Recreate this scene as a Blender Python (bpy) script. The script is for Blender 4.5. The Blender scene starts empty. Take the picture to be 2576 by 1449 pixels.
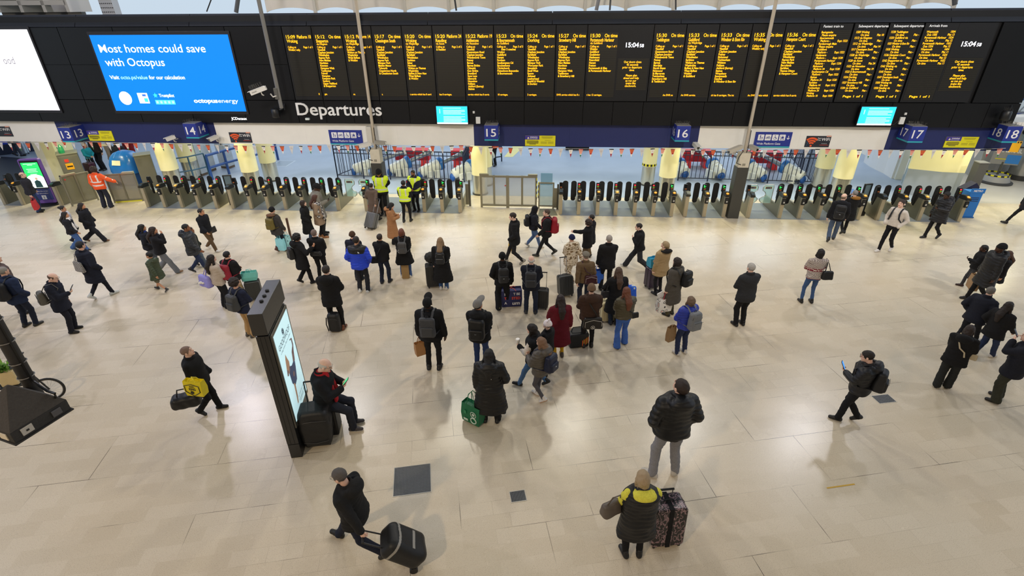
import bpy, bmesh, math, random
import numpy as np
from mathutils import Matrix, Vector
random.seed(7)
rng = np.random.default_rng(7)
SC = bpy.context.scene
COL = SC.collection
R = math.radians

# ------------------------------------------------------------------ camera, world, lights, exposure
CAM_H = 6.7
F_PX, PITCH, ROLL = 1305.9, 0.50293, -0.00835
_fw = Vector((0, math.cos(PITCH), -math.sin(PITCH)))
_up0 = Vector((0, math.sin(PITCH), math.cos(PITCH)))
_rt0 = Vector((1, 0, 0))
_rt = _rt0 * math.cos(ROLL) + _up0 * math.sin(ROLL)
_up = _up0 * math.cos(ROLL) - _rt0 * math.sin(ROLL)
cd = bpy.data.cameras.new('camera')
cam = bpy.data.objects.new('camera', cd)
COL.objects.link(cam)
mw = Matrix.Identity(4)
for i in range(3):
    mw[i][0], mw[i][1], mw[i][2] = _rt[i], _up[i], -_fw[i]
mw[2][3] = CAM_H
cam.matrix_world = mw
cd.sensor_width = 36.0
cd.lens = 36.0 * F_PX / 2576
cd.clip_start, cd.clip_end = 0.05, 400
SC.camera = cam

def ray(px, py):
    return _fw + _rt * ((px - 1288) / F_PX) - _up * ((py - 724.5) / F_PX)
def ground(px, py, z=0.0):
    d = ray(px, py)
    return Vector((0, 0, CAM_H)) + d * ((z - CAM_H) / d.z)
def at_depth(px, py, Z):
    return Vector((0, 0, CAM_H)) + ray(px, py) * Z
def project(p):
    q = Vector(p) - Vector((0, 0, CAM_H))
    Z = q.dot(_fw)
    return 1288 + F_PX * q.dot(_rt) / Z, 724.5 - F_PX * q.dot(_up) / Z

def vert_z(P, px, py):
    d = ray(px, py); n = Vector((d.x, d.y)); t = (P.x * n.x + P.y * n.y) / n.dot(n)
    return CAM_H + d.z * t
# station frame: u runs along the gate line, v away from the concourse
ALPHA = math.atan(-0.0733)
ORG = Vector((0, 2.6463 * CAM_H, 0))
UX = Vector((math.cos(ALPHA), math.sin(ALPHA), 0))
VX = Vector((-math.sin(ALPHA), math.cos(ALPHA), 0))
def S(u, v, z=0.0):
    return ORG + UX * u + VX * v + Vector((0, 0, z))
def on_plane(px, py, v):
    """pixel -> (u, z) on the vertical plane at v"""
    d = ray(px, py)
    o = Vector((0, 0, CAM_H)) - ORG
    t = (v - o.dot(VX)) / d.dot(VX)
    q = o + d * t
    return q.dot(UX), q.z
def gu(px, py, z=0.0):
    q = ground(px, py, z) - ORG
    return q.dot(UX), q.dot(VX)

SC.view_settings.view_transform = 'Standard'
SC.view_settings.look = 'None'
SC.view_settings.gamma = 1.0
SC.view_settings.use_curve_mapping = False
SC.view_settings.exposure = 0.0
SC.cycles.max_bounces = 6
SC.cycles.diffuse_bounces = 3
SC.cycles.glossy_bounces = 3
SC.cycles.transmission_bounces = 4
SC.cycles.transparent_max_bounces = 8
SC.cycles.sample_clamp_indirect = 4.0

wd = bpy.data.worlds.new('sky')
SC.world = wd
wd.use_nodes = True
bg = wd.node_tree.nodes['Background']
bg.inputs[0].default_value = (0.72, 0.86, 1.0, 1)
bg.inputs[1].default_value = 0.82

def lamp(name, loc, target, size, power, color, size_y=None, spread=180):
    l = bpy.data.lights.new(name, 'AREA')
    l.energy = power; l.color = color; l.size = size
    if size_y: l.shape = 'RECTANGLE'; l.size_y = size_y
    l.spread = R(spread)
    o = bpy.data.objects.new(name, l); COL.objects.link(o)
    o.location = loc
    o.rotation_euler = (Vector(target) - Vector(loc)).to_track_quat('-Z', 'Y').to_euler()
    return o
# high roof lamps above the board line, shining back over the concourse
for i, u in enumerate((-13.5, -8.1, -2.7, 2.7, 8.1, 13.5)):
    p = S(u, 1.5, 11.5)
    lamp('roof_floodlight', p, S(u * 0.9, -9.5, 0), 0.7, (410, 300, 290, 280, 265, 320)[i], ((0.9, 0.86, 1.0), (1.0, 0.94, 0.92), (1.0, 0.94, 0.80), (1.0, 0.94, 0.80), (1.0, 0.95, 0.88), (0.93, 0.93, 1.0))[i])
# roof lamps behind and beside the viewer
for (x, y, z, tx, ty, pw, c) in ((-9, -5.5, 11, 1, 5, 700, (1.0, 0.77, 0.50)), (2, -6.5, 11, 2, 4, 110, (1.0, 0.78, 0.55)),
                                 (12, -4, 11, 6, 6, 170, (1.0, 0.80, 0.6)), (-19, 8, 11, -10, 9, 520, (0.80, 0.80, 1.0)), (20, 8, 11, 11, 9, 330, (0.88, 0.90, 1.0))):
    lamp('roof_floodlight', (x, y, z), (tx, ty, 0), 0.6, pw, c)
for x, u in ((-14, -15), (-5, -6), (5, 5), (14, 15)):
    lamp('board_fill_light', (x, 3.5, 11.5), S(u, 0.3, 3.0), 0.8, 150, (1.0, 0.93, 0.84), None, 70)  # added fill aimed at the fascia and band to brighten them, no real fittings
# downlights in the soffit over the ticket gates
for u in (-17.5, -14.2, -11, -8, -5, -2, 1, 4, 7, 10, 13, 16, 18.5):
    lamp('soffit_downlight', S(u, 1.25, 2.95), S(u, 1.15, 0), 0.5, 54, (1.0, 0.93, 0.56), 1.0)
# daylight over the platforms beyond
for u in (-14, -5, 4, 13):
    lamp('platform_daylight', S(u, 11.5, 8.5), S(u, 9.0, 0), 6, 420, (0.74, 0.87, 1.0), 5)
# ------------------------------------------------------------------ materials
def lin(h):
    if isinstance(h, str):
        h = h.lstrip('#')
        c = [int(h[i:i + 2], 16) / 255 for i in (0, 2, 4)]
    else:
        c = h
    return tuple(((v / 12.92) if v <= 0.04045 else ((v + 0.055) / 1.055) ** 2.4) for v in c) + (1.0,)
_M = {}
def _new(name):
    m = bpy.data.materials.new(name)
    m.use_nodes = True
    nt = m.node_tree
    return m, nt, nt.nodes['Principled BSDF']
def mat(col, rough=0.6, metal=0.0, var=0.0, scale=30.0, bump=0.0, spec=0.5, emit=0.0, name='paint', stretch=None):
    key = (str(col), rough, metal, var, scale, bump, spec, emit, stretch)
    if key in _M: return _M[key]
    m, nt, b = _new(name)
    c = lin(col)
    b.inputs['Base Color'].default_value = c
    b.inputs['Roughness'].default_value = rough
    b.inputs['Metallic'].default_value = metal
    b.inputs['Specular IOR Level'].default_value = spec
    if emit:
        b.inputs['Emission Color'].default_value = c
        b.inputs['Emission Strength'].default_value = emit
    if var or bump:
        tc = nt.nodes.new('ShaderNodeTexCoord')
        n = nt.nodes.new('ShaderNodeTexNoise')
        n.inputs['Scale'].default_value = scale
        n.inputs['Detail'].default_value = 4
        src = tc.outputs['Object']
        if stretch:
            mp = nt.nodes.new('ShaderNodeMapping'); mp.inputs['Scale'].default_value = stretch
            nt.links.new(src, mp.inputs['Vector']); src = mp.outputs['Vector']
        nt.links.new(src, n.inputs['Vector'])
        if var:
            mx = nt.nodes.new('ShaderNodeMix'); mx.data_type = 'RGBA'
            mx.inputs['A'].default_value = tuple(max(0, v * (1 - var)) for v in c[:3]) + (1,)
            mx.inputs['B'].default_value = tuple(min(1, v * (1 + var) + 0.004 * (var > 0.2)) for v in c[:3]) + (1,)
            nt.links.new(n.outputs['Fac'], mx.inputs['Factor'])
            nt.links.new(mx.outputs['Result'], b.inputs['Base Color'])
        if bump:
            bp = nt.nodes.new('ShaderNodeBump'); bp.inputs['Strength'].default_value = bump; bp.inputs['Distance'].default_value = 0.01
            nt.links.new(n.outputs['Fac'], bp.inputs['Height'])
            nt.links.new(bp.outputs['Normal'], b.inputs['Normal'])
    _M[key] = m
    return m
def cloth(col, rough=0.85): return mat(col, rough, 0, 0.28, 55, 0.25, 0.25, name='cloth')
def nylon(col): return mat(col, 0.5, 0, 0.18, 40, 0.2, 0.4, name='nylon')
def skin(col): return mat(col, 0.5, 0, 0.08, 25, 0, 0.35, name='skin')
def hairm(col): return mat(col, 0.55, 0, 0.5, 60, 0.6, 0.4, name='hair', stretch=(4, 4, 0.6))
def steel(col='8d8a80', rough=0.38): return mat(col, rough, 0.75, 0.12, 14, 0, 0.5, name='brushed_steel', stretch=(1, 1, 8))
def plastic(col, rough=0.45): return mat(col, rough, 0, 0, 1, 0, 0.5, name='plastic')
def glow(col, s=1.0): return mat(col, 0.5, 0, 0, 1, 0, 0.2, s, name='lit')
def glass(col='bfe4de', alpha=0.35):
    key = ('glass', col, alpha)
    if key in _M: return _M[key]
    m, nt, b = _new('glass')
    b.inputs['Base Color'].default_value = lin(col)
    b.inputs['Roughness'].default_value = 0.08
    b.inputs['Alpha'].default_value = alpha
    _M[key] = m
    return m
def ramp_mat(name, kind, scale, stops, rough=0.8, interp='CONSTANT', stretch=None, distort=0.0, detail=2.0):
    m, nt, b = _new(name)
    tc = nt.nodes.new('ShaderNodeTexCoord')
    src = tc.outputs['Object']
    if stretch:
        mp = nt.nodes.new('ShaderNodeMapping'); mp.inputs['Scale'].default_value = stretch
        nt.links.new(src, mp.inputs['Vector']); src = mp.outputs['Vector']
    if kind == 'voronoi':
        n = nt.nodes.new('ShaderNodeTexVoronoi'); n.inputs['Scale'].default_value = scale; out = n.outputs['Distance']
    elif kind == 'wave':
        n = nt.nodes.new('ShaderNodeTexWave'); n.inputs['Scale'].default_value = scale; n.inputs['Distortion'].default_value = distort; out = n.outputs['Fac']
    elif kind == 'wavez':
        n = nt.nodes.new('ShaderNodeTexWave'); n.bands_direction = 'Z'; n.inputs['Scale'].default_value = scale; n.inputs['Distortion'].default_value = distort; out = n.outputs['Fac']
    elif kind == 'checker':
        n = nt.nodes.new('ShaderNodeTexChecker'); n.inputs['Scale'].default_value = scale; out = n.outputs['Fac']
    else:
        n = nt.nodes.new('ShaderNodeTexNoise'); n.inputs['Scale'].default_value = scale; n.inputs['Detail'].default_value = detail; out = n.outputs['Fac']
    nt.links.new(src, n.inputs['Vector'])
    cr = nt.nodes.new('ShaderNodeValToRGB'); cr.color_ramp.interpolation = interp
    el = cr.color_ramp.elements
    while len(el) < len(stops): el.new(0.5)
    for e, (p, c) in zip(el, stops): e.position = p; e.color = lin(c)
    nt.links.new(out, cr.inputs['Fac'])
    nt.links.new(cr.outputs['Color'], b.inputs['Base Color'])
    b.inputs['Roughness'].default_value = rough
    return m

def floor_material():
    m, nt, b = _new('terrazzo')
    N, L = nt.nodes.new, nt.links.new
    tc = N('ShaderNodeTexCoord')
    mp = N('ShaderNodeMapping'); mp.inputs['Rotation'].default_value = (0, 0, -R(8.82))
    L(tc.outputs['Object'], mp.inputs['Vector'])
    def brick(w, h, mortar, off):
        t = N('ShaderNodeTexBrick'); t.offset = off; t.squash = 1
        t.inputs['Scale'].default_value = 1; t.inputs['Brick Width'].default_value = w; t.inputs['Row Height'].default_value = h
        t.inputs['Mortar Size'].default_value = mortar; t.inputs['Mortar Smooth'].default_value = 0.2
        t.inputs['Color1'].default_value = (0, 0, 0, 1); t.inputs['Color2'].default_value = (1, 1, 1, 1); t.inputs['Mortar'].default_value = (0.5, 0.5, 0.5, 1)
        L(mp.outputs['Vector'], t.inputs['Vector']); return t
    tiles = brick(0.49, 0.245, 0.0035, 0.5)
    slabs = brick(1.96, 0.98, 0.0048, 0.37)
    def noise(scale, detail=2):
        n = N('ShaderNodeTexNoise'); n.inputs['Scale'].default_value = scale; n.inputs['Detail'].default_value = detail
        L(mp.outputs['Vector'], n.inputs['Vector']); return n
    def ramp(src, *st):
        c = N('ShaderNodeValToRGB')
        el = c.color_ramp.elements
        while len(el) < len(st): el.new(0.5)
        for e, (p, v) in zip(el, st): e.position = p; e.color = v if len(v) == 4 else tuple(v) + (1,)
        L(src, c.inputs['Fac']); return c.outputs['Color']
    def mix(f, a, bb, mode='MIX'):
        x = N('ShaderNodeMix'); x.data_type = 'RGBA'; x.blend_type = mode
        if isinstance(f, float): x.inputs['Factor'].default_value = f
        else: L(f, x.inputs['Factor'])
        for s, v in (('A', a), ('B', bb)):
            if isinstance(v, tuple): x.inputs[s].default_value = v
            else: L(v, x.inputs[s])
        return x.outputs['Result']
    def math_(op, a, bb):
        x = N('ShaderNodeMath'); x.operation = op
        for i, v in enumerate((a, bb)):
            if isinstance(v, float): x.inputs[i].default_value = v
            else: L(v, x.inputs[i])
        return x.outputs[0]
    base = mix(tiles.outputs['Color'], lin('cdbea4'), lin('d8cab2'))
    big = noise(0.35, 3)
    base = mix(ramp(big.outputs['Fac'], (0.35, (0, 0, 0)), (0.65, (1, 1, 1))), base, mix(0.5, base, lin('cfc6b2')))
    sp = noise(120, 1.5)
    base = mix(ramp(sp.outputs['Fac'], (0.62, (0, 0, 0)), (0.68, (0.62, 0.62, 0.62))), base, lin('7a5c40'))
    sp2 = noise(150, 1.0)
    base = mix(ramp(sp2.outputs['Fac'], (0.62, (0, 0, 0)), (0.68, (0.35, 0.35, 0.35))), base, lin('efe8da'))
    crack = noise(0.55, 2)
    cm = ramp(crack.outputs['Fac'], (0.5, (0, 0, 0)), (0.6, (1, 1, 1)))
    base = mix(math_('MULTIPLY', tiles.outputs['Fac'], math_('MULTIPLY', cm, 0.30)), base, lin('8a7a66'))
    crack2 = noise(0.9, 3)
    cm2 = ramp(crack2.outputs['Fac'], (0.47, (0.03, 0.03, 0.03)), (0.62, (1, 1, 1)))
    base = mix(math_('MULTIPLY', slabs.outputs['Fac'], math_('MULTIPLY', cm2, 0.85)), base, lin('3a2f26'))
    L(base, b.inputs['Base Color'])
    rr = noise(1.3, 4)
    x = N('ShaderNodeMapRange'); x.inputs['To Min'].default_value = 0.24; x.inputs['To Max'].default_value = 0.30
    L(rr.outputs['Fac'], x.inputs['Value']); L(x.outputs['Result'], b.inputs['Roughness'])
    b.inputs['Specular IOR Level'].default_value = 0.5
    return m

# ------------------------------------------------------------------ mesh builder
class MB:
    def __init__(s):
        s.v = []; s.f = []; s.m = []; s.mats = []
    def mi(s, m):
        if m not in s.mats: s.mats.append(m)
        return s.mats.index(m)
    def add(s, verts, faces, m):
        o = len(s.v); k = s.mi(m)
        s.v.extend(tuple(map(float, q)) for q in verts)
        for f in faces:
            s.f.append(tuple(int(i) + o for i in f)); s.m.append(k)
        return s
    def box(s, x0, x1, y0, y1, z0, z1, m, T=None):
        vs = [Vector((x, y, z)) for z in (z0, z1) for y in (y0, y1) for x in (x0, x1)]
        if T: vs = [T @ q for q in vs]
        return s.add(vs, [(0, 2, 3, 1), (4, 5, 7, 6), (0, 1, 5, 4), (2, 6, 7, 3), (0, 4, 6, 2), (1, 3, 7, 5)], m)
    def prism(s, pts, y0, y1, m, axis='y', T=None):
        """polygon of (a,b) pairs extruded along axis; 'y': (x,z), 'z': (x,y), 'x': (y,z)"""
        n = len(pts)
        g = {'y': lambda a, b, t: (a, t, b), 'z': lambda a, b, t: (a, b, t), 'x': lambda a, b, t: (t, a, b)}[axis]
        vs = [Vector(g(a, b, y0)) for a, b in pts] + [Vector(g(a, b, y1)) for a, b in pts]
        if T: vs = [T @ q for q in vs]
        fs = [tuple(range(n)), tuple(range(2 * n - 1, n - 1, -1))] + [(i, n + i, n + (i + 1) % n, (i + 1) % n) for i in range(n)]
        return s.add(vs, fs, m)
    def poly(s, pts, m, T=None):
        vs = [Vector(p) for p in pts]
        if T: vs = [T @ q for q in vs]
        return s.add(vs, [tuple(range(len(pts)))], m)
    def tube(s, path, r, m, n=8, closed=False, flat=1.0, cap=True):
        P = [Vector(p) for p in path]; k = len(P)
        rs = r if isinstance(r, (list, tuple)) else [r] * k
        vs = []; prev = None
        for i in range(k):
            a = P[(i - 1) % k] if (closed or i) else P[i]
            c = P[(i + 1) % k] if (closed or i < k - 1) else P[i]
            t = (c - a).normalized() if (c - a).length > 1e-9 else Vector((0, 0, 1))
            if prev is None:
                w = Vector((0, 0, 1)) if abs(t.z) < 0.9 else Vector((0, 1, 0))
                nrm = t.cross(w).normalized()
            else:
                nrm = (prev - t * prev.dot(t)).normalized()
            prev = nrm
            bn = t.cross(nrm)
            for j in range(n):
                q = 2 * math.pi * j / n
                vs.append(P[i] + nrm * (math.cos(q) * rs[i]) + bn * (math.sin(q) * rs[i] * flat))
        fs = []
        for i in range(k if closed else k - 1):
            for j in range(n):
                a = i * n + j; b = i * n + (j + 1) % n
                c = ((i + 1) % k) * n + (j + 1) % n; d = ((i + 1) % k) * n + j
                fs.append((a, b, c, d))
        if cap and not closed:
            fs.append(tuple(range(n - 1, -1, -1))); fs.append(tuple((k - 1) * n + j for j in range(n)))
        return s.add(vs, fs, m)
    def lathe(s, prof, m, n=24, T=None, axis='z'):
        vs = []
        for r, z in prof:
            for j in range(n):
                q = 2 * math.pi * j / n
                c, d = r * math.cos(q), r * math.sin(q)
                vs.append(Vector((c, d, z)) if axis == 'z' else Vector((c, z, d)) if axis == 'y' else Vector((z, c, d)))
        if T: vs = [T @ q for q in vs]
        fs = []
        for i in range(len(prof) - 1):
            for j in range(n):
                fs.append((i * n + j, i * n + (j + 1) % n, (i + 1) * n + (j + 1) % n, (i + 1) * n + j))
        fs.append(tuple(range(n - 1, -1, -1))); fs.append(tuple((len(prof) - 1) * n + j for j in range(n)))
        return s.add(vs, fs, m)
    def ell(s, c, r, m, n=12, k=8, T=None):
        prof = [(max(1e-4, math.sin(math.pi * i / k)), -math.cos(math.pi * i / k)) for i in range(k + 1)]
        A = Matrix.Translation(c) @ Matrix.Diagonal((r[0], r[1], r[2], 1))
        return s.lathe(prof, m, n, (T @ A) if T else A)
    def build(s, name, parent=None, smooth=False, bevel=0.0, loc=None, rotz=None):
        me = bpy.data.meshes.new(name)
        me.from_pydata(s.v, [], s.f)
        for m in s.mats: me.materials.append(m)
        me.polygons.foreach_set('material_index', s.m)
        if smooth: me.polygons.foreach_set('use_smooth', [True] * len(s.f))
        bm = bmesh.new(); bm.from_mesh(me); bmesh.ops.recalc_face_normals(bm, faces=bm.faces); bm.to_mesh(me); bm.free()
        if smooth: me.set_sharp_from_angle(angle=R(40))
        me.update()
        o = bpy.data.objects.new(name, me); COL.objects.link(o)
        if parent: o.parent = parent
        if loc is not None: o.location = loc
        if rotz is not None: o.rotation_euler = (0, 0, rotz)
        if bevel:
            b = o.modifiers.new('bevel', 'BEVEL'); b.width = bevel; b.segments = 2; b.limit_method = 'ANGLE'
        return o

def tag(o, label=None, cat=None, group=None, kind=None):
    if label: o['label'] = label
    if cat: o['category'] = cat
    if group: o['group'] = group
    if kind: o['kind'] = kind
    return o
def thing(name, label, cat, loc=(0, 0, 0), rotz=0.0, group=None):
    o = bpy.data.objects.new(name, None); COL.objects.link(o)
    o.empty_display_size = 0.1
    o.location = loc; o.rotation_euler = (0, 0, rotz)
    return tag(o, label, cat, group)
def sthing(name, label, cat, u, v, z=0.0, group=None, rot=0.0):
    return thing(name, label, cat, S(u, v, z), ALPHA + rot, group)
def copy_tree(o, parent=None):
    c = o.copy(); COL.objects.link(c)
    if parent is not None: c.parent = parent
    for ch in list(o.children): copy_tree(ch, c)
    return c

# ------------------------------------------------------------------ lettering
_T = {}
def glyphs(s, bold=0.0):
    k = (s, bold)
    if k in _T: return _T[k]
    cu = bpy.data.curves.new('lettering', 'FONT'); cu.body = s; cu.resolution_u = 3; cu.offset = bold
    o = bpy.data.objects.new('lettering', cu)
    me = bpy.data.meshes.new_from_object(o)
    v = np.zeros(len(me.vertices) * 3); me.vertices.foreach_get('co', v); v = v.reshape(-1, 3)
    f = [tuple(p.vertices) for p in me.polygons]
    bpy.data.objects.remove(o); bpy.data.curves.remove(cu); bpy.data.meshes.remove(me)
    _T[k] = (v, f)
    return _T[k]
def text(mb, s, x, z, h, m, width=None, align='l', y=-0.004, bold=0.0, shear=0.0, T=None, maxw=None, depth=0.0, sx=1.0):
    """lettering in the x-z plane facing -y; h is the capital height"""
    v, f = glyphs(s, bold)
    if len(v) == 0: return
    k = h / 0.69
    w = (v[:, 0].max() - v[:, 0].min()) * k * sx
    kx = k * sx
    if width: kx *= width / w; w = width
    elif maxw and w > maxw: kx *= maxw / w; w = maxw
    X = (v[:, 0] - v[:, 0].min()) * kx + shear * v[:, 1] * k
    X = X + x - {'l': 0, 'c': w / 2, 'r': w}[align]
    Z = v[:, 1] * k + z
    vs = [Vector((a, y, b)) for a, b in zip(X, Z)]
    if depth:
        n = len(vs)
        edges = {}
        for fc in f:
            for a, b in zip(fc, fc[1:] + fc[:1]):
                if (b, a) in edges: del edges[(b, a)]
                else: edges[(a, b)] = 1
        vs = vs + [q + Vector((0, depth, 0)) for q in vs]
        f = list(f) + [(b, a, a + n, b + n) for a, b in edges]
    if T: vs = [T @ q for q in vs]
    mb.add(vs, f, m)
def rrect(x0, x1, z0, z1, r, n=4):
    pts = []
    for cx, cz, a0 in ((x1 - r, z1 - r, 0), (x0 + r, z1 - r, 90), (x0 + r, z0 + r, 180), (x1 - r, z0 + r, 270)):
        for i in range(n + 1):
            a = R(a0 + 90 * i / n); pts.append((cx + r * math.cos(a), cz + r * math.sin(a)))
    return pts
# ------------------------------------------------------------------ setting: floors, fascia, soffit, roof
BLACK = mat('121316', 0.32, 0, 0.1, 6, spec=0.35)
BLACK2 = mat('17181b', 0.5, 0, 0.1, 6, spec=0.3)
NAVY = mat('18235a', 0.5, 0, 0.08, 4)
WHITEP = mat('e4e2dc', 0.6, 0, 0.05, 3)
STEEL = steel()
DSTEEL = steel('5d5c56', 0.45)
BLK = plastic('0d0d0e', 0.5)
VBRD, VBAND = 0.30, 0.50

V_EDGE = gu(1300, 493)[1]
U_SIDE = gu(2400, 500)[0]
m = MB(); c = []
for (u, v) in ((-60, -40), (60, -40), (60, V_EDGE), (-60, V_EDGE)): c.append(S(u, v))
m.poly(c, floor_material()); tag(m.build('floor'), kind='structure')
m = MB()
m.poly([S(u, v) for u, v in ((-60, V_EDGE), (U_SIDE, V_EDGE), (U_SIDE, 40), (-60, 40))], mat('98a5b6', 0.42, 0, 0.12, 1.2, spec=0.4))
tag(m.build('floor_platform'), kind='structure')
m = MB()
m.poly([S(u, v) for u, v in ((U_SIDE, V_EDGE), (60, V_EDGE), (60, 40), (U_SIDE, 40))], mat('c9c3b8', 0.36, 0, 0.08, 1.2, spec=0.5))
tag(m.build('floor_side'), kind='structure')

zt = on_plane(1280, 29, VBRD + 0.25)[1]
zs1 = on_plane(1400, 62.5, VBRD)[1]
zs2 = on_plane(1400, 254.5, VBRD)[1]
zb = on_plane(1280, 313.5, VBRD)[1]
zband = on_plane(1280, 368, VBAND)[1]
uR = on_plane(2545, 316, VBRD)[0]
UL = -26.0
WB = 0.9727
u_div = on_plane(782, 68, VBRD)[0]            # divider between the first two departure columns
u_clk = on_plane(1557.4, 63, VBRD)[0]
u_mid = on_plane(1647, 63, VBRD)[0]
m = MB()
m.box(UL, uR, 0.08, 1.2, zb, zt - 0.05, BLACK2)
# top cornice, sloping back
for a in np.arange(UL, uR, 3.9):
    b = min(a + 3.9, uR) - 0.02
    m.prism([(0.0, zs1 + 0.02), (0.22, zt), (0.3, zt), (0.3, zs1 + 0.02)], a, b, mat('23252c', 0.25, 0, 0.1, 3), axis='x')
# lower and left cladding panels with open joints
a = u_div - WB
while a < uR:
    b = min(a + WB * 0.985, uR)
    m.box(a, b, 0.0, 0.1, zb, zs2 - 0.02, BLACK)
    a += WB
a = u_div - WB
while a > UL:
    for z0, z1 in ((zb, zs2 - 0.02), (zs2, (zs1 + zs2) / 2 - 0.01), ((zs1 + zs2) / 2, zs1)):
        m.box(a - 1.9, a - 0.02, 0.0, 0.1, z0, z1, BLACK)
    a -= 1.9
o = m.build('wall_front', loc=S(0, VBRD), rotz=ALPHA); tag(o, kind='structure')
uEnd = u_mid + 9 * WB + 0.14 + 1.17
m = MB(); m.box(uEnd, uR, 0.0, 0.1, zs2, zs1, BLACK)
tag(m.build('trim_10', loc=S(0, VBRD), rotz=ALPHA), kind='structure')

# coloured band under the fascia
edges = [UL, on_plane(148, 335, VBAND)[0], on_plane(544, 335, VBAND)[0], on_plane(1192, 335, VBAND)[0], on_plane(1758, 340, VBAND)[0], on_plane(2235, 340, VBAND)[0], on_plane(2541, 373, VBAND)[0]]
for i in range(6):
    m = MB()
    a, b = edges[i], edges[i + 1]
    k = a
    while k < b - 0.01:
        e = min(k + 3.3, b)
        m.box(k + 0.001, e - 0.001, 0, 0.12, zband, zb + 0.02, WHITEP if i % 2 == 0 else NAVY); k = e
    tag(m.build('trim_%d' % (i + 1), loc=S(0, VBAND), rotz=ALPHA), kind='structure')
m = MB(); m.box(UL, 19.5, 0.62, 2.0, 3.02, 3.2, WHITEP)
tag(m.build('ceiling_soffit', loc=S(0, 0), rotz=ALPHA), kind='structure')
# unseen main roof: solid bays and open gaps, spaced to hold back sky light
m = MB(); rm = mat('8d8f90', 0.8)
for y in np.arange(-14, 40, 4.5): m.box(-45, 45, y, y + 3.3, 14.5, 14.7, rm)
tag(m.build('ceiling'), kind='structure')
m = MB(); m.box(-45, 45, -14.3, -14, 0, 14.5, mat('b8b0a4', 0.8, 0, 0.1, 1))
tag(m.build('wall_rear'), kind='structure')

# scalloped canopy behind the fascia
VC = 2.6
canvas = mat('cfc9be', 0.7, 0, 0.12, 2)
rib = mat('b9b4aa', 0.6)
xs = [583, 669, 793, 893, 1019, 1129, 1242, 1347, 1472, 1574, 1693, 1807, 1916, 2044, 2168, 2283, 2396]
t = sthing('canopy', 'cream scalloped canopy with ribs hanging behind the top of the departure board', 'canopy', 0, VC)
m = MB()
us = [on_plane(x, 20, VC)[0] for x in xs][1:]
zl = on_plane(1280, 27, VC)[1]; zh = on_plane(1280, 15, VC)[1]
for a, b in zip(us, us[1:]):
    pts = [(a, zl + 1.6), (a, zl)] + [(a + (b - a) * q, zl + (zh - zl) * math.sin(math.pi * q) ** 0.6) for q in np.linspace(0.04, 0.96, 12)] + [(b, zl), (b, zl + 1.6)]
    m.prism(pts, 0, 0.05, canvas)
    m2 = MB(); m2.box(b - 0.05, b + 0.05, -0.08, 0.02, zl - 0.05, zl + 1.6, rib); m2.build('rib', t)
m.build('fabric', t)
# steelwork seen above the fascia
def beam(name, label, px0, py0, px1, py1, v, w, col):
    u0, z0 = on_plane(px0, py0, v); u1, z1 = on_plane(px1, py1, v)
    t = sthing(name, label, 'steelwork', 0, v)
    mm = MB(); mm.tube([(u0, 0, z0), (u1, 0, z1)], w, mat(col, 0.6), 8); mm.build('bar', t)
    return t
t = sthing('roof_truss', 'white steel roof truss above the board at the far left', 'steelwork', 0, 1.6)
m = MB(); wm = mat('a9a69f', 0.6)
u0, z0 = on_plane(-60, 24, 1.6); u1, z1 = on_plane(165, 10, 1.6)
m.box(u0, u1, 0, 0.25, z0 + 0.12, z0 + 0.26, wm); m.box(u0, u1 + 0.1, 0.8, 1.0, z0 + 0.5, z0 + 0.7, wm)
m.build('chord', t)
for q in np.linspace(u0, u1, 5):
    m = MB(); m.box(q - 0.06, q + 0.06, 0, 1.0, z0 - 0.1, z0 + 1.2, wm); m.build('strut', t)
m = MB(); m.box(u0, u1 - 0.3, 0.9, 1.1, z0 - 0.2, z0 + 0.45, ramp_mat('slats', 'wavez', 9, [(0, '3a3a3a'), (0.5, '77746e')])); m.build('louvre', t)
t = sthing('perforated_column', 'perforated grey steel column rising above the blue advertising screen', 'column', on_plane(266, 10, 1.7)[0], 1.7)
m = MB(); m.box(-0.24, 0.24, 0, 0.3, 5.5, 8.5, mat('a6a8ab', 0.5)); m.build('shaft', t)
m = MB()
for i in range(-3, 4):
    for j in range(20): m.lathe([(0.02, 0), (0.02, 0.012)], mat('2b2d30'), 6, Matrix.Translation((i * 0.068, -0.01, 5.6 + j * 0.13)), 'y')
tag(m.build('perforation_discs', t), kind='stuff')  # dark discs stand in for the shaded holes of the perforated shaft
for n, (a, b, c2, d, v, w) in enumerate(((520, 29, 542, -30, 1.9, 0.02), (594, 31, 604, -40, 1.5, 0.07), (1500, 26, 1512, -30, 1.9, 0.06), (1534, 26, 1538, -30, 1.9, 0.03), (1148, 27, 1140, -30, 1.9, 0.03), (1700, 25, 1700, -30, 1.9, 0.025), (2402, 12, 2400, -30, 1.6, 0.07))):
    beam('roof_stay', ('thin dark stay leaning above the blue advertising screen', 'thick grey post above the board between the blue screen and the canopy', 'grey post in front of the canopy above the board clock',
         'thin rod beside the grey post above the board clock', 'thin dark rod above the blue information screen', 'thin dark rod above the Teddington column of the board', 'dark post at the right end of the canopy')[n], a, b, c2, d, v, w, ('222426', '55585b', '77777a', '4a4b4d', '2e2f31', '2a2b2d', '4b4d50')[n])

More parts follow.
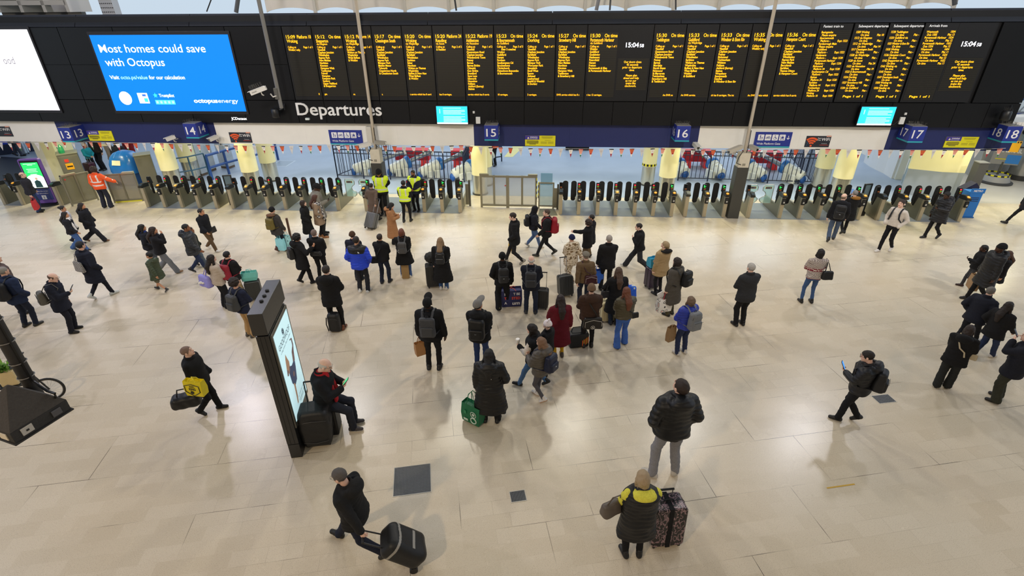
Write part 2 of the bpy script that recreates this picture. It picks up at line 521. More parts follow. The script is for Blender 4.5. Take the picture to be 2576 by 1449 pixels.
# ------------------------------------------------------------------ departure board
AMB = glow('ffb618', 1.45)
SCRN = ramp_mat('display_grid', 'wavez', 6.0, [(0.0, '0b0b0a'), (0.12, '24221c')], 0.35)
WLED = glow('f4f6ff', 1.3)
ZY = {}
def zy(y):
    return on_plane(1300, y, VBRD)[1]
ZLINE = zy(117) - zy(123.9)
CALL = 'Calling at:'
def display(u0, w, label, head, dest, via, page, lines, foot, footx=0.08, extra=None):
    t = sthing('departure_display', label, 'display', u0, VBRD, 0, 'columns of the departure board')
    p = MB(); p.box(0.012, w - 0.012, -0.012, 0.1, zs2 + 0.01, zs1 - 0.005, BLACK2)
    p.build('casing', t)
    p = MB(); p.box(0.07, w - 0.03, -0.016, -0.011, zs2 + 0.13, zy(83), SCRN); p.build('screen', t)
    p = MB()
    L, RR = 0.10, w - 0.05
    Y = -0.02
    if head:
        def part(nm, *a_, **k_):
            q_ = MB(); text(q_, *a_, y=Y, bold=0.012, **k_); q_.build(nm, t)
        part('time_lettering', head[0], L, zy(94.5), 0.095, AMB, width=0.30)
        part('status_lettering', head[1], RR, zy(94.5), 0.095, AMB, width=0.46 if head[1][0] == 'P' else 0.39, align='r')
        part('destination_lettering', dest, L, zy(105.2), 0.095, AMB, maxw=0.78, sx=0.62 if len(dest) > 8 else 0.8)
        if via: part('route_lettering', via, L, zy(111.5), 0.058, AMB, sx=0.85)
        part('calling_lettering', CALL, L, zy(119.5), 0.058, AMB, sx=0.85)
        part('page_lettering', 'Page ' + page, RR, zy(119.5), 0.058, AMB, align='r', sx=0.85)
    for i, s in enumerate(lines):
        p = MB(); text(p, s, L + (0.14 if s.startswith('Rear') else 0), zy(119.5) - ZLINE * (i + 1), 0.060, AMB, maxw=0.8, y=Y, bold=0.02, sx=0.85); p.build('stop_lettering', t)
    if foot:
        p = MB(); text(p, foot, footx, zy(240), 0.055, AMB, maxw=w - footx - 0.03, y=Y, bold=0.012, sx=0.85); p.build('footer_lettering', t)
    return t
LIST = {
 'V': 'Vauxhall', 'C': 'Clapham Junction', 'E': 'Earlsfield', 'W': 'Wimbledon', 'R': 'Raynes Park', 'N': 'New Malden', 'S': 'Surbiton'}
def L_(s): return [LIST.get(q, q) for q in s.split('|')]
cols = [
 ('15:09', 'Platform 10', 'Woking', '', '1 of 1', 'Woking only.', '8', 0.85),
 ('15:12', 'On time', 'Shepperton', 'via Kingston', '1 of 1', 'V|C|W|R|N|Norbiton|Kingston|Hampton Wick|Teddington|Fulwell|Hampton|Kempton Park|Sunbury|Upper Halliford|& Shepperton', 'ges.', 0.08),
 ('15:12', 'Platform 14', 'Woking', 'via Weybridge', '1 of 1', 'S|Walton on Thames|Weybridge|West Byfleet|& Woking', 'es.', 0.1),
 ('15:17', 'On time', 'Chessington South', '', '1 of 1', 'V|C|E|W|R|Motspur Park|Malden Manor|Tolworth|Chessington North|& Chessington South', 's.', 0.1),
 ('15:20', 'On time', 'Woking', 'via Weybridge', '1 of 1', 'V|C|E|W|S|Esher|Hersham|Walton on Thames|Weybridge|Byfleet & New Haw|West Byfleet|& Woking', 't service which has 8 carri', 0.08),
 ('15:20', 'Platform 24', 'Reading', 'via Ascot', '2 of 2', '& Reading', 'has 8 carriages.', 0.1),
 ('15:22', 'Platform 19', 'Addlestone', 'via Hounslow', '1 of 2', 'V|Queenstown Road|C|Wandsworth Town|Putney|Barnes|Barnes Bridge|Chiswick|Kew Bridge|Brentford|Syon Lane|Isleworth|Hounslow|Feltham|Ashford (Surrey)|Staines', 'service which has 8 carria', 0.08),
 ('15:23', 'On time', '& Bournemouth', 'via Guildford', '3 of 3', 'Rear 5 coaches|Woking|Guildford|Havant|Fareham|Southampton Ctl|Brockenhurst|Christchurch|Pokesdown-Boscombe|& Bournemouth', '10 carriages.', 0.1),
 ('15:24', 'On time', 'Dorking', '', '1 of 1', 'V|C|E|W|R|Motspur Park|Worcester Park|Stoneleigh|Ewell West|Epsom|Ashtead|Leatherhead|Boxhill & Westhbl|& Dorking', '3 carriages.', 0.1),
 ('15:27', 'On time', 'Strawberry Hill', '', '1 of 1', 'V|C|E|W|R|N|Norbiton|Kingston|Hampton Wick|Teddington|& Strawberry Hill', 'SWR service which has 8 c', 0.08),
 ('15:30', 'On time', 'Portsmouth Harbour', 'via Guildford', '1 of 1', 'Woking|Guildford|Godalming|Haslemere|Petersfield|Havant|Fratton|Portsmouth & SSea|& Portsmouth Harbour', 't has 12 carriages.', 0.08)]
cols2 = [
 ('15:30', 'On time', 'Teddington', '', '1 of 1', 'V|Queenstown Road|C|Wandsworth Town|Putney|Barnes|Mortlake|North Sheen|Richmond|St Margarets|Twickenham|Strawberry Hill|& Teddington', 'An SWR se', 0.5),
 ('15:33', 'On time', 'Guildford', 'via Weybridge', '1 of 1', 'V|C|E|W|S|Walton on Thames|Weybridge|Byfleet & New Haw|West Byfleet|Woking|& Guildford', 'An SWR service.', 0.1),
 ('15:33', 'On time', 'Windsor & Eton Riv', '', '1 of 1', 'V|C|Putney|Richmond|Twickenham|Whitton|Feltham|Ashford (Surrey)|Staines|Wraysbury|Sunnymeads|Datchet|& Windsor & Eton Riv', 'ch has 8 carriages. The int', 0.08),
 ('15:35', 'On time', 'Woking', '', '1 of 1', 'Woking only.', 'An SWR service which', 0.25),
 ('15:36', 'On time', 'Hampton Court', '', '1 of 1', 'V|C|E|W|R|N|Berrylands|S|Thames Ditton|& Hampton Court', 'service which has 8 carria', 0.08)]
for i, q in enumerate(cols):
    display(u_div + (i - 1) * WB, WB, 'departure board column for the %s train to %s' % (q[0], q[2].replace('& ', '')), q[:2], q[2], q[3], q[4], L_(q[5]), q[6], q[7])
for i, q in enumerate(cols2):
    display(u_mid + i * WB * 1.0, WB, 'departure board column for the %s train to %s' % (q[0], q[2].replace('& ', 'and ')), q[:2], q[2], q[3], q[4], L_(q[5]), q[6], q[7])
def clock(u0, w, label):
    t = sthing('clock_display', label, 'clock display', u0, VBRD, 0, 'clock columns of the departure board')
    p = MB(); p.box(0.012, w - 0.012, -0.012, 0.1, zs2 + 0.01, zs1 - 0.005, BLACK2); p.build('casing', t)
    p = MB(); p.box(0.06, w - 0.06, -0.016, -0.011, zy(226), zy(147), SCRN); p.build('screen', t)
    p = MB(); text(p, '15:04', w * 0.24, zy(119.5), 0.13, WLED, width=0.40, y=-0.02, bold=0.02); text(p, '58', w * 0.635, zy(119.5), 0.09, WLED, width=0.13, y=-0.02, bold=0.02)
    p.build('clock_digits', t)
    p = MB()
    for i, s in enumerate(('Our doors close', '45 seconds', 'prior to departure', 'time.', '', 'Please plan', 'ahead and help', 'us run our', 'trains like', 'clockwork.')):
        if s: p = MB(); text(p, s, w * 0.48, zy(158.5) - ZLINE * i, 0.062, AMB, align='c', y=-0.02, bold=0.014, sx=0.9); p.build('message_lettering', t)
clock(u_clk, u_mid - u_clk, 'clock column in the middle of the departure board reading 15:04')
clock(u_mid + 9 * WB + 0.07, 1.1, 'clock column at the right end of the departure board reading 15:04')
def listing(i, label, title, rows, foot):
    u0 = u_mid + (5 + i) * WB + 0.03 * i
    t = sthing('departure_display', label, 'display', u0, VBRD, 0, 'columns of the departure board')
    p = MB(); p.box(0.012, WB - 0.012, -0.012, 0.1, zs2 + 0.01, zs1 - 0.005, BLACK2); p.build('casing', t)
    p = MB(); p.box(0.07, WB - 0.03, -0.016, -0.011, zs2 + 0.07, zy(80), SCRN); p.build('screen', t)
    p = MB(); text(p, title, 0.12, zy(73), 0.065, glow('e6e6e6', 0.8), maxw=0.85, y=-0.02); p.build('title_lettering', t)
    p = MB()
    dz = (zy(84) - zy(238)) / 23
    for j, (a, b, x) in enumerate(rows):
        z = zy(87) - dz * j; p = MB()
        if a: text(p, a, 0.10 + x, z, 0.058, AMB, maxw=0.62, y=-0.02, bold=0.014, sx=0.85)
        if b: text(p, b, WB - 0.06, z, 0.058, AMB, align='r', maxw=0.36, y=-0.02, bold=0.014, sx=0.85)
        p.build('row_lettering', t)
    if foot: p = MB(); text(p, foot, WB * 0.55, zy(242), 0.062, AMB, width=0.6, align='c', y=-0.02, bold=0.014); p.build('page_lettering', t)
rows = []
for a, b, c2 in (('Basingstoke', 'Please enquire', ''), ('Bournemouth', 'Platform -', 'Expt 1523'), ('Farnborough Main', 'Please enquire', ''), ('Guildford', 'Platform -', 'Expt 1523'), ('Haslemere', 'Platform -', 'Expt 1530'),
               ('Portsmouth Harbour', 'Platform -', 'Expt 1530'), ('Richmond', 'Platform 24', 'Expt 1520'), ('Southampton Ctl', 'Platform -', 'Expt 1523'), ('Staines', 'Platform 24', 'Expt 1520'), ('Surbiton', 'Platform 14', 'Expt 1512'), ('Twickenham', 'Platform 24', 'Expt 1520'), ('Woking', 'Platform 10', 'Expt 1509')):
    rows += [(a, '', 0), (b, c2, 0.03)]
listing(0, 'departure board column headed Fastest train to', 'Fastest train to', rows, '')
rows = []
for a, b in (('1509 Woking', 'Plat 10'), ('1512 via Kingston', 'Plat -'), ('1512 via Weybridge', 'Plat 14'), ('1517 Chessington South', 'Plat -'), ('1520 via Weybridge', 'Plat -'), ('1520 via Ascot', 'Plat 24'), ('1522 via Hounslow', 'Plat 19'), ('1523 & Bournemouth', 'Plat -'), ('1524 Dorking', 'Plat -'), ('1527 Strawberry Hill', 'Plat -'), ('1530 via Guildford', 'Plat -')):
    rows += [(a, '', 0), ('On time', b, 0.15)]
listing(1, 'Subsequent departures board column starting with the 1509 to Woking', 'Subsequent departures', rows, 'Page 1 of 1')
rows = []
for a in ('1530 Teddington', '1533 Guildford via', '1533 Windsor & Eton Riv', '1535 Woking', '1536 Hampton Court', '1542 Shepperton via', '1542 Woking via', '1545 Fratton', '1547 Chessington South', '1550 Woking via', '1550 Reading via'):
    rows += [(a, '', 0), ('On time', 'Plat -', 0.15)]
listing(2, 'Subsequent departures board column starting with the 1530 to Teddington', 'Subsequent departures', rows, 'Page 1 of 1')
rows = []
for a, b, c2, d in (('Weymouth', '1504', 'Due 1505', 'Plat 13'), ('Portsmouth Harbour', '1524', 'On time', 'Plat 15'), ('Portsmouth Harbour', '1552', 'Due 1554', 'Plat 15'), ('Weymouth', '1604', 'On time', 'Plat 11'), ('Portsmouth Harbour', '1624', 'On time', 'Plat 12'), ('Portsmouth Harbour', '1652', 'On time', 'Plat 11')):
    rows += [(a, b, 0), (c2, d, 0.04)]
listing(3, 'departure board column headed Arrivals from', 'Arrivals from', rows, 'Page 1 of 1')

# big lettering
u0, z0 = on_plane(750, 292, VBRD); u1 = on_plane(962, 292, VBRD)[0]
t = sthing('departures_lettering', 'large white Departures lettering on the black board', 'sign', u0, VBRD, z0)
p = MB(); text(p, 'Departures', 0, 0.04, 0.40, plastic('e2e2e2', 0.5), width=u1 - u0, y=-0.04, depth=0.038, bold=0.01); p.build('letters', t)
u0, z0 = on_plane(583, 301, VBRD); u1 = on_plane(622, 301, VBRD)[0]
t = sthing('screen_owner_lettering', 'small lit white lettering below the blue advertising screen', 'sign', u0, VBRD, z0)
p = MB(); text(p, 'JCDecaux', 0, 0, 0.085, glow('ffffff', 1.2), width=u1 - u0, y=-0.015, bold=0.02); p.build('letters', t)

# advertising screens
def rect_on(pts, v):
    q = [on_plane(x, y, v) for x, y in pts]
    return (q[0][0] + q[3][0]) / 2, (q[1][0] + q[2][0]) / 2, (q[2][1] + q[3][1]) / 2, (q[0][1] + q[1][1]) / 2
a, b, z0, z1 = rect_on(((223, 86), (573, 89), (620, 281), (292, 278)), VBRD - 0.05)
W_, H_ = b - a, z1 - z0
t = sthing('advertising_screen', 'wide blue advertising screen about saving on energy', 'screen', a, VBRD, z0, 'advertising screens on the fascia')
p = MB(); p.box(-0.06, W_ + 0.06, -0.045, 0.0, -0.1, H_ + 0.1, mat('1a1a20', 0.4)); p.build('housing', t, bevel=0.01)
p = MB(); p.box(0, W_, -0.05, -0.044, 0, H_, glow('0a7aea', 0.72)); p.build('screen', t)
p = MB(); WT = glow('ffffff', 1.1); Y = -0.055
def AX(px, py): return on_plane(px, py, VBRD - 0.05)[0] - a, on_plane(px, py, VBRD - 0.05)[1] - z0
x, z = AX(253, 132); text(p, 'Most homes could save', x, z, 0.24, WT, width=AX(519, 132)[0] - x, y=Y, bold=0.005)
x, z = AX(268, 166); text(p, 'with Octopus', x, z, 0.24, WT, width=AX(416, 166)[0] - x, y=Y, bold=0.005)
p.build('headline_lettering', t); p = MB()
x, z = AX(278, 199); w3 = AX(466, 199)[0] - x
text(p, 'Visit', x, z, 0.115, WT, width=w3 * 0.125, y=Y, bold=0.016); text(p, 'octo.ps/value', x + w3 * 0.145, z, 0.115, glow('9fe8f5', 1.0), width=w3 * 0.36, y=Y, bold=0.01); text(p, 'for our calculation', x + w3 * 0.525, z, 0.115, WT, width=w3 * 0.475, y=Y, bold=0.016)
p.build('web_address_lettering', t); p = MB()
x, z = AX(489, 258); xe = AX(600, 258)[0]
text(p, 'octopus', x, z, 0.13, WT, width=(xe - x) * 0.54, y=Y, bold=0.03); text(p, 'energy', x + (xe - x) * 0.55, z, 0.13, WT, width=(xe - x) * 0.45, y=Y)
p.build('brand_lettering', t); p = MB()
x, z = AX(316, 247); p.lathe([(0.22, 0), (0.22, 0.002)], WT, 32, Matrix.Translation((x, Y, z)), 'y')
p.build('award_roundel', t); p = MB()
x, z = AX(361, 247); p.box(x - 0.18, x + 0.18, Y, Y + 0.002, z - 0.17, z + 0.17, WT); p.box(x + 0.02, x + 0.15, Y - 0.003, Y - 0.002, z - 0.12, z + 0.0, glow('41c9c9', 0.9)); p.box(x - 0.01, x + 0.12, Y - 0.003, Y - 0.002, z + 0.06, z + 0.13, glow('3b6fd0', 0.9))
p.build('award_badge', t); p = MB()
x, z = AX(391, 240)
p.poly([(x + (0.09 if k % 2 == 0 else 0.036) * math.sin(k * math.pi / 5), Y, z + (0.09 if k % 2 == 0 else 0.036) * math.cos(k * math.pi / 5)) for k in range(10)], glow('3fe0c0', 1.0))
text(p, 'Trustpilot', x + 0.13, z - 0.05, 0.1, WT, width=AX(438, 240)[0] - x - 0.13, y=Y, bold=0.02)
x0, z = AX(392, 257); x1 = AX(441, 257)[0]
for k in range(5):
    q = x0 + (x1 - x0) * k / 5; p.box(q, q + (x1 - x0) * 0.19, Y, Y + 0.002, z - 0.07, z + 0.07, glow('55e6f2', 1.0)); p.box(q + 0.03, q + (x1 - x0) * 0.19 - 0.03, Y - 0.003, Y - 0.002, z - 0.04, z + 0.04, glow('a5f4fa', 1.0))
p.build('rating_print', t)
_, b, z0, z1 = rect_on(((-130, 73), (66, 76), (153, 279), (-40, 275)), VBRD - 0.05)
a = b - W_; H_ = z1 - z0
t = sthing('advertising_screen', 'white advertising screen at the far left of the fascia', 'screen', a, VBRD, z0, 'advertising screens on the fascia')
p = MB(); p.box(-0.06, W_ + 0.06, -0.045, 0.0, -0.1, H_ + 0.1, mat('1a1a20', 0.4)); p.build('housing', t, bevel=0.01)
p = MB(); p.box(0, W_, -0.05, -0.044, 0, H_, glow('fbfaff', 1.25)); p.build('screen', t)
p = MB(); x, z = AX(40, 161); text(p, 'ood', x, z, 0.23, glow('8a8792', 0.6), align='r', y=Y, sx=0.8); x, z = AX(29, 180); text(p, '2025', x, z, 0.12, glow('cfcdd6', 0.9), align='r', y=Y); p.build('advert_lettering', t)

# small blue information screens with their junction boxes
for pts, lab, sw, jb in ((((1096, 268), (1174, 267), (1178, 312), (1101, 312)), 'bright blue information screen below the board, left of the 15 sign', (1192, 282), (1203, 302)),
                         (((2172, 269), (2259, 269), (2238, 315), (2152, 315)), 'bright blue information screen below the board, left of the 17 sign', (2277, 286), (2267, 303))):
    a, b, z0, z1 = rect_on(pts, VBRD - 0.15)
    t = sthing('information_screen', lab, 'screen', a, VBRD - 0.09, z0, 'blue information screens under the board')
    w, h = b - a, z1 - z0
    p = MB(); p.box(-0.02, w + 0.02, -0.055, 0.03, -0.02, h + 0.02, BLK); p.box(w * 0.4, w * 0.6, 0.03, 0.09, h * 0.3, h * 0.7, BLK); p.build('housing', t, bevel=0.006)
    p = MB(); p.box(0, w, -0.06, -0.055, 0.05, h, glow('2fc0f0', 1.05)); p.box(0, w, -0.06, -0.055, 0, 0.05, glow('ffffff', 1.1)); p.build('screen', t)
    p = MB()
    for k, q in enumerate((0.9, 0.78, 0.71, 0.64, 0.57, 0.42, 0.35, 0.28, 0.21, 0.14)):
        p.box(w * 0.22, w * (0.92 if k % 3 else 0.8), -0.064, -0.062, h * q - 0.008, h * q + 0.008, glow('c6f2fb', 1.0))
    p.box(w * 0.1, w * 0.12, -0.064, -0.062, h * 0.6, h * 0.85, glow('c6f2fb', 1.0)); p.build('message_lines', t)
    u0, z = on_plane(jb[0], jb[1], VBRD)
    t = sthing('junction_box', 'small white box on the black board right of the ' + ('left' if jb[0] < 2000 else 'right') + ' information screen', 'electrical box', u0, VBRD, z, 'white boxes on the fascia')
    p = MB(); p.box(-0.075, 0.075, -0.06, 0.0, -0.11, 0.11, plastic('d8d8d4')); p.build('box', t, bevel=0.008)
    us_, zs_ = on_plane(sw[0], sw[1], VBRD)
    p = MB(); p.box(us_ - u0 - 0.035, us_ - u0 + 0.035, -0.04, 0, zs_ - z - 0.035, zs_ - z + 0.035, plastic('cfcfcc')); p.build('switch', t, bevel=0.005)
    p = MB(); p.tube([(us_ - u0, -0.02, zs_ - z - 0.03), (us_ - u0 - 0.04, -0.03, zs_ - z - 0.12), (-0.08, -0.03, 0.02), (-0.2, -0.03, -0.12), (-0.42, -0.03, -0.1)], 0.006, BLK, 5); p.build('cable', t)
for px, py, lab in ((775, 299, 'small white emergency light under the Departures lettering'),):
    u0, z = on_plane(px, py, VBRD)
    t = sthing('emergency_light', lab, 'light', u0, VBRD, z)
    p = MB(); p.box(-0.07, 0.07, -0.08, 0, -0.03, 0.04, plastic('d9e4e2')); p.build('case', t, bevel=0.01)

# platform number boxes
SIGN = mat('20318a', 0.45); TEAL = plastic('2f9fb0'); SIGNW = plastic('e6e6e6')
spike_m = plastic('5a5750')
for num, px, py in (('13', 166, 340), ('14', 480, 330), ('15', 1235.5, 335), ('16', 1718, 337), ('17', 2308, 339), ('18', 2547, 339)):
    u0, z = on_plane(px, py, VBAND - 0.6)
    t = sthing('platform_number_box', 'blue box sign with the platform number ' + num, 'platform sign', u0, VBAND, z - 0.25, 'platform number boxes')
    p = MB(); p.box(-0.23, 0.23, -0.6, 0, 0.045, 0.5, SIGN); p.build('box', t, bevel=0.006)
    p = MB(); p.box(-0.23, 0.23, -0.6, 0, 0, 0.045, TEAL); p.build('stripe', t)
    p = MB(); text(p, num, 0, 0.14, 0.25, SIGNW, align='c', y=-0.604, width=0.33 if num != '17' else 0.31, bold=0.008)
    for sgn in (-1, 1):
        T = Matrix.Translation((sgn * 0.234, -0.3, 0)) @ Matrix.Rotation(sgn * R(90), 4, 'Z')
        text(p, num, 0, 0.14, 0.25, SIGNW, align='c', y=0.0, width=0.33, T=T, bold=0.008)
    p.build('numerals', t)
    p = MB(); p.box(-0.22, 0.22, -0.59, -0.05, 0.5, 0.512, plastic('8b8780'))
    for k in range(70):
        x, y = random.uniform(-0.2, 0.2), random.uniform(-0.57, -0.08)
        p.tube([(x, y, 0.51), (x + random.uniform(-0.05, 0.05), y + random.uniform(-0.05, 0.05), 0.61)], 0.002, spike_m, 3, cap=False)
    tag(p.build('bird_spikes', t), kind='stuff')

# warning, wifi and wide-gate signs on the band
YEL = mat('d8d016', 0.5); PUR = mat('3a2f8c', 0.5); INK = plastic('2c2a18')
for pts, lab in ((((219, 329), (280, 329), (290, 355), (226, 353)), 'yellow and purple warning notice between signs 13 and 14'),
                 (((1321, 341), (1397, 341), (1397, 367), (1321, 367)), 'yellow and purple warning notice right of the 15 sign'),
                 (((2385, 344), (2463, 344), (2452, 371), (2367, 371)), 'yellow and purple warning notice between signs 17 and 18')):
    a, b, z0, z1 = rect_on(pts, VBAND); w, h = b - a, z1 - z0
    t = sthing('warning_notice', lab, 'sign', a, VBAND, z0, 'warning notices on the navy band')
    p = MB(); p.box(0, w, -0.02, 0, 0, h, YEL); p.build('board', t)
    p = MB(); p.box(0, w * 0.47, -0.024, -0.02, h * 0.62, h, PUR); p.build('header', t)
    p = MB(); text(p, 'WARNING', w * 0.16, h * 0.8, h * 0.11, SIGNW, width=w * 0.25, y=-0.027, bold=0.02); text(p, 'Have you paid?', w * 0.16, h * 0.69, h * 0.065, SIGNW, width=w * 0.25, y=-0.027, bold=0.01)
    p.prism([(w * 0.07, h * 0.7), (w * 0.14, h * 0.7), (w * 0.105, h * 0.9)], -0.027, -0.0265, plastic('f0e0c0'))
    for k, (x, ww, zz) in enumerate(((0.06, 0.38, 0.48), (0.05, 0.4, 0.38), (0.06, 0.38, 0.28), (0.14, 0.22, 0.18), (0.55, 0.36, 0.9), (0.55, 0.36, 0.83), (0.57, 0.32, 0.76), (0.65, 0.2, 0.56), (0.52, 0.2, 0.42), (0.52, 0.2, 0.34), (0.52, 0.2, 0.26), (0.76, 0.18, 0.42), (0.76, 0.18, 0.34), (0.76, 0.18, 0.26))):
        p.box(w * x, w * (x + ww), -0.026, -0.0245, h * zz - h * 0.022, h * zz + h * (0.028 if k < 4 else 0.008), INK if k < 4 else plastic('98922a'))
    p.build('notice_print', t)
ORNG = plastic('e0592a')
for pts, lab in ((((-30, 318), (24, 318), (35, 344), (-20, 342)), 'dark free wifi poster at the far left edge on the white band'),
                 (((575, 333), (629, 333), (636, 359), (582, 358)), 'dark free wifi poster on the white band right of the 14 sign'),
                 (((2030, 342), (2091, 342), (2085, 370), (2022, 370)), 'dark free wifi poster on the white band left of the 17 sign')):
    a, b, z0, z1 = rect_on(pts, VBAND); w, h = b - a, z1 - z0
    t = sthing('wifi_poster', lab, 'poster', a, VBAND, z0, 'free wifi posters on the white band')
    p = MB(); p.box(0, w, -0.012, 0, 0, h, plastic('20242f')); p.build('board', t)
    p = MB(); text(p, 'WiFi', w * 0.62, h * 0.58, h * 0.26, SIGNW, width=w * 0.34, y=-0.016, bold=0.012)
    text(p, 'Fast', w * 0.47, h * 0.76, h * 0.1, SIGNW, width=w * 0.13, y=-0.016, bold=0.02); text(p, 'Free', w * 0.47, h * 0.6, h * 0.1, SIGNW, width=w * 0.13, y=-0.016, bold=0.02)
    text(p, 'Connect to', w * 0.66, h * 0.3, h * 0.07, SIGNW, width=w * 0.22, y=-0.016); p.box(w * 0.6, w * 0.95, -0.015, -0.013, h * 0.17, h * 0.22, plastic('a3382c'))
    cx, cz = w * 0.25, h * 0.12
    p.lathe([(h * 0.09, 0), (h * 0.09, 0.002)], ORNG, 16, Matrix.Translation((cx, -0.016, cz)), 'y')
    for r0, r1 in ((0.2, 0.34), (0.4, 0.54), (0.6, 0.76)):
        aa = [R(q) for q in np.linspace(48, 132, 9)]
        p.prism([(cx + math.cos(q) * r1 * h, cz + math.sin(q) * r1 * h) for q in aa] + [(cx + math.cos(q) * r0 * h, cz + math.sin(q) * r0 * h) for q in aa[::-1]], -0.016, -0.014, ORNG)
    for k in range(5): p.box(w * (0.05 + 0.03 * (k % 2)), w * (0.08 + 0.03 * (k % 2)), -0.015, -0.013, h * (0.15 + 0.14 * k), h * (0.2 + 0.14 * k), plastic('2f6fa8' if k < 3 else '7d8f5a'))
    p.box(w * 0.8, w * 0.99, -0.016, -0.013, h * 0.93, h * 1.05, plastic('d9a08c')); p.build('poster_print', t)
def pict(p, k, x, z, s, m, Y):
    B = lambda x0, x1, z0, z1: p.box(x + x0 * s, x + x1 * s, Y, Y + 0.002, z + z0 * s, z + z1 * s, m)
    def ring(cx, cz, r, w=0.05):
        aa = [2 * math.pi * i / 16 for i in range(16)]
        for i in range(16):
            q, e = aa[i], aa[(i + 1) % 16]
            p.poly([(x + (cx + math.cos(q) * r) * s, Y, z + (cz + math.sin(q) * r) * s), (x + (cx + math.cos(e) * r) * s, Y, z + (cz + math.sin(e) * r) * s), (x + (cx + math.cos(e) * (r - w)) * s, Y, z + (cz + math.sin(e) * (r - w)) * s), (x + (cx + math.cos(q) * (r - w)) * s, Y, z + (cz + math.sin(q) * (r - w)) * s)], m)
    def bar(x0, z0, x1, z1, w=0.05):
        d = Vector((x1 - x0, z1 - z0)).normalized(); n = Vector((-d.y, d.x)) * w / 2
        p.poly([(x + (a_[0]) * s, Y, z + (a_[1]) * s) for a_ in ((x0 + n.x, z0 + n.y), (x1 + n.x, z1 + n.y), (x1 - n.x, z1 - n.y), (x0 - n.x, z0 - n.y))], m)
    if k == 0:      # adult with child
        ring(-0.12, 0.3, 0.08, 0.08); bar(-0.12, 0.22, -0.12, -0.05, 0.12); bar(-0.12, -0.05, -0.2, -0.35, 0.06); bar(-0.12, -0.05, -0.03, -0.35, 0.06); bar(-0.1, 0.15, 0.1, -0.05)
        ring(0.2, 0.02, 0.06, 0.06); bar(0.2, -0.03, 0.2, -0.2, 0.1); bar(0.2, -0.2, 0.13, -0.36); bar(0.2, -0.2, 0.28, -0.36)
    elif k == 1:    # bicycle
        ring(-0.24, -0.08, 0.17); ring(0.24, -0.08, 0.17); bar(-0.24, -0.08, -0.08, 0.15); bar(-0.08, 0.15, 0.14, 0.15); bar(0.14, 0.18, 0.24, -0.08); bar(-0.1, 0.12, 0.02, -0.1); bar(0.02, -0.1, 0.14, 0.14); bar(-0.24, -0.08, 0.02, -0.1); bar(0.08, 0.22, 0.18, 0.22)
    elif k == 2:    # wheelchair
        ring(-0.06, 0.32, 0.07, 0.07); bar(-0.05, 0.22, -0.02, -0.05, 0.09); bar(-0.02, -0.03, 0.18, -0.03, 0.07); bar(0.18, -0.03, 0.26, -0.3, 0.07); ring(-0.04, -0.15, 0.22)
    elif k == 3:    # luggage trolley
        bar(-0.3, 0.3, -0.24, -0.25); bar(-0.24, -0.25, 0.3, -0.25); B(-0.15, 0.25, -0.15, 0.12); B(-0.05, 0.12, 0.16, 0.28); ring(-0.18, -0.34, 0.07); ring(0.22, -0.34, 0.07)
    else:           # arrow down
        bar(0, 0.35, 0, -0.3, 0.1); bar(0, -0.33, -0.26, -0.05, 0.1); bar(0, -0.33, 0.26, -0.05, 0.1)
for pts, lab in ((((827, 327), (910, 327), (914, 364), (832, 363)), 'blue Wide Platform Gate sign with pictograms left of the pale camera pole'),
                 (((1901, 332), (1994, 332), (1984, 371), (1894, 371)), 'blue Wide Platform Gate sign with pictograms right of the pale camera pole')):
    a, b, z0, z1 = rect_on(pts, VBAND); w, h = b - a, z1 - z0
    t = sthing('wide_gate_sign', lab, 'sign', a, VBAND, z0, 'wide platform gate signs')
    p = MB(); p.box(0, w, -0.03, 0, h * 0.09, h, SIGN); p.build('board', t); p = MB(); p.box(0, w, -0.03, 0, 0, h * 0.09, TEAL); p.build('stripe', t)
    p = MB(); text(p, 'Wide Platform Gate', w * 0.07, h * 0.2, h * 0.13, SIGNW, width=w * 0.66, y=-0.034, bold=0.008)
    for k in range(4):
        cx = w * (0.16 + 0.195 * k); s = w * 0.165
        p.prism(rrect(cx - s / 2, cx + s / 2, h * 0.66 - s / 2, h * 0.66 + s / 2, s * 0.1), -0.034, -0.033, SIGNW); pict(p, k, cx, h * 0.66, s, SIGN, -0.038)
    pict(p, 4, w * 0.91, h * 0.66, w * 0.15, SIGNW, -0.036); p.build('pictograms', t)

